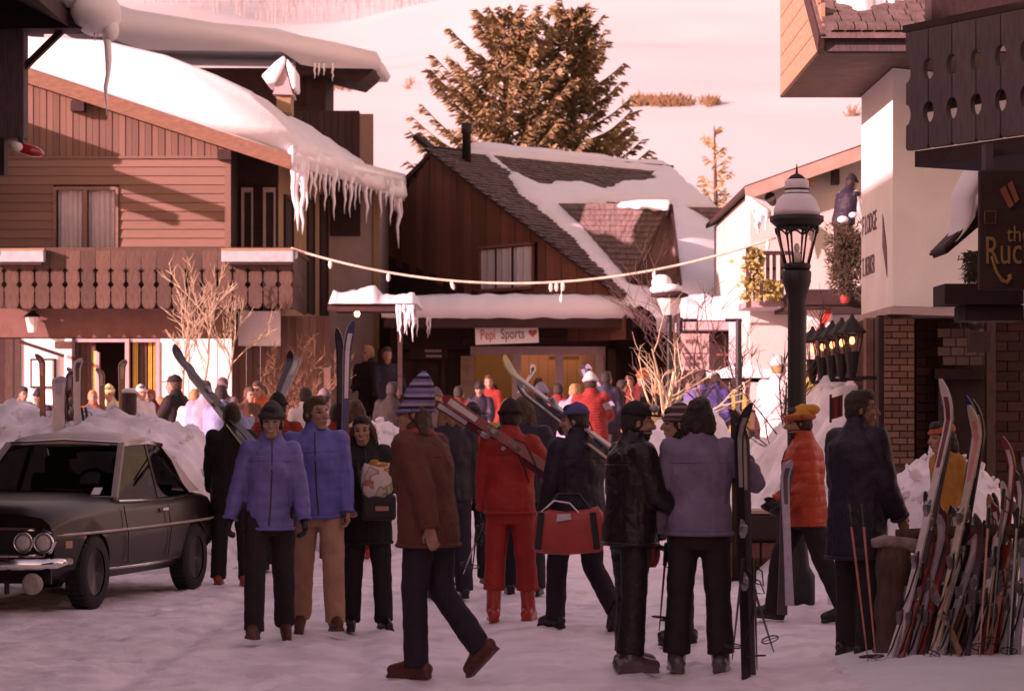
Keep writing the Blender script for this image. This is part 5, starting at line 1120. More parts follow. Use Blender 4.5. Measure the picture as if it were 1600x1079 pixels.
        for i in (0, 1):
            sh, el, wr = A[i]; d = (wr - el).normalized(); x_ = d.cross(Vector((0, 1, .2))).normalized(); y_ = d.cross(x_); bb_ = MB()
            bb_.tube([wr + d * .004 + (x_ * math.cos(a) + y_ * math.sin(a)) * .047 * p_ for a in np.linspace(0, 2 * math.pi, 15)], .011, 5, False); cvt(bb_).build('cuff', top, J_, True)
    if vest:
        b = MB()
        for i in (0, 1): sh, el, wr = A[i]; b.cap(sh, el, .062, .050, 10); b.cap(el, wr, .050, .036, 10)
        fuse(cvt(b), 'sleeves', [cuffm or WHITEC], root, vx * s, 3, .012, .1)
    if glove:
        for i in (0, 1): fuse(cvt(gl[i]), 'glove', [glove], root, (.008 if fine else .014) * s, 2)
    if scarf:
        b = MB(); ring = [neck + Vector((.088 * math.cos(a), .088 * math.sin(a) - .008, -.005 + .012 * math.sin(a * 2))) for a in np.linspace(0, 2 * math.pi, 14)]; b.tube(ring, .027, 8); b.cap(neck + Vector((.03, -.09, .02)), U((.06, -.17, 1.24)), .032, .04); b.cap(neck + Vector((-.02, -.09, .02)), U((-.02, -.17, 1.20)), .03, .038)
        fuse(cvt(b), 'scarf', [scarf], root, .011 * s, 2, .01, .05)
    # ---- hair and hats
    if hair and hat != 'bonnet':
        b = MB(); b.ell(hp(0, .022, .036), (.086, .098, .096), HR); b.ell(hp(0, .055, -.02), (.078, .06, .075), HR); b.ell(hp(0, -.022, .088), (.066, .066, .046), HR)
        for sx in (1, -1): b.ell(hp(sx * .068, .022, .0), (.022, .045, .06), HR)
        if long:
            for sx in (1, 0, -1): b.cap(hp(sx * .055, .055, .0), hp(sx * .075, .06 + .02 * (sx == 0), -.06 - .11 * long), .05, .045)
        fuse(cvt(b), 'hair', [hair], root, max(.009, vx) * s, 2, .022 if long else .014, .035)
    if hat:
        b = MB()
        def dome(r, hgt, z0, tilt=0, k=7, wob=1.0):
            rings = []
            for j in range(k):
                t = j / (k - 1); rr = r * math.cos(t * math.pi / 2) ** .55 if j < k - 1 else .008; rings.append([hp(rr * math.cos(a) * .93, .012 + rr * 1.08 * math.sin(a) + t * tilt, z0 + hgt * t) for a in np.linspace(0, 2 * math.pi, 18, endpoint=False)])
            b.loft(rings)
        if hat == 'beanie': dome(.104, .145, .022, .02); b.tube([hp(.099 * math.cos(a) * .93, .012 + .107 * math.sin(a), .045) for a in np.linspace(0, 2 * math.pi, 20)], .016, 6)
        elif hat == 'tall': dome(.106, .25, .01, .07); b.tube([hp(.104 * math.cos(a) * .93, .012 + .112 * math.sin(a), .015) for a in np.linspace(0, 2 * math.pi, 20)], .015, 6)
        elif hat == 'flop': dome(.102, .12, .035, .03); b.ell(hp(0, .085, .10), (.07, .10, .05), HR); b.tube([hp(.101 * math.cos(a) * .93, .012 + .108 * math.sin(a), .045) for a in np.linspace(0, 2 * math.pi, 20)], .02, 6)
        elif hat == 'brim': dome(.096, .12, .04, 0); b.lathe(hc + HR @ Vector((0, .01, .045)), [(.09, 0), (.155, -.008), (.155, .0), (.09, .012)], 20, HR)
        elif hat == 'cap': dome(.099, .10, .045, .01); b.ell(hp(0, -.11, .05), (.06, .055, .008), HR)
        elif hat == 'hood': b.ell(hp(0, .03, .02), (.105, .115, .12), HR); b.ell(hp(0, .05, -.06), (.09, .08, .09), HR)
        elif hat == 'beret': dome(.108, .09, .04, .035); b.tube([hp(.099 * math.cos(a) * .93, .012 + .107 * math.sin(a), .045) for a in np.linspace(0, 2 * math.pi, 20)], .012, 6)
        elif hat == 'bonnet': dome(.105, .135, .02, .02); b.ell(hp(0, .03, -.02), (.095, .08, .09), HR)
        hb = cvt(b).build('hat', [hatm], root, True)
        if hat in ('flop',): 
            b = MB(); b.tube([hp(.104 * math.cos(a) * .93, .012 + .111 * math.sin(a), .046) for a in np.linspace(0, 2 * math.pi, 20)], .024, 8); cvt(b).build('hat_cuff', ORANGEJ, hb, True)
    return root, wp, A, J, hc

def hands_of(r): root, wp, A, J, hc = r; return [wp(a[2] + (a[2] - a[1]).normalized() * .07) for a in A]
# ------------------------------------------------------------------ the crowd, nearest first
C1 = person('person walking left in rust brown coat and tall striped knit hat, hand bare', 668, 16.2, 1.76, yaw=-122, lean=7, legs=((30, 2, 2), (12, -4, 2))[::-1] if 0 else ((4, -3, 2), (-6, -40, 1)), foot_pitch=(0, -40), arms=((-24, 8, -8, 4), (15, 6, 24, 3)), head=(26, -2), top=COAT, hem=.76, bottom=NAVYT, boots=BOOTB, hat='tall', hatm=KNIT, hair=HAIRB, long=.6, fine=2, puff=1.26, scarf=MAROON if 0 else cloth('rust_scarf', (.33, .075, .04)))
C2 = person('person in lavender jacket and dark knit cap walking beside man in blue', 421, 18.6, 1.67, yaw=4, side=1.5, twist=5, legs=((-4, -24, 2), (18, 8, 2)), foot_pitch=(-24, 8), arms=((12, 14, 18, 8), (-8, 16, 6, 14)), head=(-8, 2), top=LAV, hem=.78, bottom=CHAR, boots=BOOTB, hat='beanie', hatm=cloth('grey_green_beret', (.045, .04, .04)), hair=HAIRD, glove=GLOVE, fine=2, fem=1, puff=1.10, smile=1)
C3 = person('bareheaded person in blue jacket and tan trousers looking to the right', 497, 19.3, 1.74, yaw=6, side=-2, twist=-5, legs=((16, 4, 3), (-2, -24, 3)), foot_pitch=(6, -24), arms=((4, 8, 14, 2), (2, 8, 8, 3)), head=(42, 3), top=BLUE, hem=.80, bottom=TAN, boots=BOOTB, hair=HAIRB, fine=2, puff=1.1)
C4 = person('smiling dark haired person in black coat holding a paper grocery bag', 573, 19.8, 1.62, yaw=10, side=-3, legs=((6, 0, 4), (0, -6, 3)), arms=((28, 12, 95, -28), (10, 10, 60, -6)), head=(-14, 2), top=BLACK, hem=.66, bottom=CHAR, boots=BOOTK, hair=HAIRD, long=.35, fine=2, fem=1, puff=1.28, smile=1)
C5 = person('person in black coat seen from behind carrying skis by the parked car', 362, 25.0, 1.74, yaw=172, legs=((2, 0, 4), (0, -2, 5)), arms=((6, 10, 20, 4), (30, 14, 120, -10)), head=(10, -4), top=BLACK, hem=.68, bottom=CHAR, boots=BOOTRB, hair=HAIRD, fine=1, puff=1.14)
C6 = person('person in red jacket with dark hair behind the couple in blue', 434, 27, 1.80, yaw=176, top=REDJ, hem=.8, bottom=NAVYT, hair=HAIRD, hat='beanie', hatm=BLACK, fine=1, puff=1.1)
C7 = person('dark haired person in white shirt seen from behind', 478, 33.5, 1.76, yaw=-155, top=WHITEC, hem=.85, bottom=CHAR, hair=HAIRD, fine=1)
C8 = person('person in cream jacket and brown hair standing behind upright blue skis', 556, 28.5, 1.72, yaw=-160, top=CREAM, hem=.82, bottom=MAROON, boots=BOOTR, hair=HAIRB, long=.6, fine=1, puff=1.05)
C8b = person('person in red jacket holding upright blue skis behind smiling person', 527, 27.6, 1.70, yaw=175, top=REDJ, hem=.8, bottom=MAROON, boots=BOOTR, hair=HAIRD, fine=1, arms=((10, 8, 40, 0), (40, 10, 120, -6)), puff=1.1)
C9 = person('person with light brown hair and dark jacket half hidden by brown coat', 702, 23.2, 1.78, yaw=-165, top=NAVY, hem=.8, bottom=NAVYT, hair=HAIRL if 0 else mat('light_brown_hair', (.20, .095, .045), .55, .35, 40, .6, 120), long=.5, fine=1, puff=1.1)
C10 = person('person in red and black plaid jacket and dark brimmed hat facing the camera', 738, 25.2, 1.72, yaw=5, top=PLAID, hem=.8, bottom=CHAR, hair=HAIRD, hat='brim', hatm=BLACK, fine=1, puff=1.1, arms=((10, 8, 50, 0), (10, 8, 40, 0)), skin=mat('ruddy_skin', (.36, .15, .10), .55, .12, 20, .1, 80))
C11 = person('person in all red ski suit seen from behind with red skis on shoulder', 797, 20.6, 1.72, yaw=176, legs=((2, -2, 4), (1, 1, 5)), arms=((8, 10, 20, 3), (34, 30, 118, 18)), head=(0, 8), top=REDS, hem=.82, bottom=REDS, boots=BOOTR, bootk=2, hair=HAIRD, hat='beanie', hatm=cloth('black_red_hat', (.03, .012, .014)), glove=GLOVE, fine=2, puff=1.12, flare=.35)
C12 = person('long haired person in navy jacket walking away ahead of red ski suit', 818, 23.6, 1.80, yaw=178, legs=((10, 6, 3), (-8, -16, 3)), top=NAVY, hem=.78, bottom=CHAR, hair=HAIRB, long=.9, fine=1, puff=1.18)
C12b = person('person in yellow hood beyond the long haired person', 796, 29, 1.72, yaw=160, top=YELL, hem=.8, bottom=CHAR, hat='hood', hatm=YELL, hair=HAIRL, fine=1)
C12c = person('person in navy jacket and red trousers carrying yellow tipped skis', 845, 33, 1.80, yaw=165, top=NAVY, hem=.86, bottom=REDS, hair=HAIRD, hat='beanie', hatm=LILAC, arms=((10, 8, 30, 2), (36, 20, 118, 6)), fine=1, puff=1.15)
C13 = person('person in navy jacket and blue cap walking with red duffel bag', 905, 19.8, 1.74, yaw=-152, lean=2, legs=((24, 4, 1), (-4, -46, 2)), foot_pitch=(0, -46), arms=((4, 14, 16, 8), (38, 22, 120, 6)), head=(48, 2), top=NAVY, hem=.86, bottom=NAVYT, boots=BOOTK, hair=HAIRD, hat='cap', hatm=cloth('blue_cap', (.07, .06, .16)), fine=2, puff=1.16)
C14 = person('person in shiny black ski clothes and goggled cap in right profile', 985, 16.6, 1.70, yaw=112, lean=2, legs=((6, 2, 5), (-4, -6, 5)), arms=((14, 8, 40, 2), (18, 8, 60, 2)), head=(-16, 2), top=cloth('black_nylon', (.016, .010, .012), 0, .5, 30, .35), hem=.78, bottom=cloth('black_warmups', (.013, .008, .009), 0, .5, 30, .5), boots=BOOTG, bootk=1, hair=HAIRD, hat='cap', hatm=BLACK, glove=GLOVE, fine=2, puff=1.22, flare=.5, beard=1)
_r, _wp, _A, _J, _hc = C14; b = MB(); _h = Vector(_hc)
for _x in (-.035, .035): b.ell(_wp(_h + Matrix.Rotation(R(-16), 3, 'Z') @ Vector((_x, -.10, .088))), (.036, .036, .026))
b.build('goggles', mat('goggle_lens', (.30, .24, .24), .15, .2, 9, coat=.6), _r, True)
C15 = person('person in patterned knit hat looking left behind the denim jacket', 1064, 18.6, 1.68, yaw=-80, top=BLACK, hem=.8, bottom=CHAR, hair=HAIRD, hat='beanie', hatm=KNIT2, fine=2, head=(-8, 4), puff=1.1)
C16 = person('dark haired person in faded denim jacket seen from behind holding upright skis', 1093, 16.5, 1.73, yaw=176, legs=((2, 0, 5), (0, -2, 4)), arms=((6, 14, 14, 8), (10, 42, 122, 25)), head=(-10, 0), top=DENIM, hem=.83, bottom=CHAR, boots=BOOTG, bootk=1, hair=HAIRD, long=.2, glove=GLOVE, fine=2, puff=1.14, flare=.3)
C17 = person('person in orange quilted jacket and yellow knit hat walking left', 1258, 20.6, 1.72, yaw=-92, lean=2, legs=((-18, -24, 2), (26, 8, 2)), foot_pitch=(-6, 6), arms=((-6, 8, 52, -4), (0, 6, 58, -6)), head=(4, 2), top=ORNG, hem=.76, bottom=CHAR, boots=BOOTK, hair=HAIRD, hat='flop', hatm=cloth('golden_knit', (.50, .22, .035)), glove=ORNG if 0 else GLOVE, fine=2, puff=1.22, beard=1)
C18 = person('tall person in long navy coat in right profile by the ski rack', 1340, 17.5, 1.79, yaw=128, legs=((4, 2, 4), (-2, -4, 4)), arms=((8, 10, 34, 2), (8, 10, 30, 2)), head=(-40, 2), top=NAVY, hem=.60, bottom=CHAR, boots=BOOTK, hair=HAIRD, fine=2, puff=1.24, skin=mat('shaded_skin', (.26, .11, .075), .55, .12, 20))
C19 = person('child sized person in ochre jacket and orange cap behind the ski rack', 1490, 19.2, 1.58, yaw=-70, top=OCHRE, hem=.75, bottom=BROWNC, hair=HAIRD, long=.5, hat='beret', hatm=ORANGEJ, fine=1, lean=8, puff=.9)
def far(label, px, top_py, Y, yaw, **k):
    z = k.pop('z', gz(0, Y)); h = PZ(top_py, Y) - z; return person(label, px, Y, h, yaw=yaw, z=z, **k)
far('person in dark coat and orange trousers standing before the white boards', 275, 591, 37, -120, top=BLACK, bottom=ORANGEJ, hair=HAIRB, hem=.8, hat='cap', hatm=BLACK, puff=1.15)
far('person in lilac coat beside pale blue jacket at the terrace', 322, 598, 35, 170, top=LILAC, bottom=WHITEC, hair=HAIRB, hem=.62, puff=1.15)
far('person in pale blue jacket carrying dark skis at the terrace', 347, 604, 34, 150, top=PALEB_, bottom=CHAR, hair=HAIRD, hem=.7, puff=1.1, arms=((6, 8, 20, 2), (36, 20, 118, 6)))
far('person in grey coat facing the camera before the white boards', 345, 594, 39.5, 12, top=GREYC, bottom=CHAR, hair=HAIRB, hem=.75, hat='cap', hatm=GREYC)
far('person in white coat by the lilac coat', 298, 610, 36.5, 150, top=WHITEC, bottom=CREAM, hair=HAIRL, hem=.6)
far('person in bright orange shirt bending near the corner of the hotel', 412, 597, 40, -30, top=ORANGEJ, bottom=CHAR, hair=HAIRB, hem=.85, lean=12, arms=((30, 8, 70, 0), (40, 8, 90, 0)))
for i, (px, py, yw, tm, hm, ht, lab) in enumerate(((147, 612, 30, ORANGEJ, HAIRL, None, 'blond person in orange jacket seated at terrace'), (176, 606, -20, CREAM, HAIRL, 'beanie', 'person in cream hat and jacket seated at terrace'), (222, 606, 20, WHITEC, HAIRB, 'beanie', 'person in white knit hat at terrace beside post'), (240, 608, -60, MAROON, HAIRB, None, 'red haired person in maroon at terrace'), (205, 616, 60, BLACK, HAIRD, None, 'dark haired person in black at terrace'), (98, 612, 10, BROWNC, HAIRB, None, 'person in brown sweater below the display case'), (255, 622, -30, GREYC, HAIRL, None, 'person in grey with light hair at terrace edge'))):
    far(lab, px, py, 41 + .3 * i, yw, top=tm, bottom=CHAR, hair=hm if i != 3 else mat('red_hair', (.26, .06, .025), .6, .3, 40), hat=ht, hatm=tm, hem=.8)
far('person in red jacket walking away with skis up the street', 925, 588, 37, 175, top=REDJ, bottom=NAVYT, hair=HAIRD, hem=.8, hat='beanie', hatm=WHITEC, puff=1.2, arms=((10, 8, 40, 2), (36, 20, 118, 6)))
far('fair haired small person in lilac jacket with red bag beside red jacket', 896, 602, 39, 165, top=LILAC, bottom=LILAC, hair=HAIRL, hem=.8)
far('person in dark jacket right of the red skier', 948, 582, 43, 170, top=NAVY, bottom=CHAR, hair=HAIRD, hem=.75, puff=1.2)
far('person in bright red jacket below the shop window', 768, 588, 46, -40, top=REDJ, bottom=REDS, hair=HAIRB, hem=.75)
far('person in brown jacket looking in at the shop window', 840, 592, 49, 170, top=BROWNC, bottom=CHAR, hair=HAIRD, hem=.8)
far('dark dressed person with fair hair standing in the shade of the shop porch', 578, 543, 50.5, -20, top=BLACK, bottom=CHAR, hair=HAIRL, hem=.7)
far('dark dressed person nearest the porch post', 602, 545, 50.2, 30, top=NAVY, bottom=CHAR, hair=HAIRB, hem=.7)
far('person in blue lavender jacket behind the lit snow heap', 1098, 583, 41, 175, top=cloth('dusk_blue', (.10, .085, .24)), bottom=CHAR, hair=HAIRB, hem=.8, puff=1.3)
far('person in navy jacket right of the blue lavender jacket', 1119, 584, 43, 170, top=cloth('ink_blue', (.05, .04, .16)), bottom=CHAR, hair=HAIRD, hem=.8)
far('person in yellow jacket behind thin dark pole', 1150, 594, 44, 165, top=YELL, bottom=CHAR, hair=HAIRD, hem=.7, puff=1.15)
far('person in orange hat left of the bare white trunk', 1001, 582, 45, 20, top=MAROON, bottom=CHAR, hair=HAIRB, hem=.8, hat='beanie', hatm=ORANGEJ)
far('person in yellow and brown left of the orange hat', 985, 590, 46.5, -20, top=OCHRE, bottom=CHAR, hair=HAIRB, hem=.8)
far('person in black jacket beside the bare white trunk', 1015, 590, 43.5, 60, top=BLACK, bottom=CHAR, hair=HAIRD, hem=.8)
far('person with orange red hat between lamp post and white trunk', 1058, 588, 46, 10, top=BLACK, bottom=CHAR, hair=HAIRB, hem=.8, hat='beanie', hatm=ORANGEJ)
far('brightly sunlit person in white jacket and white hat left of street lamp', 1216, 562, 38, 150, top=WHITEC, bottom=WHITEC, hair=HAIRL, hem=.75, hat='beanie', hatm=WHITEC, puff=1.2, z=.36)
far('person in golden yellow jacket just right of the street lamp', 1262, 572, 40, -150, top=YELL, bottom=CHAR, hair=HAIRB, hem=.7, z=.42)
VM = person('person in navy quilted vest and white sleeves leaning on lodge balcony', 1318, 43.2, 1.75, yaw=130, lean=16, top=NAVY, hem=.85, bottom=CHAR, hair=HAIRD, hat='beanie', hatm=BLACK, vest=1, cuffm=WHITEC, fine=1, puff=1.2, z=PZ(456, 42.3) + .26, arms=((30, 10, 50, 0), (20, 12, 40, 4)))

for i, (px, py, Y, yw, tm, hm, ht, lab) in enumerate(((612, 600, 38, 170, BLACK, HAIRD, None, 'person in black behind the striped knit hat, left'), (648, 604, 40, 20, BROWNC, HAIRB, None, 'person in brown behind the striped knit hat, right'), (676, 612, 34, 175, GREYC, HAIRL, 'beanie', 'person in grey coat and pale cap beyond the red skis'), (716, 606, 41, 160, MAROON, HAIRD, None, 'person in maroon standing left of the shop pillar'), (750, 600, 44, -20, NAVY, HAIRD, 'beanie', 'person in navy between shop pillar and red jacket'), (870, 600, 42, 150, REDJ, HAIRD, None, 'person in red before the right half of the shop window'), (968, 596, 45, 60, BROWNC, HAIRD, None, 'person in brown right of the shop window frame'), (1030, 594, 47, -30, OCHRE, HAIRB, None, 'person in ochre behind the pale trunk'), (1078, 596, 47, 10, BLACK, HAIRD, None, 'person in black under the hanging notice'), (505, 612, 37, 170, GREYC, HAIRD, 'beanie', 'person in grey left of the upright blue skis'), (384, 606, 39, 30, BROWNC, HAIRB, None, 'person in brown left of the bending orange shirt'), (30, 606, 42, 40, GREYC, HAIRD, None, 'person in grey at the far left terrace corner'), (1180, 596, 46, 170, BROWNC, HAIRD, None, 'person in brown under the ivy post'), (60, 612, 41.5, -30, NAVY, HAIRD, 'beanie', 'person in navy beside far left terrace corner'))):
    far(lab, px, py, Y, yw, top=tm, bottom=CHAR, hair=hm, hat=ht, hatm=tm, hem=.78, puff=1.12)
# ================================================================== SKIS, POLES, BAGS
def flatm(n, c, r=.35): return mat(n, c, r, .12, 14, .05, 60, coat=.25)
SK = dict(red=flatm('ski_red', (.25, .03, .027)), white=flatm('ski_white', (.50, .43, .44)), black=flatm('ski_black', (.018, .012, .016)), blue=flatm('ski_blue', (.020, .020, .10)), grey=flatm('ski_grey', (.30, .26, .29)), wood=flatm('ski_wood', (.30, .15, .085)), yellow=flatm('ski_yellow', (.50, .42, .14)), maroon=flatm('ski_maroon', (.14, .025, .03)), lilac=flatm('ski_lilac', (.36, .31, .42)), pink=flatm('ski_pink', (.50, .17, .15)), cream=flatm('ski_cream', (.42, .33, .27)), dgrey=flatm('ski_dark_grey', (.07, .05, .06)))
BIND = mat('binding_metal', (.35, .32, .34), .35, .2, 20, metal=.8)
def ski(label, tail, tip, c1='red', c2='white', hint=(0, -1, 0), w=.074, group='skis', bind=1, stripe=1, curl=1.0, th=.016, ct=None):
    """a ski from tail to tip: waist, curled shovel, base in another colour, stripe and binding"""
    tail, tip = Vector(tail), Vector(tip); d = tip - tail; Ln = d.length; d.normalize(); n = Vector(hint); n = (n - d * n.dot(d)).normalized(); l = d.cross(n)
    o = thing('ski', label, 'ski', tail, group); b = MB(); rings = []; mids = []
    for t in (0, .02, .2, .45, .7, .82, .88, .92, .95, .975, 1.0):
        ww = w / 2 * (1.05 if t < .1 else .88 + .5 * (t - .45) ** 2 * 2.2) * (1 if t < .95 else 1 - ((t - .95) / .05) ** 2 * .75); k = max(0, t - .86) / .14
        p = tail + d * (Ln * t) + n * (.17 * curl * k ** 1.8) * Ln / 1.9; dd = (d + n * (.35 * curl * k)).normalized(); nn = (n - dd * n.dot(dd)).normalized()
        rings.append([p + l * ww + nn * th / 2, p - l * ww + nn * th / 2, p - l * ww - nn * th / 2, p + l * ww - nn * th / 2]); mids.append((p, nn, ww))
    b.loft(rings); m = [SK[c1], SK[c2], SK[ct or c1]]; q = len(rings) - 1
    for i in range(q):
        if i >= 5:
            for k in range(4): b.m[i * 4 + k] = 2
        b.m[i * 4 + 2] = 1
    b.build('board', m, o)
    if stripe:
        s_ = MB()
        for i in (4, 5, 6, 7): a, c = mids[i], mids[i + 1]; s_.add([a[0] + l * a[2] * .55 + a[1] * (th / 2 + .002), a[0] - l * a[2] * .55 + a[1] * (th / 2 + .002), c[0] - l * c[2] * .55 + c[1] * (th / 2 + .002), c[0] + l * c[2] * .55 + c[1] * (th / 2 + .002)], [(0, 1, 2, 3)])
        s_.build('stripe', SK[c2 if c2 != c1 else 'black'], o, fixn=False)
    if bind:
        s_ = MB()
        for t, h in ((.36, .03), (.55, .026)):
            s_ = MB(); p = tail + d * (Ln * t) + n * (th / 2 + h / 2); s_.loft([[p + d * a_ + l * lw * .5 - n * h / 2, p + d * a_ - l * lw * .5 - n * h / 2, p + d * a_ - l * lw * .35 + n * hh, p + d * a_ + l * lw * .35 + n * hh] for a_, lw, hh in ((-.06, .034, -h * .3), (-.03, .05, h * .5), (.012, .046, h * 1.1), (.03, .03, h * .3), (.06, .022, -h * .3))]); s_.build('binding', BIND, o)
        s_ = MB()
        s_ = MB(); p = tail + d * (Ln * .38) + n * .05; s_.tube([p + l * .04, p + l * .06 - d * .1, p + l * .02 - d * .22 - Vector((0, 0, .06)), p - l * .03 - d * .3 - Vector((0, 0, .1))], .006, 4); s_.build('strap', BOOTK, o)
    return o
def pole(label, top, tip, c='grey', group='ski poles', cat='ski pole'):
    top, tip = Vector(top), Vector(tip); d = (tip - top); Ln = d.length; d.normalize(); o = thing('ski_pole', label, cat, tip, group)
    b = MB(); b.tube([top, top.lerp(tip, .5), tip], [.009, .008, .004], 6); b.build('shaft', SK[c], o)
    b = MB(); b.cap(top - d * .02, top + d * .11, .016, .014, 8); b.build('grip', BOOTK, o)
    b = MB(); c_ = tip - d * .09; x = d.cross(Vector((0, 1, .1))).normalized(); y = d.cross(x); b.tube([c_ + (x * math.cos(a) + y * math.sin(a)) * .055 for a in np.linspace(0, 2 * math.pi, 13)], .005, 4)
    for a in (0, math.pi / 2): b.tube([c_ - (x * math.cos(a) + y * math.sin(a)) * .055, c_ + (x * math.cos(a) + y * math.sin(a)) * .055], .003, 3)
    b.build('basket', BOOTK, o); b = MB(); b.tube([top + d * .01, top + d * .05 + x * .05, top + d * .14 + x * .055, top + d * .12, ], .005, 4); b.build('wrist_strap', BOOTK, o); return o

# carried skis
SH_ = 'skis carried on shoulders'
ski('red and white lettered ski on the red suited shoulder, upper of two', P(866, 738, 20.25), P(694, 621, 20.5), 'red', 'white', (-.5, -.8, .4), .08, SH_, curl=.5)
ski('red ski under the upper one on the red suited shoulder', P(852, 742, 20.4), P(678, 627, 20.7), 'maroon', 'white', (.5, -.6, -.4), .065, SH_, curl=.4)
ski('slim silver ski on navy shoulder pointing up left, upper of two', P(968, 708, 19.5), P(782, 570, 20.6), 'grey', 'cream', (.5, -.4, .8), .075, SH_, curl=.6, ct='yellow')
ski('slim pale ski on navy shoulder pointing up left, lower of two', P(955, 722, 19.52), P(806, 606, 20.3), 'dgrey', 'white', (.5, -.4, .8), .06, SH_, curl=.5, bind=0)
0 and ski('yellow tipped ski carried high before the shop window', P(880, 640, 32), P(781, 570, 34), 'yellow', 'lilac', (.4, -.8, .4), .10, SH_)
ski('white ski tip standing up behind the yellow tipped ski', P(812, 612, 32.5), P(836, 576, 33.2), 'white', 'white', (-.6, -.8, .2), .08, SH_, bind=0)
ski('black ski with bindings resting across the black coated shoulder, upper', P(395, 690, 24.6), P(270, 548, 26), 'black', 'dgrey', (.5, -.7, .5), .09, SH_, curl=.4)
ski('black ski with bindings resting across the black coated shoulder, lower', P(388, 700, 24.5), P(292, 578, 26.1), 'dgrey', 'black', (.5, -.7, .5), .09, SH_, curl=.4)
ski('dark blue upright ski with white tip held by the red jacket, front one', P(534, 905, 27.2), P(543, 500, 27.1), 'blue', 'white', (.6, -1, 0), .085, SH_, curl=.5)
ski('dark upright ski behind the dark blue one', P(527, 905, 27.4), P(533, 512, 27.3), 'black', 'dgrey', (-.3, -1, 0), .075, SH_, curl=.5)
ski('grey white ski slanting up right behind dark beret', P(430, 645, 29), P(466, 562, 29.5), 'grey', 'white', (-.4, -1, .2), .09, SH_, bind=0)
ski('black ski slanting up right behind dark beret', P(424, 640, 28.8), P(457, 556, 29.4), 'black', 'black', (-.4, -1, .2), .08, SH_, bind=0)
ski('dark ski on shoulder of distant red jacket, left of pair', P(952, 640, 36.8), P(908, 578, 37.6), 'dgrey', 'lilac', (.3, -1, .2), .09, SH_, bind=0)
ski('lilac ski on shoulder of distant red jacket, right of pair', P(956, 634, 36.9), P(917, 577, 37.7), 'lilac', 'dgrey', (.3, -1, .2), .09, SH_, bind=0)
ski('black upright ski in the gloved hand of the denim jacket, near', P(1166, 1064, 16.2), P(1152, 632, 16.35), 'black', 'grey', (.7, -1, 0), .062, 'skis held upright by denim jacket', curl=.9)
ski('second upright ski with pale base in the gloved hand of the denim jacket', P(1175, 1060, 16.3), P(1164, 640, 16.45), 'dgrey', 'cream', (-.9, -.8, 0), .055, 'skis held upright by denim jacket', curl=.9, bind=0)
MB().bar(P(1148, 650, 16.5), P(1149, 800, 16.5), .045, .03).build('x', SK['black']) if 0 else None
ski('short black ski end upright behind gloved hand', P(1150, 905, 16.7), P(1148, 640, 16.75), 'black', 'dgrey', (0, -1, 0), .05, 'skis held upright by denim jacket', curl=.1, bind=0, stripe=0)
ski('blue grey ski held low by orange quilted jacket', P(1234, 945, 20.1), P(1225, 720, 20.2), 'lilac', 'dgrey', (.5, -1, 0), .07, SH_, bind=0)
ski('dark ski held low by orange quilted jacket', P(1222, 960, 20.2), P(1228, 730, 20.3), 'dgrey', 'blue', (.3, -1, 0), .08, SH_, bind=0)
pole('ski pole hanging from the black clothed hand, right of two', P(1046, 850, 16.5), P(1045, 990, 16.5), 'dgrey', 'poles held by black clothes'); pole('ski pole hanging from the black clothed hand, left of two', P(1041, 855, 16.6), P(1030, 985, 16.6), 'maroon', 'poles held by black clothes')
pole('bent ski pole spread left of the upright skis', P(1160, 880, 16.1), P(1144, 1030, 16.2), 'dgrey', 'poles held by denim jacket'); pole('ski pole spread right of the upright skis', P(1178, 880, 16.1), P(1183, 1046, 16.05), 'dgrey', 'poles held by denim jacket'); pole('ski pole kicked out far right of the upright skis', P(1172, 900, 16.15), P(1209, 1018, 16.3), 'dgrey', 'poles held by denim jacket')
pole('white ski pole behind brown coat pointing down left', P(752, 822, 22), P(724, 896, 22.2), 'white', 'poles held by red suit'); pole('blue ski pole behind brown coat pointing down right', P(745, 826, 22), P(737, 900, 22.1), 'blue', 'poles held by red suit')
pole('pale ski pole before the long navy coat, left of two', P(1327, 795, 17.0), P(1358, 1046, 16.75), 'pink', 'poles before long navy coat'); pole('pale ski pole before the long navy coat, right of two', P(1347, 795, 17.0), P(1370, 1046, 16.7), 'pink', 'poles before long navy coat')

# skis stuck upright in the snow bank by the terrace
for i, (px, top, bot, c1, c2, Y, lab) in enumerate(((66, 553, 665, 'maroon', 'pink', 29.2, 'slim maroon ski leftmost in the snow bank'), (91, 588, 682, 'white', 'lilac', 28.6, 'broad white ski stuck in snow bank above car roof'), (97, 594, 684, 'dgrey', 'black', 28.8, 'dark ski just behind the broad white one in snow bank'), (108, 580, 678, 'maroon', 'lilac', 29, 'maroon ski in the tight snow bank cluster, left'), (115, 574, 680, 'lilac', 'maroon', 29.1, 'lilac ski in the tight snow bank cluster, right'), (120, 560, 680, 'white', 'dgrey', 28.9, 'ski with splayed white tip right in snow bank cluster'), (159, 575, 665, 'wood', 'white', 29.3, 'ski with splayed white tip alone mid snow bank'), (190, 562, 662, 'wood', 'cream', 29.5, 'tall wooden ski with splayed white tip right on snow bank'))):
    ski(lab, P(px + 1, bot, Y), P(px, top, Y), c1, c2, (.6 if i % 2 else -.6, -.8, 0), .085 if i != 1 else .15, 'skis stuck in the snow bank', bind=i in (3, 4), curl=1.3)
for i, (px, top, dx) in enumerate(((128, 640, 6), (134, 640, 10), (104, 600, -3))): pole('ski pole in snow bank, %s' % ('left of the crossed pair', 'right of the crossed pair', 'in the tight ski cluster')[i], P(px, top, 29), P(px + dx, 686, 28.9), 'dgrey', 'poles stuck in the snow bank')
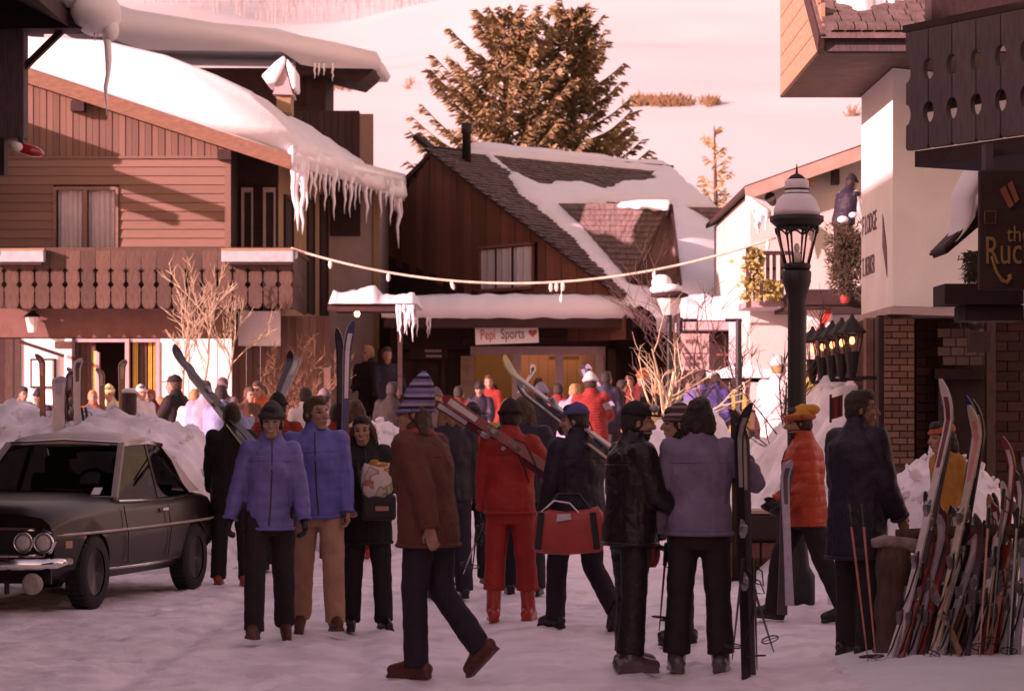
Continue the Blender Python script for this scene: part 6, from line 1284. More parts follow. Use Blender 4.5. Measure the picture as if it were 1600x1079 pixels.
PT = thing('wooden_post', 'dark squat wooden post with snow cap in left snow bank', 'post', P(202, 664, 29.3)); b = MB(); b.tube([P(202, 672, 29.3), P(202, 614, 29.3)], .085, 10); b.build('post', LOGW, PT, True); b = MB(); b.ell(P(202, 611, 29.3), (.09, .09, .04)); b.build('snow_cap', SNOW, PT, True)

# ------------------------------------------------------------------ ski rack on the near right
RK = thing('log_rack', 'low rack of old logs and rail with skis leaning on right', 'rack', P(1396, 1030, 17.1))
b = MB(); rg = []
for k, py in enumerate(range(1035, 842, -18)):
    c = P(1394, py, 17.15); rr = .115 + .012 * math.sin(k * 1.7); rg.append([c + Vector((rr * math.cos(a) * (1 + .12 * math.sin(3 * a + k * .2)), rr * math.sin(a), 0)) for a in np.linspace(0, 2 * math.pi, 14, endpoint=False)])
b.loft(rg); b.build('stump', LOGW, RK, True)
b = MB(); b.tube([P(1362, 848, 17.1), P(1380, 845, 17.1), P(1428, 852, 17.15), P(1440, 853, 17.2)], [.03, .045, .05, .04], 9); b.build('log_cap', mat('snow_dusted_log', (.30, .20, .19), .9, .4, 9, .8, 25), RK, True)
b = MB(); b.tube([P(1400, 838, 17.3), P(1500, 832, 17.2), P(1660, 826, 17.0)], .05, 9); b.tube([P(1400, 960, 17.5), P(1660, 955, 17.3)], .04, 8); b.build('rail', LOGW, RK, True)
b = MB(); b.tube([P(1560, 1040, 17.3), P(1560, 822, 17.2)], .07, 10); b.build('post', LOGW, RK, True)
b = MB()
for i in range(7): b.bar(P(1440 + i * 22, 1025, 17.45), P(1440 + i * 22, 850, 17.4), .10, .03)
b.build('back_board', BROWN, RK)
rk = 'skis leaning on the log rack'
rl = [  # tail px,py  tip px,py  dY colours label
 (1398, 1030, 1495, 606, 0, 'white', 'maroon', 0.063, 'tallest pale ski with curled tip leaning on rack'),
 (1412, 1035, 1492, 640, .12, 'dgrey', 'black', 0.052, 'dark ski just behind the tallest pale one'),
 (1462, 1010, 1536, 646, -.05, 'cream', 'pink', 0.063, 'second tall cream ski with curled tip leaning on rack'),
 (1470, 1012, 1532, 628, .15, 'blue', 'white', 0.052, 'navy ski with white flecks behind the cream one'),
 (1478, 1014, 1542, 634, .2, 'black', 'white', 0.052, 'black and white ski topmost behind the cream one'),
 (1404, 1040, 1462, 838, -.15, 'red', 'pink', 0.052, 'red ski with hooked tip low at the rack left'),
 (1386, 1042, 1452, 830, -.1, 'white', 'grey', 0.052, 'white short ski leftmost at the rack foot'),
 (1420, 1040, 1478, 812, -.05, 'lilac', 'white', 0.052, 'lilac ski beside the red hooked one'),
 (1432, 1042, 1484, 836, -.12, 'red', 'dgrey', 0.052, 'red ski with metal binding in rack centre'),
 (1442, 1030, 1500, 800, 0.037, 'dgrey', 'white', 0.052, 'dark grey ski with white base in rack centre'),
 (1500, 1020, 1440, 870, -.2, 'wood', 'yellow', 0.037, 'brown wooden ski leaning the other way across rack'),
 (1454, 1030, 1512, 826, -.1, 'white', 'lilac', 0.056, 'wide white ski right of rack centre'),
 (1466, 1034, 1530, 838, -.16, 'grey', 'white', 0.056, 'grey ski with big binding right of rack centre'),
 (1484, 1028, 1556, 780, 0.015, 'wood', 'cream', 0.052, 'wooden ski right of the big binding'),
 (1492, 1030, 1548, 820, 0.059, 'black', 'grey', 0.052, 'black ski right of the wooden one'),
 (1520, 1030, 1578, 760, -.08, 'white', 'red', 0.052, 'white ski with red base near right edge'),
 (1532, 1024, 1562, 792, -.1, 'maroon', 'white', 0.052, 'maroon ski near right edge'),
 (1544, 1030, 1580, 830, -.14, 'pink', 'dgrey', 0.048, 'pink ski near right edge'),
 (1556, 1024, 1586, 690, .1, 'red', 'white', 0.052, 'tall red ski with white forked tip at right edge'),
 (1566, 1028, 1594, 790, -.05, 'grey', 'black', 0.052, 'grey ski at right edge'),
 (1576, 1026, 1598, 740, 0.044, 'dgrey', 'white', 0.052, 'dark ski at right edge'),
 (1588, 1030, 1612, 720, 0, 'lilac', 'red', 0.052, 'lilac ski cut off by right edge'),
 (1510, 1034, 1536, 812, -.2, 'dgrey', 'maroon', 0.044, 'slim dark ski lying forward at rack right')]
for (a, c, d_, e, dy, c1, c2, w, lab) in rl: ski(lab, P(a, c, 16.75 + dy), P(d_, e, 17.25 + dy * .5), c1, c2, (-.75, -.6, .1), w, rk, curl=1.0 if e < 700 else .7)
for i, (a, c, d_, e) in enumerate(((1545, 800, 1530, 1030), (1568, 770, 1548, 1020), (1503, 830, 1450, 1040), (1590, 800, 1575, 1036), (1556, 860, 1535, 1062))): pole(('pole among the rack skis, left of post', 'pole with black grip right of post', 'thin pole crossing the rack centre', 'pole at the rack right edge', 'pole with tip out on the snow lower right')[i], P(a, c, 17), P(d_, e, 16.5), ('pink', 'dgrey', 'wood', 'grey', 'wood')[i], 'poles leaning on the log rack')
for i in range(10):
    a_ = 1400 + i * 17 + random.uniform(-5, 5); ski('dark ski packed among the others on the log rack, number %s from the left' % ('one', 'two', 'three', 'four', 'five', 'six', 'seven', 'eight', 'nine', 'ten')[i], P(a_, random.uniform(1008, 1030), 16.95 + random.uniform(-.1, .1)), P(a_ + random.uniform(36, 66), random.uniform(770, 850), 17.3), random.choice(['black', 'dgrey', 'maroon', 'grey', 'blue']), random.choice(['white', 'lilac', 'dgrey', 'pink']), (-.75, -.6, .1), .048, rk, curl=.6)
BS = thing('pole_basket', 'orange red round pole basket lying on snow by the poles', 'basket', P(1362, 1047, 16.6)); b = MB(); c = P(1362, 1045, 16.6); b.tube([c + Vector((.065 * math.cos(a), .065 * math.sin(a), 0)) for a in np.linspace(0, 2 * math.pi, 15)], .008, 5); b.build('ring', ORANGEJ, BS, True); b = MB()
for a in (0, 1.57): b.tube([c - Vector((.065 * math.cos(a), .065 * math.sin(a), 0)), c + Vector((.065 * math.cos(a), .065 * math.sin(a), 0))], .005, 4)
b.build('spoke', ORANGEJ, BS)

# ------------------------------------------------------------------ bags
DB = thing('duffel_bag', 'large red duffel bag with black straps held by navy jacket', 'bag', P(886, 862, 19.3))
RB = mat('red_canvas', (.42, .045, .035), .5, .14, 8, .3, 40)
b = MB(); rg = []
for i, (px, top, bot) in enumerate(((831, 826, 856), (838, 800, 862), (856, 795, 865), (885, 799, 866), (915, 795, 864), (934, 790, 862), (942, 800, 857), (943, 812, 850))):
    zt, zb = PZ(top, 19.35), PZ(bot, 19.35); c = Vector((PX(px, 19.35), 19.35, (zt + zb) / 2)); hh = (zt - zb) / 2; dd = .15 * (1 if 0 < i < 7 else .6)
    rg.append([c + Vector((0, dd * abs(math.cos(a)) ** .55 * (1 if math.cos(a) > 0 else -1), hh * abs(math.sin(a)) ** .55 * (1 if math.sin(a) > 0 else -1))) for a in np.linspace(0, 2 * math.pi, 18, endpoint=False)])
b.loft(rg); body_ = b.build('bag_body', RB, DB, True)
for px, w in ((846, -6), (926, 7)):
    b = MB(); b.bar(P(px, 800, 19.20), P(px + w, 858, 19.20), .05, .012, (0, -1, 0)); b.build('strap', GLOVE, DB)
b = MB(); b.tube([P(846, 800, 19.3), P(866, 782, 19.3), P(890, 786, 19.3), P(905, 802, 19.25), P(924, 796, 19.3)], .009, 6); b.build('zip_line', STEEL, DB); b = MB(); b.tube([P(850, 800, 19.28), P(872, 772, 19.4), P(905, 772, 19.4), P(924, 798, 19.28)], .014, 6); b.build('handle', GLOVE, DB)
b = MB(); b.prism([P(869, 815, 19.185), P(893, 811, 19.185), P(891, 802, 19.185), P(871, 803, 19.185)], (0, .004, 0)); b.build('label', mat('lilac_label', (.55, .45, .52), .6), DB)
PRINT = mat('printed_paper', (.5, .35, .3), .6, .1, 9); _t = PRINT.node_tree; _h = [n for n in _t.nodes if n.type == 'HUE_SAT'][0]; _n = _t.nodes.new('ShaderNodeTexNoise'); _n.inputs['Scale'].default_value = 7; _r = _t.nodes.new('ShaderNodeValToRGB'); _r.color_ramp.interpolation = 'CONSTANT'
_tc = [n for n in _t.nodes if n.type == 'TEX_COORD'][0]; _t.links.new(_tc.outputs['Object'], _n.inputs[0]); _t.links.new(_n.outputs[0], _r.inputs[0]); _t.links.new(_r.outputs[0], _h.inputs['Color'])
for _i, (_p, _c) in enumerate(((0, (.48, .36, .32)), (.36, (.42, .15, .08)), (.41, (.58, .48, .44)), (.60, (.25, .26, .16)), (.645, (.52, .40, .35)))):
    _e = _r.color_ramp.elements[_i] if _i < 2 else _r.color_ramp.elements.new(_p); _e.position = _p; _e.color = (*_c, 1)
PB = thing('grocery_bag', 'printed paper grocery bag held by smiling person in black', 'bag', P(588, 775, 19.45))
b = MB(); rg = []
for (py, w, d_) in ((776, .10, .05), (760, .125, .07), (740, .13, .075), (726, .115, .06)):
    c = P(588 + (776 - py) * .12, py, 19.42); rg.append([c + Vector((w * abs(math.cos(a)) ** .6 * (1 if math.cos(a) > 0 else -1) * (1 + .08 * math.sin(5 * a + py)), d_ * math.sin(a), .022 * math.sin(5 * a + py))) for a in np.linspace(0, 2 * math.pi, 16, endpoint=False)])
b.loft(rg); b.build('bag_body', PRINT, PB, True)
b = MB(); b.ell(P(593, 727, 19.4), (.085, .05, .03)); b.ell(P(585, 724, 19.4), (.04, .04, .035)); b.build('groceries', OCHRE, PB, True)
HB = thing('shoulder_bag', 'black shoulder bag with pale label at the smiling person hip', 'bag', P(590, 800, 19.4))
b = MB(); b.box(P(592, 792, 19.42), (.26, .10, .20)); b.build('bag_body', GLOVE, HB, bevel=.03); b = MB(); b.box(P(597, 794, 19.36), (.10, .006, .035)); b.build('label', mat('pink_label', (.36, .16, .15)), HB); b = MB(); b.tube([P(570, 784, 19.45), P(560, 740, 19.55), P(560, 715, 19.7)], .012, 5); b.build('strap', GLOVE, HB)
RBG = thing('maroon_bag', 'small maroon bag hanging between black clothes and denim jacket', 'bag', P(1020, 880, 16.7)); b = MB(); b.ell(P(1019, 862, 16.7), (.055, .05, .11)); b.build('bag_body', mat('maroon_vinyl', (.18, .03, .02), .4), RBG, True); b = MB(); b.tube([P(1012, 840, 16.7), P(1018, 815, 16.7), P(1026, 840, 16.7)], .007, 5); b.build('handle', GLOVE, RBG)
# wooden planter box and bench board by the right bank
PL = thing('planter_box', 'dark wooden planter box with red brown panels at the snow slope', 'planter', P(1175, 905, 26))
b = MB(); b.bb(PX(1120, 25.6), PX(1222, 25.6), 25.6, 26.6, PZ(842, 25.6), PZ(806, 25.6)); b.build('rim', BLACKW, PL)
b = MB(); b.bb(PX(1124, 25.7), PX(1218, 25.7), 25.7, 26.5, 0, PZ(842, 25.6) - .003); b.build('box', BROWN, PL)
for i in range(3): piece('panel', mat('red_brown_panel', (.17, .055, .035), .7, .25, 6, .3, 30, rnd=.2), PL, (PX(1141 + i * 32, 25.66), 25.69, PZ(868, 25.66)), (.18, .04, .26))
for i in range(3): piece('panel', mat('red_brown_panel', (.17, .055, .035)), PL, (PX(1141 + i * 32, 25.66), 25.69, .13), (.18, .04, .2))
b = MB(); b.bb(PX(1170, 25.8), PX(1212, 25.8), 25.75, 26.4, PZ(802, 25.8), PZ(797, 25.8)); b.bb(PX(1203, 25.8), PX(1206, 25.8), 25.8, 25.85, PZ(806, 25.8) + .003, PZ(802, 25.8)); b.build('seat_board', mat('pale_board', (.45, .32, .27)), PL)
RF = thing('red_flag', 'dark red hanging banner on the slope below the lodge', 'banner', P(1306, 640, 27.6)); b = MB(); b.grid(lambda u, v: P(1297 + 20 * u, 622 + 34 * v - 6 * u, 27.6) + Vector((0, .03 * math.sin(u * 9), 0)), 8, 6); b.build('cloth', MAROON, RF, True, fixn=False); b = MB(); b.tube([P(1298, 660, 27.62), P(1298, 616, 27.62)], .015, 5); b.build('pole', IRON, RF)

# ------------------------------------------------------------------ lamps and cable
SL_ = thing('street_lamp', 'black iron street lamp with snow capped dome and tapered glass lantern', 'street lamp', (PX(1245, 22.5), 22.5, 0))
c = Vector((PX(1245, 22.5), 22.5, 0)); z = lambda py: PZ(py, 22.5); u_ = 22.5 / F
b = MB(); b.lathe(c, [(.16, 0), (.16, .25), (.11, .34), (.095, .5), (.085, 1.0), (.08, z(520)), (.08, z(470)), (.105, z(452)), (.125, z(440)), (.13, z(425)), (.115, z(422))], 14); b.build('pole', IRON, SL_, True)
b = MB(); b.lathe(c, [(.115, z(421)), (.125, z(416)), (.12, z(412)), (.10, z(411))], 16); b.lathe(c, [(.17, z(357)), (.20, z(352)), (.238, z(346)), (.238, z(338)), (.2, z(337))], 20)
for k in range(8):
    a = 2 * math.pi * (k + .5) / 8; b.tube([c + Vector((.11 * math.cos(a), .11 * math.sin(a), z(412))), c + Vector((.15 * math.cos(a), .15 * math.sin(a), z(385))), c + Vector((.19 * math.cos(a), .19 * math.sin(a), z(355)))], [.012, .009, .013], 5)
    a2 = a + math.pi / 8; arc = [c + Vector((.186 * math.cos(a + t * math.pi / 4), .186 * math.sin(a + t * math.pi / 4), z(356) - .05 + .045 * math.sin(t * math.pi))) for t in np.linspace(0, 1, 6)]; b.tube(arc, .009, 4)
b.build('lantern_frame', IRON, SL_, True)
b = MB(); b.lathe(c, [(.105, z(411)), (.15, z(384)), (.185, z(356))], 8, cap=False); b.build('lantern_glass', glass('lamp_glass', (.92, .86, .84)), SL_)
b = MB(); b.lathe(c, [(.03, z(411)), (.035, z(398)), (.03, z(394))], 8); b.lathe(c, [(.02, z(394)), (.028, z(386)), (.012, z(380))], 8); b.build('burner', mat('frosted_bulb', (.75, .72, .70), .4), SL_, True)
b = MB(); b.lathe(c, [(.205, z(337)), (.205, z(328)), (.17, z(312)), (.125, z(304)), (.105, z(303)), (.105, z(297)), (.10, z(296)), (.105, z(295)), (.108, z(284)), (.095, z(281)), (.07, z(279.5))], 20); b.build('dome', mat('lamp_dome_white', (.60, .55, .62), .45, .1, 6), SL_, True)
b = MB(); b.lathe(c, [(.085, z(280)), (.05, z(274)), (.012, z(271)), (.008, z(262)), (.003, z(256))], 12); b.lathe(c, [(.108, z(304.5)), (.112, z(303)), (.108, z(301.5))], 20); b.lathe(c, [(.106, z(297.5)), (.11, z(296)), (.106, z(294.5))], 20); b.build('finial', IRON, SL_, True)
L2 = thing('post_lamp', 'thin dark post lamp with thick snow cap behind bare white trunk', 'street lamp', P(1046, 690, 40)); c = Vector((PX(1046, 40), 40, 0)); z = lambda py: PZ(py, 40)
b = MB(); b.tube([c + Vector((0, 0, .3)), c + Vector((0, 0, z(492)))], [.055, .04], 10); b.build('pole', IRON, L2); b = MB(); b.lathe(c, [(.10, z(492)), (.17, z(474)), (.19, z(466))], 8); b.build('lantern', mat('frosted_lantern', (.6, .5, .48), .5), L2); b = MB(); b.lathe(c, [(.18, z(466)), (.30, z(463)), (.29, z(459)), (.1, z(452))], 12); b.build('hat', BROWN, L2, True)
b = MB(); b.ell(c + Vector((-.05, 0, z(452))), (.26, .26, .10)); b.ell(c + Vector((-.12, 0, z(442))), (.16, .16, .14)); b.build('snow_cap', SNOW, L2, True)
L3 = thing('dark_pole', 'slim dark iron pole right of the hanging wooden notice', 'pole', P(1154, 690, 39)); c = Vector((PX(1154, 39), 39, 0)); b = MB(); b.tube([c + Vector((0, 0, .3)), c + Vector((0, 0, PZ(500, 39)))], [.06, .045], 10); b.build('shaft', IRON, L3); b = MB(); b.tube([c + Vector((-.2, 0, PZ(500, 39))), c + Vector((.05, 0, PZ(500, 39)))], .03, 6); b.tube([c + Vector((.05, 0, PZ(600, 39))), c + Vector((.0, -.1, PZ(640, 39))), c + Vector((.12, -.2, PZ(660, 39)))], .03, 6); b.build('arm', IRON, L3)
NS_ = thing('hanging_notice', 'pale wooden notice board hung on dark pole by white trunk', 'sign', P(1086, 580, 40.5)); b = MB(); b.bb(PX(1064, 40.5), PX(1108, 40.5), 40.5, 40.56, PZ(578, 40.5), PZ(521, 40.5)); b.build('board', mat('pale_pink_board', (.46, .31, .28), .7, .15, 9), NS_)
b = MB(); b.bb(PX(1064, 40.49), PX(1108, 40.49), 40.485, 40.498, PZ(552, 40.5), PZ(551, 40.5))
for (y0, xs_) in ((530, (1071, 1075, 1080, 1085)), (556, (1072, 1077, 1082, 1088, 1092)), (565, (1070, 1075, 1080, 1084, 1089))):
    for x_ in xs_: b.bb(PX(x_, 40.49), PX(x_ + 2.6, 40.49), 40.487, 40.499, PZ(y0 + 6, 40.5), PZ(y0, 40.5))
b.build('faint_lettering', INK, NS_); b = MB(); b.tube([Vector((PX(1062, 40.6), 40.62, .3)), Vector((PX(1062, 40.6), 40.62, PZ(496, 40.6)))], .05, 8); b.tube([P(1062, 500, 40.6), P(1090, 500, 40.6)], .03, 6); b.tube([P(1070, 500, 40.6), P(1070, 521, 40.55)], .01, 4); b.tube([P(1090, 500, 40.6), P(1090, 521, 40.55)], .01, 4); b.build('pole', IRON, NS_)
CB = thing('light_cable', 'pale sagging cable of small bulbs strung across the street', 'cable', P(455, 388, 45.4))
pa, pb = P(455, 388, 45.35), P(1212, 371, 42.8); pts = []
for i in range(41): t = i / 40; q = pa.lerp(pb, t); q.z -= .69 * 4 * t * (1 - t); pts.append(q)
b = MB(); b.tube(pts, .022, 6); b.build('cable', mat('pale_cable', (.50, .40, .32), .6), CB, True)
BM = mat('milky_bulb', (.72, .66, .60), .4)
for t, dx in ((.01, 0), (.085, 0), (.21, 0), (.342, .05), (.548, .02), (.562, 0), (.575, 0), (.76, 0), (.985, 0)):
    q = pa.lerp(pb, t); q.z -= .69 * 4 * t * (1 - t); b = MB(); b.lathe(q + Vector((dx, 0, -.13)), [(.01, .12), (.03, .09), (.035, .03), (.02, -.02), (.006, -.03)], 8, Euler((0, R(-20 if dx > .04 else 0), 0)).to_matrix()); b.build('bulb', BM, CB, True)
b = MB(); q = pa.lerp(pb, .572); q.z -= .69 * 4 * .572 * .428; b.tube([q, q - Vector((0, 0, .2))], .008, 4); b.lathe(q - Vector((0, 0, .36)), [(.005, .16), (.03, .1), (.035, .04), (.01, 0)], 8); b.build('long_bulb', BM, CB, True)
# ================================================================== THE PARKED CAR (local frame: x forward, y left)
CARP = mat('dark_green_black_paint', (.014, .007, .007), .38, .3, 6, coat=.14, spec=.22); VINYL = mat('cream_vinyl_roof', (.62, .50, .49), .55, .08, 9, .15, 90)
TYRE = mat('tyre_rubber', (.014, .011, .012), .8, .2, 20, .6, 60); INTER = mat('car_interior', (.018, .011, .011), .8); CARG = glass('car_glass', (.16, .15, .15), .3); LENS = mat('headlamp_glass', (.55, .50, .50), .15, .1, 20, coat=.8)
wf_, wr_ = Vector((PX(134, 22.0) - .02, 22.0, 0)), Vector((PX(287, 24.38), 24.38, 0))
hd = (wf_ - wr_).normalized(); lf = Vector((-hd.y, hd.x, 0))               # forward and left of the car
mid = (wf_ + wr_) / 2 - lf * .66
CAR = thing('parked_car', 'dark coupe with cream vinyl roof parked beside the snow bank on left', 'car', (mid.x, mid.y, gz(0, mid.y)))
def cw(p): return mid + hd * p[0] + lf * p[1] + Vector((0, 0, p[2] if p[2] < .97 else .97 + (p[2] - .97) * 1.12))
def cbuild(b, name, m, parent=None, smooth=False, **k):
    b.v = [tuple(cw(v)) for v in b.v]; return b.build(name, m, parent or CAR, smooth, **k)
xsn = [-2.13, -2.08, -1.8, -1.5, -1.235, -.9, -.5, 0, .5, .9, 1.235, 1.55, 1.85, 1.95, 1.98]
def sect(x):
    taper = float(np.interp(x, [-2.13, -1.9, -1.2, .8, 1.6, 2.02], [.64, .735, .785, .785, .765, .72])); belt = float(np.interp(x, [-2.13, -1.9, -1.2, -.3, .9, 1.7, 2.02], [.80, .86, .90, .86, .87, .82, .74])); top = float(np.interp(x, [-2.13, -2.0, -1.3, .9, 1.2, 1.9, 2.02], [.82, .89, .955, .96, .955, .885, .80]))
    bot = float(np.interp(x, [-2.13, -1.8, -1.4, 1.4, 1.8, 2.02], [.42, .34, .24, .24, .30, .36])); y = taper
    return [(y * .86, bot), (y * .97, bot + .09), (y * .995, .50), (y, .615), (y * .985, .64), (y * .965, belt - .06), (y * .93, belt), (y * .84, (belt + top) / 2 + .012), (y * .5, top + .012), (0, top + .018)]
def ring(x): s_ = sect(x); return [(x, y, z) for y, z in s_] + [(x, -y, z) for y, z in s_[::-1][1:]]
b = MB(); b.loft([ring(x) for x in xsn]); bod = cbuild(b, 'body', CARP, None, True)
for px_ in (1.235, -1.235):                                                # wheel openings cut through the shell
    cb_ = MB(); cb_.tube([cw((px_, -1.0, .315)), cw((px_, 1.0, .315))], .355, 28); co = cb_.build('cut', CARP); m_ = bod.modifiers.new('arch', 'BOOLEAN'); m_.operation = 'DIFFERENCE'; m_.object = co; m_.solver = 'EXACT'; co['tmp'] = 1
bpy.context.view_layer.update(); me = bpy.data.meshes.new_from_object(bod.evaluated_get(bpy.context.evaluated_depsgraph_get())); bod.modifiers.clear(); old = bod.data; bod.data = me; bpy.data.meshes.remove(old); me.name = 'body'
for o in [o for o in bpy.data.objects if o.get('tmp')]: bpy.data.objects.remove(o)
for e in me.polygons: e.use_smooth = True
bod.modifiers.new('sharp', 'EDGE_SPLIT').split_angle = R(38)
b = MB(); b.bb(-1.7, 1.75, -.62, .62, .30, .62); cbuild(b, 'underbody', INTER)
for x_, sy in ((1.235, 1), (-1.235, 1), (1.235, -1), (-1.235, -1)):
    wg = MB(); y0 = .70 * sy; prof = [(.20, -.085), (.29, -.088), (.312, -.06), (.315, -.02), (.315, .02), (.312, .06), (.29, .088), (.20, .085)]
    M_ = Matrix((hd, Vector((0, 0, 1)), lf * 1)).transposed(); c = cw((x_, y0, .315))
    rings = [[c + lf * (sy * a) + (hd * math.cos(t) + Vector((0, 0, 1)) * math.sin(t)) * r_ for t in np.linspace(0, 2 * math.pi, 30, endpoint=False)] for r_, a in prof]
    wg.loft(rings, cap=False); w = wg.build('wheel', TYRE, CAR, True)
    b = MB(); rings = [[c + lf * (sy * a) + (hd * math.cos(t) + Vector((0, 0, 1)) * math.sin(t)) * r_ for t in np.linspace(0, 2 * math.pi, 30, endpoint=False)] for r_, a in ((.205, .07), (.19, .072), (.16, .03), (.07, .035), (.055, .065), (.02, .07))]; b.loft(rings); b.build('rim', mat('steel_rim', (.10, .085, .09), .4, .2, 20, metal=.6), w, True)
    b = MB()
    for k in range(36):                                                     # tread blocks
        t = k / 36 * 2 * math.pi; q = c + (hd * math.cos(t) + Vector((0, 0, 1)) * math.sin(t)) * .316; tn = (hd * -math.sin(t) + Vector((0, 0, 1)) * math.cos(t))
        for a in (-.05, 0, .05): b.box(q + lf * a, (.034, .036, .014), Matrix((tn, lf, tn.cross(lf))).transposed())
    b.build('tread', TYRE, w)
# greenhouse: roof, pillars, glass, seats
def rz(x, y): return float(np.interp(x, [-1.0, -.75, -.4, -.1, .08], [1.31, 1.405, 1.455, 1.445, 1.37])) - .05 * (abs(y) / .55) ** 3
b = MB(); b.grid(lambda u, v: (lerp(-1.0, .08, u), lerp(-.56, .56, v) * (1 - .05 * abs(u - .5)), rz(lerp(-1.0, .08, u), lerp(-.56, .56, v))), 14, 13); rf = cbuild(b, 'roof', VINYL, None, True, fixn=False); q = rf.modifiers.new('thick', 'SOLIDIFY'); q.thickness = .035; q.offset = -1
for sy in (1, -1):
    b = MB(); b.bar((.58, .685 * sy, .92), (.07, .545 * sy, 1.345), .055, .05, (0, 1, 0)); cbuild(b, 'front_pillar', VINYL if 0 else mat('pillar_trim', (.36, .30, .31), .3, .1, 9), None)
    b = MB(); b.bar((-.43, .70 * sy, .90), (-.46, .555 * sy, 1.345), .045, .03, (0, 1, 0)); cbuild(b, 'centre_pillar', CARP)
    b = MB(); A = [(-1.72, .64, .93), (-1.30, .69, .925), (-1.14, .665, 1.03), (-1.0, .61, 1.22), (-.84, .565, 1.335), (-1.0, .54, 1.315), (-1.22, .565, 1.22), (-1.5, .61, 1.04)]; b.prism([(x, y * sy, z) for x, y, z in A], (0, -.05 * sy, 0)); cbuild(b, 'rear_pillar', VINYL)
    b = MB(); b.bar((.05, .55 * sy, 1.35), (-.50, .565 * sy, 1.365), .03, .03, (0, 0, 1)); b.bar((-.50, .565 * sy, 1.365), (-.86, .572 * sy, 1.335), .03, .03, (0, 0, 1)); cbuild(b, 'gutter', CHROME)
    b = MB(); b.add([(.54, .70 * sy, .905), (-.41, .71 * sy, .90), (-.45, .565 * sy, 1.345), (.05, .555 * sy, 1.335)], [(0, 1, 2, 3)]); cbuild(b, 'side_window', CARG, None, fixn=False)
    b = MB(); b.add([(-.46, .71 * sy, .90), (-1.30, .70 * sy, .915), (-1.14, .675 * sy, 1.02), (-1.0, .62 * sy, 1.21), (-.84, .578 * sy, 1.325), (-.50, .568 * sy, 1.345)], [(0, 1, 2, 3, 4, 5)]); cbuild(b, 'quarter_window', CARG, None, fixn=False)
    b = MB(); b.tube([(.56, .715 * sy, .90), (.0, .725 * sy, .89), (-.8, .72 * sy, .895), (-1.32, .715 * sy, .915)], .012, 5); cbuild(b, 'window_sill', CHROME)
    b = MB(); b.tube([(1.92, .705 * sy, .655), (1.5, .765 * sy, .655), (.8, .797 * sy, .655), (0, .80 * sy, .655), (-.9, .80 * sy, .66), (-1.6, .78 * sy, .665), (-2.0, .71 * sy, .67)], .012, 5); cbuild(b, 'side_strip', mat('tan_strip', (.42, .31, .28), .35), None)
    b = MB(); b.tube([(.88, .745 * sy, .33), (0, .75 * sy, .315), (-.88, .745 * sy, .33)], .016, 5); cbuild(b, 'sill_strip', CHROME)
    for sm in ([(.56, .765 * sy, .86), (.54, .802 * sy, .62), (.52, .79 * sy, .36)], [(-.50, .775 * sy, .84), (-.52, .803 * sy, .62), (-.48, .785 * sy, .36)]): b = MB(); b.tube(sm, .005, 4); cbuild(b, 'door_seam', IRON)
    b = MB(); b.bar((-.32, .785 * sy, .80), (-.46, .785 * sy, .80), .025, .03, (0, 1, 0)); cbuild(b, 'door_handle', CHROME)
    b = MB(); b.bar((1.70, .752 * sy, .575), (1.80, .735 * sy, .575), .06, .02, (0, 1, 0)); cbuild(b, 'side_marker', mat('marker_lens', (.45, .22, .12), .3), None)
b = MB(); b.add([(.58, .66, .935), (.58, -.66, .935), (.07, -.53, 1.35), (.07, .53, 1.35)], [(0, 1, 2, 3)]); cbuild(b, 'windscreen', CARG, None, fixn=False)
b = MB(); b.add([(-1.66, .62, .95), (-1.66, -.62, .95), (-1.0, -.53, 1.31), (-1.0, .53, 1.31)], [(0, 1, 2, 3)]); cbuild(b, 'rear_window', CARG, None, fixn=False)
b = MB(); b.tube([(.59, .68, .93), (.605, 0, .965), (.59, -.68, .93)], .012, 5); b.tube([(.08, .54, 1.36), (.09, 0, 1.385), (.08, -.54, 1.36)], .010, 5); cbuild(b, 'windscreen_trim', CHROME)
for y0 in (.42, -.2): b = MB(); b.tube([(.66, y0, .968), (.60, y0 - .05, .99), (.55, y0 - .42, 1.00)], .008, 4); cbuild(b, 'wiper', IRON)
for y0 in (.34, -.34):
    b = MB(); b.box((-.2, y0, .62), (.5, .46, .16)); b.box((-.47, y0, .86), (.14, .46, .50), Euler((0, R(-14), 0)).to_matrix()); b.box((-.54, y0, 1.17), (.09, .24, .16)); cbuild(b, 'seat', INTER, None, bevel=.04)
b = MB(); b.box((-1.0, 0, .80), (.25, 1.15, .4)); b.box((.44, 0, .84), (.26, 1.2, .12)); cbuild(b, 'dash_and_bench', INTER)
b = MB(); b.tube([(.18 + .05 * math.sin(a), .34 + .19 * math.cos(a), .98 + .17 * math.sin(a)) for a in np.linspace(0, 2 * math.pi, 19)], .014, 6); b.tube([(.18, .34, .97), (.38, .34, .86)], .02, 6); cbuild(b, 'steering_wheel', IRON)
b = MB(); b.tube([(.06, .0, 1.33), (.05, .0, 1.28)], .01, 4); b.box((.05, 0, 1.26), (.02, .2, .05)); cbuild(b, 'mirror', IRON)
b = MB(); b.box((.535, .50, .985), (.004, .08, .09), Euler((0, R(-54), 0)).to_matrix()); cbuild(b, 'sticker', WHITEP)
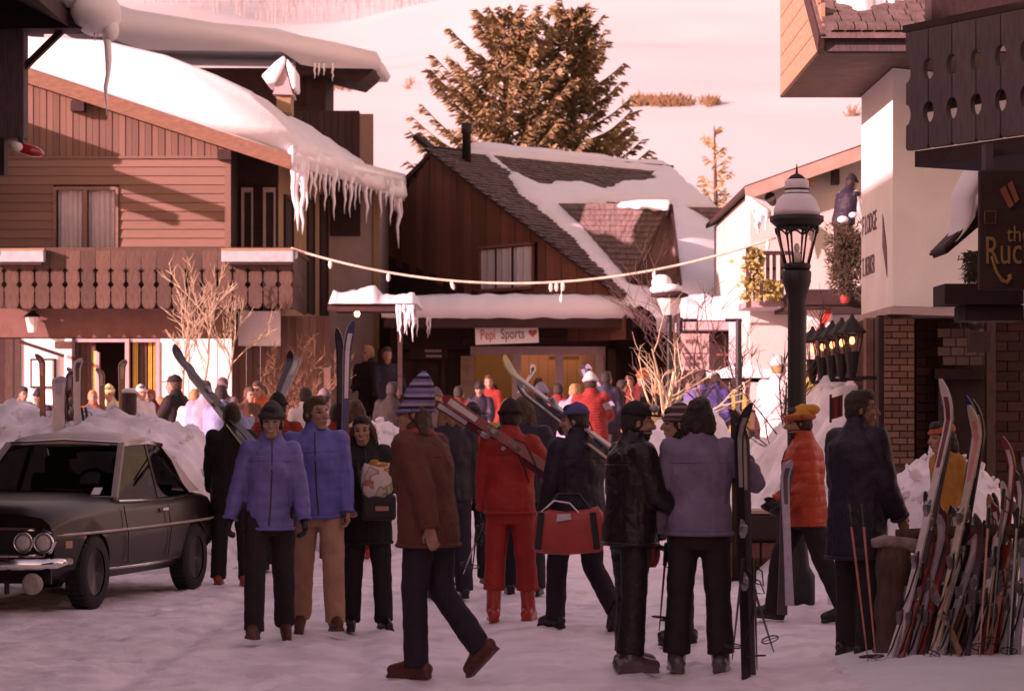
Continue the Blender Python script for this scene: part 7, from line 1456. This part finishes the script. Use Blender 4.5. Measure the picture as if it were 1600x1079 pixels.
# front: grille, twin lamps, bumper, fog lamp
b = MB(); b.prism([(1.975, .66, .50), (1.99, -.66, .50), (1.99, -.66, .70), (1.975, .66, .70)], (.012, 0, 0)); cbuild(b, 'grille', IRON)
b = MB(); b.tube([(1.99, .62, .71), (1.99, .70, .685), (1.98, .73, .61), (1.99, .69, .52), (1.99, .62, .49), (2.005, 0, .485), (2.005, -.55, .49), (1.99, -.67, .6), (1.99, -.55, .71), (2.005, 0, .715), (1.99, .55, .71)], .012, 5); cbuild(b, 'grille_trim', CHROME)
for y0 in (.635, .455, -.455, -.635):
    b = MB(); rg = [[(1.99 + a, y0 + r_ * math.cos(t), .60 + r_ * math.sin(t)) for t in np.linspace(0, 2 * math.pi, 22, endpoint=False)] for r_, a in ((.088, 0), (.09, .03), (.078, .035), (.076, .02))]; b.loft(rg, cap=False); hl = cbuild(b, 'headlight', CHROME, None, True)
    b = MB(); rg = [[(2.005 + a, y0 + r_ * math.cos(t), .60 + r_ * math.sin(t)) for t in np.linspace(0, 2 * math.pi, 22, endpoint=False)] for r_, a in ((.077, 0), (.05, .016), (.012, .022))]; b.loft(rg); cbuild(b, 'lens', LENS, hl, True)
b = MB()
for z0 in (.535, .57, .605, .64, .67): b.bar((2.01, .24, z0), (2.01, -.24, z0), .008, .01)
cbuild(b, 'grille_bar', CHROME)
b = MB(); b.tube([(1.78, .77, .435), (1.98, .74, .43), (2.10, .62, .425), (2.13, 0, .42), (2.10, -.62, .425), (1.98, -.74, .43)], [.035, .045, .05, .05, .05, .04], 10); cbuild(b, 'bumper', CHROME, None, True)
b = MB(); b.prism([(1.98, .7, .26), (2.02, -.7, .26), (2.02, -.7, .40), (1.98, .7, .40)], (.03, 0, 0)); cbuild(b, 'valance', CARP)
for y0 in (.58, -.58):
    b = MB(); rg = [[(2.09 + a, y0 + r_ * math.cos(t), .265 + r_ * math.sin(t)) for t in np.linspace(0, 2 * math.pi, 22, endpoint=False)] for r_, a in ((.03, -.05), (.088, 0), (.09, .03), (.05, .036), (.01, .038))]; b.loft(rg); cbuild(b, 'fog_lamp', mat('fog_lens', (.36, .29, .28), .25, .15, 20, coat=.5), None, True)
b = MB(); b.box((2.06, .33, .745 if 0 else .225), (.06, .02, .1)); cbuild(b, 'lamp_bracket', IRON)
b = MB(); b.tube([(-2.02, .74, .44), (-2.16, .62, .44), (-2.18, 0, .44), (-2.16, -.62, .44)], .045, 8); cbuild(b, 'rear_bumper', CHROME, None, True)
b = MB(); b.box((-2.1, .5, .66), (.08, .28, .12)); b.box((-2.1, -.5, .66), (.08, .28, .12)); cbuild(b, 'tail_lamp', RED)
run_jobs()
